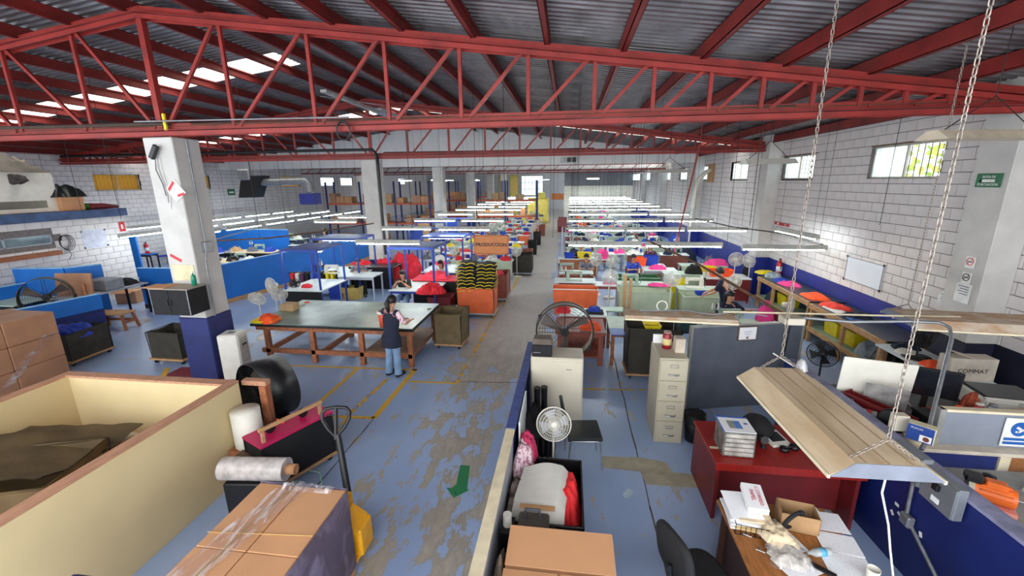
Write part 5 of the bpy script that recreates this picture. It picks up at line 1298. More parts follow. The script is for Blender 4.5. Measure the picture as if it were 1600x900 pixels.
# signs and fixtures on the left wall and the black hood with duct
r = thing('exit_sign', 'green exit sign on the left block wall', 'sign', (XL+.02, PX(361, 301, XL).y, PX(361, 305, XL).z)); B('board_panel', GRS, r, 0, -.28, 0, .01, .28, .36, .002); B('pictogram', WH, r, .01, -.18, .12, .014, .18, .22, 0)
q = PY(395, 290, 19); t = thing('extractor_hood', 'black extractor hood hanging in front of the left wall', 'extractor', (q.x, 19, q.z)); 
MB().hull([(-.6, -.3, -.55), (.25, -.3, -.55), (.25, .3, -.55), (-.6, .3, -.55)], [(-.3, -.3, .45), (.75, -.3, .45), (.75, .3, .45), (-.3, .3, .45)]).build('hood', BLACK, t)
B('motor_housing', STEEL, t, -.45, -.35, .25, .15, .0, .75, .05)
MB().cyl((.0, 0, .45), (0, 0, ROOFZ(q.x)-q.z), .012, n=5).build('hanging_rod', DKMETAL, t)
a = PY(405, 285, 19); b = PY(478, 283, 19); c = PY(485, 300, 19); o_ = t.location
MB().tube([Vector(a)-o_, Vector(a).lerp(b, .5)-o_, b-o_, Vector((c.x-.05, 19, b.z-.1))-o_, c-o_], .17, 12).build('duct', STEEL, t)
q = PY(484, 302, 19); B('blue_box', NAVYW, t, q.x-o_.x-.35, -.35, q.z-o_.z-.5, q.x-o_.x+.35, .35, q.z-o_.z, .02)
# pallet racks and cartons at the back left
def prack(label, x0, y, n, levels=(1.1, 2.5, 3.6), seed=1, bay=2.3):
    t = thing('pallet_rack', label, 'rack', (x0, y, 0)); rr = random.Random(seed)
    for i in range(n+1):
        for dy in (0, 1.0): B('upright', NAVY, t, i*bay-.05, dy-.04, 0, i*bay+.05, dy+.04, 3.9, 0)
    for z in levels:
        for i in range(n):
            for dy in (0, 1.0): B('beam', mat('rack_orange', (196, 84, 50), .5), t, i*bay+.05, dy-.03, z-.1, (i+1)*bay-.05, dy+.03, z, 0)
            B('deck', WOODD, t, i*bay+.05, 0, z, (i+1)*bay-.05, 1.0, z+.02, 0)
    k = 0
    for z in (0,)+levels:
        for i in range(n):
            x = .12; kk = 0
            while x < bay-.5:
                w_ = rr.uniform(.38, .62); h_ = rr.uniform(.3, .62)
                if rr.random() < .8:
                    m = rr.choice((CARD, CARD, CARDD, mat('tan_carton', (188, 156, 116), .8)))
                    kk = kk+1 if x > .13 else 1; o = tag(B('carton', m, None, 0, .1, 0, w_-.04, .8, h_, 0), '%s brown carton, %s, %s bay of the %s pallet rack' % (('first', 'second', 'third', 'fourth', 'fifth', 'sixth')[min(kk-1, 5)], {0: 'floor level', 1: 'middle level', 2: 'upper level'}[((0,)+levels).index(z)], ('first', 'second', 'third', 'fourth')[i], {5: 'left', 8: 'middle', 9: 'rear'}[seed]), 'box', 'cartons on the pallet racks'); o.location = (x0+i*bay+x, y, z+(.02 if z else 0))
                x += w_
    return t
prack('orange and blue pallet rack left of the second column, far hall', -15.6, 26.2, 3, (1.3, 2.55), 5)
prack('orange and blue pallet rack between second and third columns', -11.6, 31.8, 4, (1.3, 2.5), 8)
prack('pallet rack at the far left rear hall', -13.5, 42, 3, (1.2, 2.4), 9)
# far end goods on the gangway
o = thing('covered_pallet', 'tall load under a yellow cover at the far end of the gangway', 'covered load', (PY(846, 310, 40).x, 40, 0)); 
B('yellow_cover', mat('yellow_cover', (238, 222, 110), .6), o, -1.3, 0, 0, .6, 1.5, 2.3, .1); B('cover_top', mat('yellow_cover', (238, 222, 110), .6), o, -.4, .1, 2.2, .3, 1.3, 2.8, .12)
t = thing('hanging_sign', 'small orange hanging sign far down the gangway', 'sign', (PY(872, 307, 40).x, 38.8, 2.2)); B('board_panel', mat('orange_board', (214, 132, 74), .6), t, -.55, 0, 0, .55, .03, .55, .01); MB().cyl((0, .01, .55), (0, .01, ROOFZ(-1)-2.2), .008, n=4).build('hanging_wire', DKMETAL, t)
for i, (x, y, m, w_, h_) in enumerate(((-.55, 33, MAROON, .6, .9), (-1.9, 22.5, BLACKF, .46, .75), (-1.9, 26, DKMETAL, .46, .8), (-1.9, 30.5, BROWNT, .46, .8), (-1.9, 19.8, BROWNT, .46, .7), (-.6, 20.5, REDF, .35, 2.4))):
    if i == 5:
        t = thing('control_box', 'red electric box on a post at the gangway, second light rows', 'electric box', (PY(879, 345, 17.0).x, 17.0, 0)); B('post', GREYL, t, -.03, 0, 0, .03, .06, 2.2, .003); q = PY(879, 346, 17); B('box_body', MAROON, t, -.17, -.1, q.z-.2, .17, .08, q.z+.17, .01); continue
    tub('trolley_bin', '%s bin along the gangway, %s' % (('maroon', 'black', 'grey', 'brown', 'small brown')[i], ('far down at the right side', 'first of the far left side', 'second of the far left side', 'third of the far left side', 'nearest of the left side')[i]), m, (x, y, 0), w_, w_, h_, cat='bin')
# tall yellow curtains at the far columns
t = thing('yellow_curtain', 'tall yellow curtain strips between the far columns', 'curtain', (0, 0, 0))
for px in (786, 803): q = PY(px, 290, 48.5); B('curtain_strip', mat('curtain_yellow', (220, 190, 100), .8), t, q.x-.45, 48.5, 0, q.x+.45, 48.6, 4.55, .02)
for j, q in enumerate(piles): pass
for i, (x, y) in enumerate(((-5.9, 16.8), (-6.5, 19.4), (-5.7, 21.6))):
    t = thing('steel_gantry', ('first', 'second', 'third')[i]+' blue steel frame standing over the left rear sewing rows', 'frame', (x, y, 0))
    for sx in (-.7, .7): B('post', BLUES, t, sx-.03, -.03, 0, sx+.03, .03, 2.0, .003)
    B('top_bar', BLUES, t, -.7, -.03, 1.95, .7, .03, 2.02, .003); B('hung_panel', (BLUES, mat('tan_fabric', (186, 148, 104), .8), BLUES)[i], t, -.6, .0, 1.1, -.05, .02, 1.95, .003)
# black conduit down the second column
pipe('thick black conduit running down beside the second column', [(-20, 15.0, 4.95), (-9, 15.0, 4.97), (-6.95, 14.95, 4.95), (-6.82, 14.94, 4.8), (-6.8, 14.94, 4.4), (-6.78, 14.94, 1.2)], .055, BLACK)
pipe('black conduit lying on the second truss', [(-6.7, 15.3, 4.85), (-3, 15.3, 4.83), (.8, 15.3, 4.85)], .05, BLACK)
for i in range(3): B('siren_box', (STEEL, BLACK, BLACK)[i], None, 0, 0, 0, .2, .15, .22, .01)
for i, o in enumerate([o for o in bpy.data.objects if o.name.startswith('siren_box')]): 
    o.location = (PY((876, 886, 894)[i], 252, 22.9).x, 22.83, 4.75); tag(o, ('grey', 'small black', 'second small black')[i]+' box mounted on the far white beam', 'box')
# ---------------------------------------------------------------- middle ground: cutting table, person, carts around the big column
def chain(mb, p0, p1, L=.045, r=.004, w=.011):
    p0 = Vector(p0); p1 = Vector(p1); d = p1-p0; n = max(2, int(d.length/(L*.72))); z = d.normalized(); t = Vector((0, 0, 1)) if abs(z.z) < .9 else Vector((1, 0, 0)); X = t.cross(z).normalized(); Y = z.cross(X)
    for i in range(n):
        c = p0+d*((i+.5)/n); q = X if i % 2 else Y
        pts = [c-z*L*.5, c-z*L*.25+q*w, c+z*L*.25+q*w, c+z*L*.5, c+z*L*.25-q*w, c-z*L*.25-q*w]; mb.tube(pts, r, 4, True)
    return mb
TX0, TX1, TY0, TY1 = -6.75, -3.12, 7.82, 9.68
t = thing('cutting_table', 'huge green glass topped cutting table on reddish lumber legs', 'table', ((TX0+TX1)/2, TY0, 0)); w = (TX1-TX0)/2; d = TY1-TY0
B('glass_top', GLASST, t, -w, 0, .885, w, d, .905, .003); B('top_edge', BLACK, t, -w-.01, -.012, .84, w+.01, d+.012, .884, .004)
for i, x in enumerate((-w+.25, -w*.33+.1, w*.34, w-.12)):
    for y in (.14, d-.14): B('leg', WOODD, t, x-.05, y-.05, 0, x+.05, y+.05, .84, .006)
for y in (.1, d-.14): B('apron', WOODD, t, -w+.02, y, .72, w-.02, y+.04, .84, .004); B('stretcher', WOODD, t, -w+.1, y-.01, .2, w-.05, y+.05, .3, .004)
for x in (-w+.25, w*.0-.3, w-.12): B('cross_beam', WOODD, t, x-.04, .1, .2, x+.04, d-.1, .3, .004)
B('lower_shelf', mat('plywood_shelf', (142, 108, 82), .6, 0, .15, 3), t, w-1.15, .12, .3, w-.05, d-.12, .32, .003)
# person with a dark smock, seen from behind
pf = P(617, 586, 0)
figure('person in dark navy smock and light jeans standing at the cutting table', (pf.x, pf.y-.02, 0), -.35, wl_=(-.02, .36, 1.12), wr_=(.2, .36, 1.12), shirt=PINKW, pants=JEANS, vest=mat('dark_navy_smock', (30, 36, 56), .9, 0, .12), hairlong=False, ponytail=True, lean=.02, s=.985, head=(.01, .05))
q = P(601, 512, .905)
t = thing('bucket', 'orange bucket with a white rim on the cutting table beside the standing person', 'bucket', (q.x-.02, q.y+.12, .905))
MB().lathe([(0, 0), (.12, 0), (.15, .3), (.14, .3), (.11, .02), (0, .02)], (0, 0, 0), None, 20).build('bucket_body', mat('orange_bucket', (236, 84, 44), .45), t)
MB().lathe([(.15, .28), (.165, .28), (.165, .33), (.14, .34), (.14, .3)], (0, 0, 0), None, 20).build('white_rim', OFFW, t)
q = P(394, 502, .905); q.x = max(q.x, TX0+.28)
bin_('plastic_tray', 'yellow tray with orange cloth at the left end of the cutting table', YELF, (q.x, q.y+.02, .905), .5, .34, .06); pile('cloth_pile', 'orange cloth in the yellow tray', ORANGEF, (q.x+.06, q.y+.02, .915), .42, .34, .16, 200)
B('cardboard_carton', mat('tan_carton', (188, 156, 116), .8), None, -.16, -.12, 0, .16, .12, .17, .004); o = tag(bpy.data.objects['cardboard_carton'], 'tan carton on the cutting table below a white fan', 'box'); q = P(408, 486, .905); o.location = (max(q.x, TX0+.25), q.y+.15, .905)
for i, (px, py, y, z0) in enumerate(((402, 466, 9.2, 0), (425, 447, 9.9, 0), (437, 460, 10.05, 0))):
    q = PY(px, py, y); make_fan((q.x, y, 0), (.2, -.3, .7)[i], ('white fan lying low at the left end of the cutting table', 'white fan standing highest behind the cutting table', 'small white fan right of the tallest one')[i], q.z, (.2, .23, .19)[i], 'white fans behind the cutting table', tilt=(.5, .05, .3)[i])
for i, (px, py, w_, m) in enumerate(((480, 473, .12, ORANGEF), (678, 483, .1, mat('label_tape', (150, 146, 130), .5)), (470, 477, .2, WHITEF))):
    q = P(px, py, .905); o = tag(MB().obox((0, 0, .012), (w_, .04, .024), Matrix.Rotation(.5*i, 3, 'Z'), .004).build('hand_tool', m), ('orange handled cutter', 'small grey stapler near the right edge', 'pale ruler piece')[i]+' on the cutting table', 'tool'); o.location = (min(q.x, TX1-.1), q.y, .905)
# canvas basket right of the table
t_ = canvas_cart('canvas_basket', 'tall olive canvas basket truck at the right end of the cutting table', (-2.72, 9.32, 0), -.03, .68, .72, .86, CANVAS, flare=.02)
# carts at the left of the column
canvas_cart('canvas_cart', 'dark canvas cart with a white tag left of the big column', (-8.62, 7.82, 0), -.02, .85, .7, .72, CANVASD, flare=.02, taper=.05)
c2 = canvas_cart('canvas_cart', 'wide dark canvas cart filled with blue cloth by the two tone partition', (-11.0, 7.55, 0), .06, .9, .95, .72, CANVASD, flare=.0)
pile('cloth_pile', 'royal blue cloth filling the wide dark cart', BLUEF, (-11.0, 7.55, .58), .8, .85, .24, 210, .06, n=24)
a = P(165, 487, .45); b = P(204, 487, .45)
t = thing('wooden_bench', 'low rough wooden bench on the floor behind the dark cart', 'bench', (a.x+.32, a.y-.05, 0), .1)
B('bench_seat', WOOD, t, -.45, -.22, .43, .42, .22, .47, .006)
for sx in (-1, 1):
    for sy in (-1, 1): MB().beam((sx*.36, sy*.16, .43), (sx*.44, sy*.2, 0), .06, .05, (0, 1, 0)).build('leg', WOODD, t)
B('stretcher', WOODD, t, -.38, .14, .18, .38, .19, .24, .004); B('side_rail', WOODD, t, .37, -.18, .18, .42, .18, .24, .004)
# cabinet on the column
t = thing('wall_cabinet', 'black two door cabinet fixed to the front of the big column', 'cabinet', (-7.42, 6.9, 1.5))
B('cabinet_body', BLACKF, t, -.08, -.42, 0, .68, 0, .48, .004)
B('door', BLACKF, t, -.075, -.432, .02, .29, -.42, .47, .003); B('door', BLACKF, t, .3, -.432, .02, .67, -.42, .47, .003)
for x in (.26, .33): B('handle', BLACK, [c for c in t.children if c.name.startswith('door')][x > .3], x-.008, -.45, .18, x+.008, -.43, .3, .003)
for x in (-.08, .675): B('edge_strip', STEEL, t, x, -.436, 0, x+.01, -.42, .48, 0)
B('top_board', mat('grey_shelf_top', (168, 158, 148), .7), t, -.1, -.44, .48, .7, .0, .495, .003)
o = tag(B('papers', CARD, None, -.25, -.14, 0, .22, .16, .012, .003), 'loose brown papers over the left end of the black cabinet', 'papers'); o.location = (-7.42, 6.62, 1.995)
t = thing('spray_bottle', 'green bottle standing on the black cabinet', 'bottle', (-6.86, 6.78, 1.995)); MB().lathe([(0, 0), (.04, 0), (.042, .14), (.036, .18), (.014, .21), (.014, .23), (0, .23)], (0, 0, 0), None, 14).build('bottle_body', mat('green_bottle', (32, 140, 110), .3), t); MB().cyl((0, 0, .23), (0, 0, .26), .018, n=10).build('cap', WHITE, t)
B('pinned_sheet', mat('yellowed_board', (224, 210, 170), .7), None, -7.4, 6.915, 2.05, -6.95, 6.93, 2.35, .002); tag(bpy.data.objects['pinned_sheet'], 'yellowed board with a stain low on the big column', 'board')
# notices on the column
def col_face(px, py, y=6.93): return PY(px, py, y)
q = col_face(275, 298); t = thing('diamond_notice', 'white square notice turned on its corner on the big column', 'notice', (q.x, 6.925, q.z))
MB().obox((0, -.004, 0), (.27, .006, .3), Matrix.Rotation(-.65, 3, 'Y')).build('board_panel', WH, t)
M = Matrix.Rotation(-.85, 3, 'Y')
MB().obox((-.07, -.009, .08), (.2, .004, .05), Matrix.Rotation(-.85, 3, 'Y')).build('red_label', REDS, t); MB().obox((.1, -.009, -.07), (.15, .004, .045), Matrix.Rotation(-.25, 3, 'Y')).build('red_label', REDS, t)
q = col_face(275, 403); o = tag(MB().obox((0, 0, 0), (.24, .004, .055), Matrix.Rotation(.5, 3, 'Y')).build('red_sticker', REDS), 'slanted red sticker above the cabinet on the column', 'sticker'); o.location = (q.x, 6.926, q.z)
q = col_face(283, 417); t = thing('red_strip_label', 'straight red strip label on the column', 'label', (q.x+.03, 6.926, q.z)); B('strip', REDS, t, -.2, -.003, -.02, .2, 0, .02, 0)
text('PRECAUCION', .032, face((0, -.0035, 0), (1, 0, 0), (0, 0, 1)), WH, t, depth=.0005)
q = col_face(247, 238); t = thing('wifi_antenna', 'black box with dangling cables high on the big column', 'device', (q.x, 6.9, q.z)); MB().obox((0, -.05, 0), (.09, .07, .26), Matrix.Rotation(.6, 3, 'Y'), .01).build('device_body', BLACK, t)
for k in range(3): MB().tube([(-.05+.04*k, -.0, -.1), (-.1+.06*k, .015, -.3), (-.02+.05*k, .015, -.55-.1*k), (.02*k, .015, -.75-.12*k)], .006, 5).build('cable', (BLACK, STEEL, OFFW)[k], t)
pipe('grey conduit with a switch box on the right side of the big column', [(-6.88, 7.2, 4.6), (-6.88, 7.2, 2.6), (-6.87, 7.12, 2.4), (-6.87, 7.1, 1.3)], .016, STEEL)
B('switch_box', STEEL, None, -6.9, 7.12, 2.55, -6.82, 7.3, 2.75, .006); tag(bpy.data.objects['switch_box'], 'small grey switch box on the side of the big column', 'electric box')
q = PY(540, 205, 6.93); t = thing('cable_loop', 'coil of black cable hung on the near truss', 'cable', (q.x, 6.86, q.z)); mb = MB()
for k in range(3): mb.tube([(.115*math.cos(a)+.006*k, -.012*k, (.13+.008*k)*math.sin(a)) for a in [2*PI*i/24 for i in range(24)]], .011, 5, True)
mb.build('coil', BLACK, t)
tag(B('yellow_strap', YELF, None, 0, 0, 0, .05, .05, .28, .01), 'yellow strap on the truss joint over the big column', 'strap').location = (-6.98, 6.9, 4.72)
pipe('bundle of dusty cables lying along the near truss, left side', [(-20, 7.0, 4.86), (-12, 6.98, 4.87), (-9, 7.0, 4.85), (-7.2, 6.95, 4.84), (-6.9, 6.95, 4.83)], .035, mat('dusty_cable', (70, 56, 48), .9))
pipe('black cable bundle lying along the near truss, middle', [(-6.5, 6.98, 4.83), (-3, 7.0, 4.82), (.5, 7.02, 4.82), (3.2, 7.0, 4.82)], .014, mat('dusty_cable', (70, 56, 48), .9))
for i, (a_, b_, y) in enumerate((((210, 190), (545, 183), 6.8), ((500, 150), (600, 165), 14.0))):
    pipe(('thin conduit crossing the truss bay above the big column', 'pale conduit high under the roof beyond the near truss')[i], [PY(*a_, y), PY(*b_, y)], .014, STEEL)
t = thing('roof_strip_light', 'unlit strip light fixed under the roof in the second bay', 'strip light', (0, 0, 0)); MB().beam(PY(505, 142, 9.5), PY(590, 175, 12.5), .14, .06).build('housing', mat('strip_housing', (202, 204, 200), .5), t); MB().beam(PY(588, 172, 12.5), PY(625, 186, 14), .3, .1).build('ballast_cover', GREYL, t)
# white dispenser cabinet right of the column
t = thing('water_dispenser', 'off white dispenser cabinet with recessed front, right of the big column', 'dispenser', (-6.6, 7.12, 0), .22)
B('body', OFFW, t, -.2, -.18, 0, .2, .2, .95, .03); B('recess_frame', mat('shadow_beige', (196, 192, 178), .5), t, .2, -.1, .35, .206, .12, .85, .004); B('recess_panel', mat('light_beige', (214, 210, 198), .5), t, .2, -.08, .38, .21, .1, .62, .004)
for k in range(2): B('tap', BLACK, t, .206, -.06+.07*k, .7, .24, -.03+.07*k, .73, .004)
B('drip_cap', STEEL, t, -.06, -.06, .95, .06, .06, .96, .003)
# ---------------------------------------------------------------- left foreground
t = thing('plywood_bin', 'huge cream walled open bin with timber rim, lower left foreground', 'bin', (-4.27, 4.58, 0))
BXL, BY0 = -2.5, -3.6; th = .1; zt = 1.3
B('wall_board', CREAM, t, -th, BY0, 0, 0, 0, zt-.03, .003); B('wall_board', CREAM, t, BXL, -th, 0, -th, 0, zt-.03, .003); B('wall_board', CREAM, t, BXL-th, BY0, 0, BXL, 0, zt-.03, .003)
B('floor_board', mat('bin_floor_board', (196, 140, 110), .6), t, BXL, BY0, .4, -th, -th, .45, .003)
B('rim_board', WOODR, t, -th-.02, BY0, zt-.03, .004, .004, zt, .003); B('rim_board', WOODR, t, BXL, -th-.03, zt-.03, -th-.021, .003, zt+.001, .003); B('rim_board', WOODR, t, BXL-th-.004, BY0, zt-.03, BXL-.001, .004, zt, .003)
ic = canvas_cart('canvas_sack', 'large brown canvas hamper leaning inside the cream bin', (-5.75, 3.05, .45), .32, 1.35, .85, .52, mat('brown_canvas', (92, 74, 44), .75, 0, .16, 4, .4, 14), wheels=False, flare=.03, basem=CANVASD, cat='hamper')
mb = MB(); mb.tube([(-5.95, 4.2, .57), (-4.75, 4.1, .57)], .1, 14); o = tag(mb.build('foam_roll', OFFW), 'white roll lying at the back inside the cream bin', 'roll')
def fn(u, v): return (-5.35+u*1.05-.1*v, 2.75+.95*v+.1*u, 1.0-.22*u*(1-v)+.13*math.sin(u*5)*math.sin(PI*v)+.05*noise.noise(Vector((u*5, v*5, 1)))-.1*v)
o = MB().sheet(lambda u, v: (-6.5+u*1.3, 2.7+v*1.1+.25*u, .98+.1*math.sin(u*4+1)*math.sin(v*3)+.06*noise.noise(Vector((u*4, v*4, 3)))-.04*v), 18, 14, .01).build('canvas_flap', MATS['brown_canvas']); tag(o, 'crumpled brown canvas flap over the hamper in the cream bin', 'canvas')
# wrapped boxes at the left edge
bz = 1.45; a = P(84, 486, bz)
t = thing('wrapped_stack', 'stretch wrapped stack of brown cartons at the left edge', 'stack', (a.x, a.y, 0))
for r in range(3):
    for k in range(3): 
        for j in range(2): B('carton', CARDD, t, -1.5+.75*j+.003, -.8*(k+1)+.003, .1+.45*r+.003, -1.5+.75*(j+1)-.003, -.8*k-.003, .1+.45*(r+1)-.003, .012)
B('pallet', WOOD, t, -1.5, -2.4, 0, 0, 0, .1, .004)
for (y0, z0, y1, z1) in ((-.45, .2, -.05, 1.0),):
    mb = MB()
    for k in range(5): mb.add([(.004+.001*k, -1.15+.03*k, .25), (.004+.001*k, -1.12+.03*k, .25), (.004+.001*k, -.22+.05*k, 1.05), (.004+.001*k, -.25+.05*k, 1.05)], [(0, 1, 2, 3)])
    mb.build('wrap_crease', PLASTIC, t)
o = tag(B('carton', CARD, None, -.5, -.4, 0, .5, .4, .55, .01), 'single brown carton behind the wrapped stack', 'box'); o.location = P(10, 500, .9); o.location.z = 0; o.location.x -= .6; o.location.y += .4; o.scale = (1, 1, 1.65)
# brown drum fan and boards in the cubicle
def drum_fan(label, c, rz, r=.5, depth=.28, stand=True, body=DKMETAL, stick=True, tilt=0.0, z=None, see=True):
    t = thing('drum_fan', label, 'fan', (c[0], c[1], 0), rz); zc = c[2]; C0 = Vector((0, 0, zc)); Rx = Matrix.Rotation(PI/2+tilt, 3, 'X')
    T = lambda p: C0+Rx @ Vector(p)
    MB().lathe([(r, -depth/2), (r, depth/2), (r*1.02, depth/2), (r*1.02, -depth/2), (r, -depth/2)], C0, Rx, 36).build('drum', body, t)
    g = MB()
    for s_ in (-1, 1):
        zz = s_*depth/2
        for q in [.16+.84*i/9 for i in range(10)]: g.tube([T((r*q*math.cos(2*PI*i/32), r*q*math.sin(2*PI*i/32), zz)) for i in range(32)], .0022, 3, True)
        for i in range(8): a = 2*PI*i/8; g.tube([T((0, 0, zz)), T((r*math.cos(a), r*math.sin(a), zz))], .004, 4)
    g.build('grille', DKMETAL, t)
    b = MB()
    for i in range(3):
        a = 2*PI*i/3+.4
        b.add([T((.06*math.cos(a), .06*math.sin(a), -.03)), T((r*.92*math.cos(a-.12), r*.92*math.sin(a-.12), -.05)), T((r*.92*math.cos(a+.34), r*.92*math.sin(a+.34), .04)), T((.06*math.cos(a+1), .06*math.sin(a+1), .03))], [(0, 1, 2, 3)])
    b.build('blades', mat('smoky_fan_blades', (92, 82, 76), .5), t)
    MB().cyl(T((0, 0, depth*.45)), T((0, 0, -depth*.3)), .075, n=14).build('motor', BLACK, t)
    if stand:
        s = MB()
        for sx in (-1, 1): s.tube([(sx*(r+.03), 0, zc), (sx*(r+.03), 0, .06), (sx*(r*.8), -.2, .025)], .016, 6); s.tube([(sx*(r+.03), 0, .06), (sx*r*.8, .22, .025)], .016, 6)
        s.tube([(-r*.8, -.2, .025), (r*.8, -.2, .025)], .016, 6); s.tube([(-r*.8, .22, .025), (r*.8, .22, .025)], .016, 6); s.build('stand', BLACK, t)
    return t
fq = PY(882, 518, 6.85)
t = drum_fan('large black ringed drum fan behind the beige cabinet', (fq.x, 6.9, fq.z), .06, .47, .2, stand=False, body=mat('fan_ring', (150, 136, 116), .6, .2))
for yy in (-.1, .1): MB().tube([(.48*math.cos(2*PI*i/40), yy, fq.z+.48*math.sin(2*PI*i/40)) for i in range(40)], .013, 6, True).build('ring_edge', BLACK, t)
MB().cyl((0, 0, 0), (0, 0, fq.z-.47), .03, n=10).build('stand_pole', BLACK, t); B('stand_base', BLACK, t, -.25, -.2, 0, .25, .2, .03, .005)
for sx in (-1, 1): MB().obox((sx*.42, -.08, fq.z+.27*sx*-1), (.06, .05, .07), None, .01).build('bracket', BLACK, t)
a = P(75, 470, .95)
drum_fan('big clear bladed drum fan inside the left cubicle', (a.x, a.y, 1.05), .75, .5, .24, body=mat('smoky_ring', (70, 74, 66), .4))
o = tag(MB().obox((0, 0, .72), (1.0, .04, 1.45), Matrix.Rotation(-.12, 3, 'X')).build('cardboard_sheet', CARDD), 'tall brown cardboard sheet standing behind the cubicle fan', 'board'); o.location = (a.x+.1, a.y+.55, .1); o.rotation_euler = (0, 0, .1)
table('work_table', 'dark table with a pale green edge in the left cubicle', 1.6, 1.0, .85, PALEG, BLACK, (a.x-1.6, a.y+.3, 0), skirt=BLACK)
B('post_stub', WOODD, None, -.03, -.03, 0, .03, .03, 1.32, .004); tag(bpy.data.objects['post_stub'], 'short timber post at the cubicle corner', 'post').location = (P(131, 452, 1.2).x-.1, P(131, 452, 1.2).y+.1, 0)
# load on the pallet truck
t = thing('carton_load', 'stretch wrapped load of flat cartons on the yellow pallet truck', 'load', (-2.03, 3.18, 0))
LW, LD = .9, 1.5; zt = .98
for i, x in enumerate((-.88, -.46, -.1)): B('pallet_runner', WOOD, t, x, -LD+.02, .0, x+.1, -.02, .08, .003)
for k in range(6): B('pallet_slat', WOOD, t, -LW, -.02-k*.27-.16, .08, 0, -.02-k*.27, .1, .003)
for i in range(2):
    for k in range(2):
        B('flat_carton', CARD, t, -LW+.45*i+.004, -LD+.75*k+.004, .13, -LW+.45*(i+1)-.004, -LD+.75*(k+1)-.004, zt, .006)
mb = MB()
def wrapside(a, b, n, seed):
    a = Vector(a); b = Vector(b); nrm = Vector((b.y-a.y, a.x-b.x, 0)).normalized()
    mb.sheet(lambda u, v: a.lerp(b, u)+nrm*(.006+.012*abs(noise.noise(Vector((u*7, v*5+u*4, seed)))))+Vector((0, 0, .11+(zt-.10)*v)), 24, 16)
wrapside((0, -LD, 0), (0, 0, 0), 1, 1); wrapside((0, 0, 0), (-LW, 0, 0), 1, 2); wrapside((-LW, -LD, 0), (0, -LD, 0), 1, 3)
mb.build('stretch_film', WRAP_SHADE, t)
def film(u, v):
    # loose film lying over the far left part of the top
    x = -LW-.02+u*.3+.28*v; y = -1.25+v*1.25+u*.1
    return (x, min(y, .03), zt+.008+.035*abs(noise.noise(Vector((u*6+v*3, v*4, 7))))+.03*math.sin(PI*min(1, u*1.0))*abs(math.sin(v*9+u*5))*.6)
MB().sheet(film, 26, 26).build('loose_film', PLASTIC, t)
MB().sheet(lambda u, v: (-.62+v*.5, -.08+.1*u, zt+.01+.06*math.sin(PI*u)*(.5+.5*noise.noise(Vector((v*5, u*3, 2))))), 8, 18).build('loose_film', PLASTIC, t)
STR = mat('green_twine', (150, 158, 96), .7); mb = MB(); mb.tube([(-.52, .01, zt+.01), (-.6, -.5, zt+.012), (-.7, -1.5, zt+.01)], .004, 4); mb.build('twine', STR, t)
MB().tube([(-LW, -.62, zt+.012), (0, -.55, zt+.01)], .0035, 4).build('twine', mat('yellow_twine', (214, 176, 98), .7), t)
t = thing('pallet_truck', 'yellow hand pallet truck with black loop handle', 'pallet truck', (-2.3, 3.42, 0))
B('frame_block', YELLOWP, t, -.3, -.15, .1, .3, .1, .42, .02); MB().hull([(-.28, -.2, .42), (.28, -.2, .42), (.26, .1, .42), (-.26, .1, .42)], [(-.18, -.16, .6), (.18, -.16, .6), (.15, .02, .6), (-.15, .02, .6)]).build('frame_hood', YELLOWP, t)
for sx in (-1, 1): B('fork', YELLOWP, t, sx*.19-.075, -1.3, .085, sx*.19+.075, -.1, .12, .01); MB().cyl((sx*.19-.03, -1.15, .045), (sx*.19+.03, -1.15, .045), .042, n=10).build('fork_roller', BLACK, t)
MB().cyl((-.07, .22, .1), (.07, .22, .1), .1, n=16).build('steer_wheel', BLACK, t)
MB().cyl((0, .18, .15), (0, .18, .55), .05, n=12).build('pump_cylinder', YELLOWP, t)
MB().tube([(0, .2, .42), (-.16, .42, .78), (-.26, .55, 1.02)], [.04, .036, .032], 8).build('handle_shaft', BLACK, t)
c = Vector((-.31, .62, 1.14)); ax = Vector((-.06, .16, .24)).normalized()*1.25; sd = Vector((1, .25, 0)).normalized()*1.3
MB().tube([c-ax*.14, c-ax*.06+sd*.07, c+ax*.02+sd*.115, c+ax*.08+sd*.12, c+ax*.12+sd*.09, c+ax*.13, c+ax*.12-sd*.09, c+ax*.08-sd*.12, c+ax*.02-sd*.115, c-ax*.06-sd*.07], .021, 8, True).build('loop_handle', BLACK, t)
MB().tube([c-ax*.16, c+ax*.13], .022, 8).build('centre_bar', BLACK, t); MB().tube([c+ax*.06, c+ax*.06-sd*.08], .008, 5).build('lever', BLACK, t)
# cart with upside-down dolly, post and big black blower
cc = Vector((-3.62, 4.62, 0)); ang = math.radians(-25)
t = canvas_cart('fabric_cart', 'black sided cart with a magenta rim next to the cream bin', (-3.58, 4.52, 0), ang, .44, .98, .72, BLACKF, flare=0, basem=WOOD, taper=.02)
M3 = Matrix.Rotation(ang, 3, 'Z')
B('magenta_board', MAGENTA, t, -.22, -.49, .72, .22, .5, .75, .006)
t = thing('wooden_dolly', 'small wooden dolly lying wheels up on the magenta board', 'dolly', (-3.6, 4.5, .75), ang)
for sx in (1,): B('side_bar', WOOD, t, sx*.15-.02, -.42, .15, sx*.15+.02, .42, .19, .004)
for sy in (-1, 1):
    for sx in (1,): B('upright', WOODR, t, sx*.15-.02, sy*.38-.02, 0, sx*.15+.02, sy*.38+.02, .15, .003)
    MB().cyl((.0-.02, sy*.22, .06), (.03, sy*.22, .06), .06, n=16).build('wheel', BLACK, t)
B('orange_handle', ORANGEF, t, -.05, -.1, .09, .1, -.08, .11, .003)
q = PY(421, 607, 5.45)
t = drum_fan('big black drum blower standing behind the cream bin corner', (q.x-.02, 5.45, q.z), -.42, .47, .46, stand=False, body=BLACK)
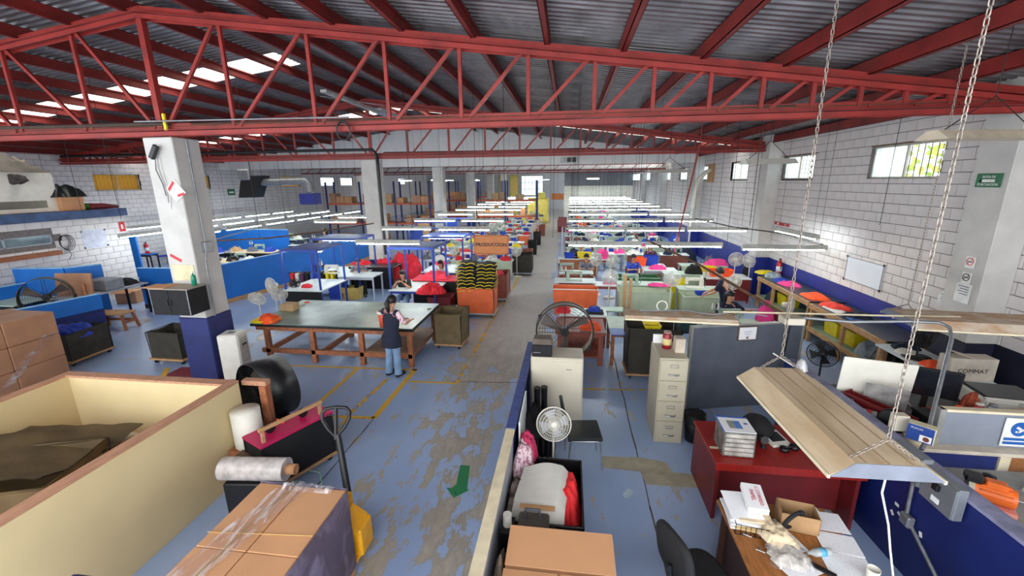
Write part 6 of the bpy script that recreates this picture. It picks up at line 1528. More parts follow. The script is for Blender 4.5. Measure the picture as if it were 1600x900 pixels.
MB().beam((-.3, 0, q.z-.5), (-.3, 0, .0), .05, .2).build('stand_leg', DKMETAL, t); MB().beam((.3, 0, q.z-.4), (.3, 0, .0), .05, .2).build('stand_leg', DKMETAL, t); B('stand_plate', DKMETAL, t, -.38, -.15, q.z-.5, .38, .15, q.z-.44, .004)
t = thing('timber_post', 'rough timber post with a short top arm beside the cream bin', 'frame', (-4.02, 4.72, 0))
B('post_shaft', WOODD, t, -.05, -.06, .0, .05, .05, 1.18, .006); B('top_arm', WOODR, t, -.3, -.05, 1.18, .06, .05, 1.25, .006); 
t = thing('plywood_shelf', 'dark plywood shelf sticking out by the timber post', 'shelf', (-3.75, 4.25, .0)); B('shelf_board', mat('dark_plywood', (92, 70, 56), .6), t, -.3, -.2, .5, .22, .25, .53, .003); B('bracket', WOODD, t, -.25, -.15, 0, -.2, .2, .5, .003)
o = tag(MB().lathe([(0, 0), (.16, 0), (.17, .02), (.17, .5), (0, .5)], (0, 0, 0), None, 20).build('white_drum', OFFW), 'white plastic drum between cream bin and timber post', 'drum'); o.location = (-4.07, 4.38, .5)
B('drum_stool', WOODD, None, -4.25, 4.2, 0, -3.92, 4.56, .5, .004); tag(bpy.data.objects['drum_stool'], 'timber block under the white drum', 'block')
t = thing('plastic_roll', 'roll of clear plastic on a brown cardboard core by the pallet load', 'roll', (-3.4, 3.8, 0), .1)
MB().cyl((-.5, 0, .62), (.25, 0, .62), .13, n=18).build('film_roll', mat('milky_film', (206, 198, 194), .25, 0, .2, 9, .6, 12), t); MB().lathe([(.045, 0), (.06, 0), (.06, .16), (.045, .16), (.045, 0)], (.2, 0, .62), Matrix.Rotation(PI/2, 3, 'Y'), 16).build('core', CARD, t)
B('support_block', BLACK, t, -.45, -.12, 0, .1, .12, .5, .01)
o = MB().tube([P(483, 735, .35), P(500, 738, .3), P(503, 755, .15), P(500, 770, .02)], .008, 6).build('green_hose', mat('pale_green_hose', (120, 160, 140), .4)); tag(o, 'thin pale green hose by the plastic roll', 'hose')
tt = thing('office_chair', 'top edge of a dark blue padded chair at the bottom left corner', 'chair', (P(140, 912, 1.1).x, P(140, 912, 1.1).y, 0))
B('backrest', mat('dark_blue_pad', (48, 42, 92), .8), tt, -.2, -.06, .7, .2, .06, 1.12, .05); B('seat', MATS['dark_blue_pad'], tt, -.2, -.45, .45, .2, -.05, .53, .03); MB().cyl((0, -.2, 0), (0, -.2, .45), .03, n=8).build('column', BLACK, tt)
# ---------------------------------------------------------------- right foreground: office corner
# low partition along the gangway
t = thing('low_partition', 'low partition with cream cap and blue far section, between gangway and office', 'partition', (-.62, 4.35, 0))
B('grey_panel', GREYL, t, -.03, -3.3, 0, .03, 0, .97, .003); B('cream_cap', CREAMT, t, -.055, -3.3, .97, .05, .0, 1.0, .004)
B('blue_panel', NAVY, t, -.035, .005, 0, .035, 2.75, .98, .003); B('blue_cap', mat('scuffed_blue_cap', (72, 88, 148), .6, 0, .2, 10), t, -.06, .006, .98, .06, 2.77, 1.0, .004)
o = tag(B('leaning_board', WHITE, None, -.02, 0, 0, .0, .8, 1.02, .004), 'white board leaning on the office side of the partition', 'board'); o.location = (-.52, 4.45, 0)
# beige cabinet with the printer on it
t = thing('beige_cabinet', 'tall plain beige metal cabinet next to the partition', 'cabinet', (-.13, 6.22, 0))
B('cabinet_body', BEIGE, t, -.4, -.24, .03, .4, .22, 1.2, .02); B('plinth', DKMETAL, t, -.38, -.2, 0, .38, .2, .03, .003); B('door_panel', BEIGE, t, -.38, -.25, .08, .38, -.24, 1.15, .006); B('maker_mark', GREYF, t, .14, -.253, 1.02, .22, -.25, 1.03, 0)
t = thing('printer', 'black receipt printer with a brown top on the beige cabinet', 'printer', (-.36, 6.12, 1.2))
B('printer_body', BLACK, t, -.15, -.13, 0, .15, .14, .2, .012); MB().hull([(-.15, -.12, .2), (.15, -.12, .2), (.15, .14, .2), (-.15, .14, .2)], [(-.13, -.05, .26), (.13, -.05, .26), (.13, .13, .27), (-.13, .13, .27)]).build('printer_lid', mat('brown_lid', (120, 108, 98), .5), t); B('paper_slot', STEEL, t, -.13, -.135, .07, -.02, -.13, .08, 0)
o = tag(B('steel_rod', STEEL, None, -.01, 0, 0, .01, .02, .9, 0), 'thin steel rod leaning at the partition end', 'rod'); o.location = (-.5, 6.6, .0)
# white fan, chair, boots
make_fan((-.13, 4.78, 0), .05, 'white pedestal fan in front of the beige cabinet', PY(863, 664, 4.75).z, .215, 'white fans of the office', tilt=-.25)
t = thing('visitor_chair', 'black vinyl chair with chrome legs facing the beige cabinet', 'chair', (.26, 5.25, 0), .12)
MB().obox((0, 0, .46), (.46, .44, .06), Matrix.Rotation(.04, 3, 'X'), .025).build('seat', BLACKG, t)
MB().obox((-.27, .06, .72), (.05, .4, .3), Matrix.Rotation(-.15, 3, 'Y'), .02).build('backrest', BLACKG, t)
for sy in (-1, 1): MB().tube([(.24, sy*.21, 0), (.2, sy*.21, .4), (.17, sy*.21, .43), (-.18, sy*.21, .43), (-.2, sy*.21, .38), (-.22, sy*.21, 0)], .012, 8).build('leg_frame', CHROME, t)
MB().tube([(.2, -.21, .425), (.2, .21, .425)], .011, 6).build('cross_tube', CHROME, t)
for i, (x, y) in enumerate(((-.3, 5.62), (-.2, 5.66))): o = tag(MB().tube([(0, .0, .05), (0, 0, .3), (0, -.02, .5)], [.05, .045, .05], 10).build('rubber_boot', BLACK), ('left', 'right')[i]+' dark boot standing against the beige cabinet', 'boot'); o.location = (x-.1, y, .392)
t = thing('low_cabinet', 'dark cluttered low cabinet behind the white fan', 'cabinet', (-.32, 5.55, 0)); B('cabinet_body', BLACK, t, -.22, -.3, 0, .2, .3, .44, .01); 
pile('cloth_pile', 'dark crumpled bags on the low cabinet by the partition', BLACKF, (-.42, 5.25, .44), .26, .5, .35, 301)
for k in range(5): o = tag(MB().tube([(0, 0, 0), (.02, .02, .25), (0, .03, .5)], .02, 6).build('umbrella', BLACKF), 'black rolled umbrella standing behind the white fan, %s' % ('first', 'second', 'third', 'fourth', 'fifth')[k], 'umbrella', 'umbrellas behind the white fan'); o.location = (-.45+.075*k, 5.12, .0)
# bin full of cloth
t = thing('black_crate', 'long black open crate full of cloths beside the low partition', 'crate', (-.17, 4.0, 0))
cw, cdp, chh = .78, 1.05, .52
for (x0, y0, x1, y1) in ((-cw/2, -cdp/2, -cw/2+.02, cdp/2), (cw/2-.02, -cdp/2, cw/2, cdp/2), (-cw/2, -cdp/2, cw/2, -cdp/2+.02), (-cw/2, cdp/2-.02, cw/2, cdp/2)): B('side_board', BLACK, t, x0, y0, 0, x1, y1, chh, .004)
B('floor_board', BLACK, t, -cw/2, -cdp/2, 0, cw/2, cdp/2, .03, 0)
o = pile('cloth_pile', 'bright red cloth in the black crate', mat('bright_red_fabric', (238, 42, 48), .75, 0, .08), (.02, 3.98, .3), .34, .75, .32, 310, n=26)
def wf(u, v):
    x = -.5+.52*u+.06*v; y = 3.5+.62*v+.06*u
    return (x, y, .64+.04*v+.03*math.sin(u*PI)+.015*math.sin(u*6+v*5)-(.09*(u-.85)/.15 if u > .85 else 0)-(.12*(.12-v)/.12 if v < .12 else 0))
for k in range(3):
    o = MB().sheet(lambda u, v, k=k: tuple(a+b for a, b in zip(wf(u, v), (-.012*k, -.02*k, -.03*k))), 18, 18, .012).build('folded_cloth', WHITEF); tag(o, '%s layer of thick white folded cloth on the black crate' % ('top', 'middle', 'bottom')[k], 'cloth', 'white cloth layers')
pile('plastic_bag', 'clear bag of pink cloth squeezed beside the partition', PINKW, (-.46, 4.35, .5), .22, .5, .32, 311, n=22, cat='bag'); pile('cloth_pile', 'magenta pink cloth inside the clear bag', mat('rose_cloth', (206, 52, 98), .7), (-.44, 4.5, .56), .24, .3, .3, 312, n=18)
o = pile('cloth_pile', 'patterned brown cloth along the partition', mat('brown_pattern_cloth', (132, 116, 106), .85, 0, .3, 18), (-.5, 3.75, .4), .16, .7, .3, 313, n=20)
t = thing('tape_dispenser', 'grey metal machine with a square handle in front of the white cloth', 'machine', (-.25, 3.28, 0)); 
B('machine_stand', BLACK, t, -.2, -.16, 0, .2, .16, .55, .01); B('machine_body', mat('taupe_metal', (104, 98, 90), .5, .3), t, -.16, -.12, .55, .13, .14, .72, .02)
MB().tube([(-.09, .02, .74), (-.09, .02, .84), (.04, .02, .84), (.04, .02, .74)], .016, 8).build('square_handle', mat('grey_handle', (72, 74, 80), .4), t); B('wood_slat', WOOD, t, -.16, .15, .72, .18, .2, .745, .003)
for k in range(2): MB().tube([(.15+.05*k, .1, .56), (.22+.05*k, .0, .62), (.18+.06*k, -.1, .56)], .009, 6).build('white_cable', OFFW, t)
o = tag(MB().cyl((0, 0, 0), (0, 0, .12), .04, n=14).build('paper_cup', OFFW), 'white paper cup squeezed beside the partition', 'cup'); o.location = (-.5, 3.22, .72); B('cup_stand', BLACK, None, -.56, 3.12, 0, -.44, 3.32, .72, 0); tag(bpy.data.objects['cup_stand'], 'narrow dark stand under the paper cup', 'stand')
# cardboard box in front
t = thing('cardboard_box', 'large clean cardboard box with loose top flaps, bottom centre', 'box', (0, 3.02, 0))
B('box_body', CARD, t, -.44, -.95, 0, .42, 0, .84, .004)
MB().obox((-.01, -.18, .895), (.86, .36, .008), Matrix.Rotation(.1, 3, 'X')).build('flap', CARD, t)
MB().obox((-.235, -.56, .88), (.42, .34, .008), Matrix.Rotation(-.05, 3, 'X')).build('flap', CARD, t); MB().obox((.205, -.56, .88), (.42, .34, .008), Matrix.Rotation(-.05, 3, 'X')).build('flap', CARD, t)
pile('sack', 'brown crumpled sack between partition and cardboard box', mat('brown_sack', (116, 100, 84), .9, 0, .2, 5, .5, 12), (-.49, 2.75, .35), .15, .7, .5, 320, n=24, cat='sack')
pile('sack', 'beige paper bag at the right side of the cardboard box', mat('beige_paper_bag', (206, 180, 140), .8), (.5, 2.75, .2), .18, .5, .5, 321, n=16, cat='bag')
# filing cabinet
t = thing('filing_cabinet', 'four drawer putty filing cabinet', 'cabinet', (1.53, 5.8, 0))
B('cabinet_body', BEIGED, t, -.2, 0, 0, .2, .66, 1.35, .008)
for k in range(4):
    z0 = .05+k*.322; d = B('drawer_front', BEIGED, t, -.185, -.02, z0, .185, 0, z0+.312, .006)
    MB().tube([(-.07, -.022, z0+.1), (-.055, -.05, z0+.095), (.055, -.05, z0+.095), (.07, -.022, z0+.1)], .009, 6).build('drawer_handle', CHROME, d)
    mb = MB(); 
    for q in ((-.055, .055, z0+.24, z0+.245), (-.055, .055, z0+.2, z0+.205), (-.055, -.05, z0+.2, z0+.245), (.05, .055, z0+.2, z0+.245)): mb.box(q[0], -.026, q[2], q[1], -.02, q[3])
    mb.build('label_holder', STEEL, d)
t = thing('red_canister', 'red canister with a cream label on the filing cabinet', 'canister', (1.5, 6.2, 1.35)); MB().lathe([(0, 0), (.065, 0), (.065, .2), (.05, .22), (.05, .24), (0, .24)], (0, 0, 0), None, 18).build('canister_body', mat('dark_red_can', (150, 26, 38), .35), t); MB().lathe([(.066, .06), (.067, .06), (.067, .16), (.066, .16)], (0, 0, 0), None, 18).build('label_band', mat('cream_label', (226, 206, 140), .6), t)
MB().lathe([(.05, .24), (.055, .24), (.055, .26), (0, .262)], (0, 0, 0), None, 18).build('lid', mat('dusty_lid', (176, 140, 130), .6), t)
o = tag(B('tissue_box', mat('beige_box', (200, 184, 166), .7), None, -.06, -.08, 0, .08, .09, .22, .01), 'plain beige box next to the red canister', 'box'); o.location = (1.64, 6.08, 1.35)
o = tag(B('white_sheet', PAPER, None, -.14, -.03, 0, .14, .0, .14, .002), 'white card propped behind the red canister', 'paper'); o.location = (1.48, 6.42, 1.35)
t = thing('waste_bin', 'black waste bin with a bag beside the filing cabinet', 'bin', (1.93, 5.93, 0)); MB().lathe([(0, 0), (.12, 0), (.15, .42), (.14, .42), (.11, .02), (0, .02)], (0, 0, 0), None, 18).build('bin_body', BLACK, t)
MB().sheet(lambda u, v: ((.155+.02*noise.noise(Vector((u*8, v, 1))))*math.cos(2*PI*u), (.155+.02*noise.noise(Vector((u*8, v, 1))))*math.sin(2*PI*u), .3+.14*v+.03*noise.noise(Vector((math.cos(2*PI*u)*3, math.sin(2*PI*u)*3, 3)))), 28, 3).build('bin_bag', BLACKG, t)
# grey fabric partition
t = part('grey fabric partition with a framed certificate behind the cherry desk', [(2.02, 6.82), (3.92, 7.28)], 1.5, GREYP, mat('aluminium_trim', (160, 160, 156), .4, .4), None, .06, pw=3)
a = (3.92-2.02, 7.28-6.82); L = math.hypot(*a); u = Vector((a[0]/L, a[1]/L, 0)); nrm = Vector((a[1]/L, -a[0]/L, 0))
for q in (0, L): wall_panel(MB(), u*(q-.02), u*(q+.02), 0, 1.5, .075).build('end_post', MATS['aluminium_trim'], t)
t = thing('framed_certificate', 'framed certificate hanging on the grey fabric partition', 'picture frame', Vector((2.02, 6.82, 1.22))+u*.95+nrm*.032, math.atan2(a[1], a[0]))
B('frame', mat('bronze_frame', (120, 98, 86), .4, .3), t, -.17, -.02, 0, .17, 0, .25, .004); B('certificate', PAPER, t, -.148, -.023, .02, .148, -.019, .23, 0)
for k in range(3): B('printed_line', GREYF, t, -.07+.02*k, -.025, .15-.04*k, .07-.02*k, -.0225, .156-.04*k, 0)
B('seal', MAROON, t, -.02, -.025, .035, .02, -.0225, .06, 0)
# cherry desk
t = thing('cherry_desk', 'large cherry red L shaped desk under the hanging lamp', 'desk', (1.68, 4.33, 0))
B('desk_top', CHERRY, t, 0, 0, .715, 1.54, .88, .75, .006); B('side_panel', CHERRYD, t, .02, .02, 0, .06, .86, .715, .003); B('side_panel', CHERRYD, t, 1.46, .02, 0, 1.5, .86, .715, .003); B('back_panel', CHERRYD, t, .06, .25, .06, 1.46, .28, .715, .003); B('front_edge', CHERRY, t, 0, -.006, .66, 1.54, .0, .75, .003)
o = tag(B('masking_tape_strip', CREAMT, None, 0, 0, 0, .12, .04, .003, 0), 'strip of cream tape at the left edge of the cherry desk', 'tape'); o.location = (1.7, 4.6, .75)
t = thing('drawer_organizer', 'clear five drawer organizer with a leaflet on top', 'organizer', (1.96, 4.62, .75), -.03)
ORG = glassy('smoky_clear_plastic', (150, 146, 140), .45, .15)
B('organizer_shell', ORG, t, -.17, -.16, 0, .17, .16, .3, .01)
for k in range(5): d = B('drawer', glassy('clear_drawer', (206, 200, 190), .3, .15), t, -.155, -.165, .015+.056*k, .155, .14, .062+.056*k, .008); B('drawer_papers', WHITEF, d, -.14, -.14, .018+.056*k, .14, .12, .035+.056*k, .002)
B('blue_folder', mat('blue_folder', (66, 108, 200), .5), t, -.175, -.14, .3, .17, .2, .308, .002); B('leaflet', PAPER, t, -.165, -.155, .309, .165, .15, .315, .002); B('leaflet_picture', mat('leaflet_blue', (82, 134, 204), .6), t, -.07, -.08, .3155, .05, .08, .317, 0); B('leaflet_picture', mat('leaflet_grey', (150, 150, 140), .6), t, -.09, -.08, .3156, -.02, .08, .3175, 0); B('leaflet_logo', mat('leaflet_navy', (44, 70, 150), .6), t, .09, .02, .3155, .13, .05, .317, 0)
o = tag(MB().lathe([(0, 0), (.04, 0), (.04, .1), (.034, .1), (.034, .01), (0, .01)], (0, 0, 0), None, 16).build('pen_cup', BLACK), 'black pen cup right of the drawer organizer', 'cup'); o.location = (2.2, 4.72, .75)
o = tag(MB().tube([(0, 0, 0), (.02, .01, .16)], .006, 5).build('pencil', mat('pale_pencil', (230, 190, 170), .5)), 'pale pencil standing in the black pen cup', 'pencil'); o.location = (2.2, 4.72, .762)
t = thing('webcam_lamp', 'small round black desk device on a foot', 'device', (2.32, 4.7, .75)); MB().cyl((0, .02, .09), (0, -.02, .1), .045, n=18).build('head', BLACK, t); MB().lathe([(0, 0), (.04, 0), (.03, .01), (.01, .02), (.01, .08), (0, .08)], (0, 0, 0), None, 14).build('foot', BLACK, t)
t = thing('desk_phone', 'white and black desk telephone left of the lamp', 'telephone', (2.5, 4.85, .75), .25); MB().hull([(-.1, -.13, 0), (.14, -.13, 0), (.14, .14, 0), (-.1, .14, 0)], [(-.09, -.12, .02), (.13, -.12, .02), (.13, .13, .05), (-.09, .13, .05)]).build('phone_body', OFFW, t); MB().hull([(-.06, -.06, .027), (.11, -.06, .027), (.11, .1, .042), (-.06, .1, .042)], [(-.06, -.06, .031), (.11, -.06, .031), (.11, .1, .047), (-.06, .1, .047)]).build('display', BLACKG, t)
for k in range(2): MB().lathe([(0, 0), (.05, .0), (.05, .04), (0, .045)], (-.02+.14*k, -.2+.02*k, 0), None, 14).build('ear_cushion', BLACK, t)
MB().tube([(-.02, -.2, .05), (.05, -.24, .07), (.12, -.18, .05)], .008, 6).build('head_band', BLACK, t)
o = tag(MB().lathe([(0, 0), (.17, 0), (.2, .1), (.12, .2), (0, .22)], (0, 0, 0), None, 18).build('black_bag', BLACKF), 'round black bag at the back of the cherry desk', 'bag'); o.location = (2.35, 5.0, .75)
# oak desk with papers
t = thing('oak_desk', 'oak topped desk covered with papers, bottom right', 'desk', (1.98, 3.0, 0))
B('desk_top', WOODK, t, -.48, -.75, .72, .48, .75, .755, .008); B('side_panel', mat('dark_walnut', (62, 36, 24), .5), t, -.44, .66, 0, .44, .69, .72, .003); B('side_panel', MATS['dark_walnut'], t, -.44, -.69, 0, .44, -.66, .72, .003); B('modesty_panel', MATS['dark_walnut'], t, .36, -.66, .2, .39, .66, .72, .003); B('modesty_panel', MATS['dark_walnut'], t, -.39, -.1, .1, -.36, .66, .72, .003)
def sheet_(label, px, py, w_, d_, rz, z=.757, m=PAPER, th=.003, name='paper_sheet', group=None, cat='paper'):
    q = P(px, py, .757); o = tag(B(name, m, None, -w_/2, -d_/2, 0, w_/2, d_/2, th, .0008), label, cat, group); o.location = (q.x, q.y, z); o.rotation_euler = (0, 0, rz); return o
LINED = mat('printed_paper', (232, 232, 236), .8, 0, .03, 60, c2=(222, 222, 226), mix=(.4, .46))
sheet_('plain white sheet, nearest on the oak desk', 1245, 885, .3, .24, .45, .766); sheet_('printed sheet under the clear bag of tags', 1215, 840, .28, .36, .35, .762, LINED); sheet_('printed sheet at the right edge, upper one', 1290, 815, .3, .24, -.1, .758, LINED)
sheet_('large printed sheet at the right edge, middle', 1310, 850, .3, .22, -.15, .762, LINED); sheet_('large printed sheet at the right edge, nearest', 1325, 885, .34, .24, -.12, .759, LINED); sheet_('white sheet behind the small carton', 1262, 800, .22, .18, .1, .7575)
# tray with stacked papers and a white carton with red writing
q = P(1165, 790, .757)
t = thing('letter_tray', 'black wire tray holding slipping envelopes on the oak desk', 'tray', (1.71, 3.5, .755), -.15)
mb = MB(); 
for k in range(7): mb.tube([(-.16+.053*k, -.2, .005), (-.16+.053*k, .14, .005)], .003, 4)
for zz in (.005, .1): mb.tube([(-.16, -.2, zz), (.16, -.2, zz), (.16, .14, zz), (-.16, .14, zz)], .005, 4, True)
for k in range(9): mb.tube([(-.16+.04*k, -.2, .005), (-.16+.04*k, -.2, .1)], .003, 4)
mb.build('wire_mesh', BLACK, t)
for k, (m, dx, dy, rz, zz) in enumerate(((PAPER, -.05, .02, .05, .015), (mat('manila', (226, 196, 140), .7), 0, .0, -.05, .035), (PAPER, -.06, .03, .12, .05), (PAPER, -.02, .04, -.1, .075), (mat('manila2', (232, 208, 170), .7), .02, .03, .05, .095), (PAPER, -.05, .05, .15, .11))):
    o = tag(B('envelope', m, None, -.15, -.17, 0, .13, .16, .014, .003), '%s envelope in the pile in the wire tray' % ('lowest', 'second', 'third', 'fourth', 'fifth', 'topmost')[k], 'envelope', 'envelopes in the wire tray'); o.location = t.location+Vector((dx, dy, zz)); o.rotation_euler = (.1*(k % 2), 0, rz-.15)
t2 = thing('white_carton', 'flat white carton with red handwriting on top of the envelopes', 'box', (1.76, 3.58, .895), -.12); MB().obox((0, 0, .04), (.17, .3, .06), Matrix.Rotation(.12, 3, 'X'), .004).build('carton_body', PAPER, t2)
FM = face((0, .0, .074), (0, -1, -.12), (1, 0, 0)); RW = mat('red_writing', (190, 30, 60), .7); text('C.CORREO', .045, face((.035, 0, .075), (0, -1, -.12), (1, 0, 0)), RW, t2, depth=.0006); text('PAPEL', .05, face((-.02, 0, .075), (0, -1, -.12), (1, 0, 0)), RW, t2, depth=.0006)
pile('paper_bag', 'crumpled cream cloth bag before the white carton', mat('cream_cloth', (224, 204, 170), .85, 0, .08, 5, .3, 20), (1.85, 3.3, .80), .26, .3, .08, 330, n=22, cat='cloth'); 
t = thing('open_carton', 'small open carton holding a black tape reel', 'box', (2.1, 3.5, .757), -.2)
for (x0, y0, x1, y1) in ((-.15, -.1, -.144, .1), (.144, -.1, .15, .1), (-.15, -.1, .15, -.094), (-.15, .094, .15, .1)): B('carton_side', mat('kraft_carton', (176, 138, 98), .85), t, x0, y0, 0, x1, y1, .17, 0)
B('carton_bottom', MATS['kraft_carton'], t, -.15, -.1, 0, .15, .1, .006, 0)
o = tag(MB().tube([(.1*math.cos(a), .0, .1*math.sin(a)+.1) for a in [2*PI*i/24 for i in range(24)]], .018, 8, True).build('strap_roll', BLACKF), 'black looped strap leaning on the small open carton', 'strap'); o.location = (2.0, 3.42, .8); o.rotation_euler = (.3, 0, .5)
t = thing('tag_bag', 'clear plastic bag of pale tags on the oak desk', 'bag', (1.86, 3.12, .768)); cloth_bm(.3, .26, .05, 331, 1.6, 16).build('pale_tags', mat('pale_tags', (214, 210, 196), .7, 0, .2, 30), t); o = cloth_bm(.36, .3, .075, 332, 1.2, 16).build('clear_film', PLASTIC, t)
t = thing('water_bottle', 'clear bottle with a blue band lying on the papers', 'bottle', (2.12, 3.17, .79), .2); MB().lathe([(0, 0), (.03, 0), (.032, .02), (.032, .14), (.012, .18), (.012, .2), (0, .2)], (.1, 0, 0), Matrix.Rotation(-PI/2, 3, 'Y'), 14).build('bottle_body', CLEAR, t); MB().lathe([(.033, .05), (.0335, .05), (.0335, .1), (.033, .1)], (.1, 0, 0), Matrix.Rotation(-PI/2, 3, 'Y'), 14).build('blue_band', mat('cyan_band', (90, 170, 214), .5), t)
o = tag(MB().obox((0, 0, .008), (.05, .2, .014), Matrix.Rotation(.9, 3, 'Z'), .003).build('seam_ripper', BLACK), 'black cutter lying between the papers', 'tool'); o.location = (2.06, 3.02, .768)
for i, (px, py) in enumerate(((1168, 838), (1188, 862))): q = P(px, py, .757); t = thing('metal_fitting', ('upper', 'lower')[i]+' T shaped metal fitting on the bare oak top', 'fitting', q); MB().tube([(-.03, .015, .008), (.03, -.015, .008)], .006, 6).build('cross_bar', CHROME, t); MB().tube([(0, 0, .008), (.015, .05, .008)], .004, 6).build('stem', CHROME, t)
t = thing('paper_cup', 'white paper cup with a black handle tool at the desk corner', 'cup', (2.4, 2.98, .757)); MB().lathe([(0, 0), (.035, 0), (.046, .11), (.042, .11), (.032, .008), (0, .008)], (0, 0, 0), None, 20).build('cup_body', OFFW, t)
# office chair
t = thing('office_chair', 'black fabric office chair pulled up to the oak desk', 'chair', (1.18, 3.12, 0), -1.15)
def cush(w_, d_, h_, c, M=None):
    rings = []
    for (q, z) in ((.75, -.5), (.97, -.3), (1, 0), (.97, .3), (.8, .5)):
        rings.append([Vector(c)+(M or Matrix.Identity(3)) @ Vector((w_/2*q*(abs(math.cos(a))**.6)*(1 if math.cos(a) > 0 else -1), d_/2*q*(abs(math.sin(a))**.6)*(1 if math.sin(a) > 0 else -1), z*h_)) for a in [2*PI*i/28 for i in range(28)]])
    return MB().loft(rings)
cush(.5, .48, .09, (0, .02, .47)).build('seat', BLACKF, t)
cush(.46, .5, .07, (0, -.27, .78), Matrix.Rotation(PI/2+.15, 3, 'X')).build('backrest', BLACKF, t)
MB().tube([(0, -.1, .42), (0, -.28, .46), (0, -.31, .7)], .02, 8).build('back_post', BLACK, t); MB().cyl((0, 0, .1), (0, 0, .43), .028, n=10).build('gas_lift', CHROME, t)
for k in range(5):
    a = 2*PI*k/5+.5; MB().tube([(0, 0, .12), (.28*math.cos(a), .28*math.sin(a), .075)], [.024, .014], 6).build('base_arm', CHROME, t); MB().cyl((.28*math.cos(a)-.012, .28*math.sin(a), .028), (.28*math.cos(a)+.012, .28*math.sin(a), .028), .028, n=10).build('caster', BLACK, t)
# big hanging lamp hood
def hood(label, loc, rz, L, wb, wt, h, m, chains=True, y_chain=.35):
    t = thing('hanging_lamp', label, 'lamp', loc, rz)
    mb = MB()
    mb.hull([(-wb/2, -L/2, 0), (wb/2, -L/2, 0), (wb/2, L/2, 0), (-wb/2, L/2, 0)], [(-wt/2, -L/2, h), (wt/2, -L/2, h), (wt/2, L/2, h), (-wt/2, L/2, h)]); mb.build('hood', m, t)
    for s_ in (-1, 1): 
        MB().hull([(-wb/2, s_*(L/2+.002)-.002, -.005), (wb/2, s_*(L/2+.002)-.002, -.005), (wb/2, s_*(L/2+.002)+.002, -.005), (-wb/2, s_*(L/2+.002)+.002, -.005)], [(-wt/2, s_*(L/2+.002)-.002, h), (wt/2, s_*(L/2+.002)-.002, h), (wt/2, s_*(L/2+.002)+.002, h), (-wt/2, s_*(L/2+.002)+.002, h)]).build('end_plate', mat('lamp_end_plate', (118, 122, 134), .6, 0), t)
        B('side_lip', CREAMT, t, s_*wb/2-.008, -L/2, -.02, s_*wb/2+.008, L/2, .004, .002)
        MB().cyl((s_*wt*.4, -L/2+.05, -.03), (s_*wt*.4, L/2-.05, -.03), .016, n=8).build('tube', OFFW, t)
    for k in (-.17, 0, .17): B('pressed_seam', mat('seam_dirt', (170, 146, 114), .9), t, k*wt*2-.004, -L/2, h, k*wt*2+.004, L/2, h+.003, 0)
    if chains:
        for sy in (-1, 1):
            y = sy*L/2*.92; top = Vector((0, y, h+.13)); mb = MB()
            for sx in (-1, 1): chain(mb, (sx*wt/2, y, h), top, .03, .0032, .008)
            chain(mb, top, (0, y, ROOFZ(loc[0])-loc[2]-.02), .055, .0036, .009); c = mb.build('chain', mat('worn_chain', (166, 154, 142), .45, .5), t); c['kind'] = 'stuff'
    return t
hh = hood('large dusty cream lamp hood on chains over the cherry desk', (1.8, 2.95, 2.15), math.radians(1.5), 1.28, .61, .36, .09, DUSTB)
hood('dusty brown lamp hood over the grey partition, hung crosswise', (1.5, 5.72, 2.0), PI/2-.06, 1.42, .4, .3, .03, mat('brown_dust_hood', (186, 152, 122), .85, 0, .2, 5, .2, 20, c2=(214, 200, 180), mix=(.4, .6)), False)
hood('dusty brown lamp hood at the right edge near the pilaster', (5.2, 5.72, 2.02), PI/2-.1, 1.9, .75, .5, .08, mat('brown_dust_hood', (186, 152, 122), .85), True)
pipe('tangle of grey cable lying on the crosswise lamp hood', [(1.0, 5.75, 2.06), (1.3, 5.65, 2.1), (1.6, 5.82, 2.06), (1.9, 5.62, 2.07), (2.3, 5.72, 2.1), (2.6, 5.65, 2.06)], .008, GREYBOX, 'loose_cable', 'cable')
pipe('coil of white cable standing on the crosswise lamp hood', [(1.3+.07*math.cos(a), 5.8, 2.12+.07*math.sin(a)) for a in [2*PI*i/16 for i in range(17)]], .008, OFFW, 'loose_cable', 'cable')
o = tag(B('junction_box', BEIGE, None, -.12, -.1, 0, .12, .1, .09, .01), 'square beige junction box above the grey partition corner', 'electric box'); qj = P(1236, 505, 2.0); o.location = (qj.x, qj.y, 2.0)
pipe('pale conduit running right from the junction box and bending down', [(qj.x+.1, qj.y, 2.08), P(1330, 503, 2.12), P(1420, 502, 2.16), P(1468, 504, 2.18), P(1484, 512, 2.15), P(1487, 530, 2.05), (3.63, 4.28, 1.2), (3.56, 4.22, 1.15)], .02, STEEL)
pipe('thin pale rail above the conduit over the right benches', [P(1130, 487, 2.1), P(1260, 490, 2.1), P(1380, 493, 2.1), P(1500, 495, 2.1)], .012, CREAMT)
pipe('black cable from the junction box down to the blue wall', [(qj.x, qj.y, 2.0), (qj.x-.02, qj.y+.02, 1.5), (qj.x+.3, qj.y+.6, 1.22)], .01, BLACK, 'cable', 'cable'); 
pipe('white rod held by the lamp support', [P(1208, 552, 2.2), P(1240, 572, 2.15)], .006, OFFW, 'rod', 'rod')
pipe('white cable hanging from the big lamp hood', [P(1383, 718, 2.24), P(1385, 742, 2.12), P(1378, 770, 1.95), P(1388, 820, 1.7), P(1391, 860, 1.5), P(1396, 905, 1.3), (2.25, 2.35, .6), (2.3, 2.4, .02)], .006, OFFW, 'cable', 'cable')
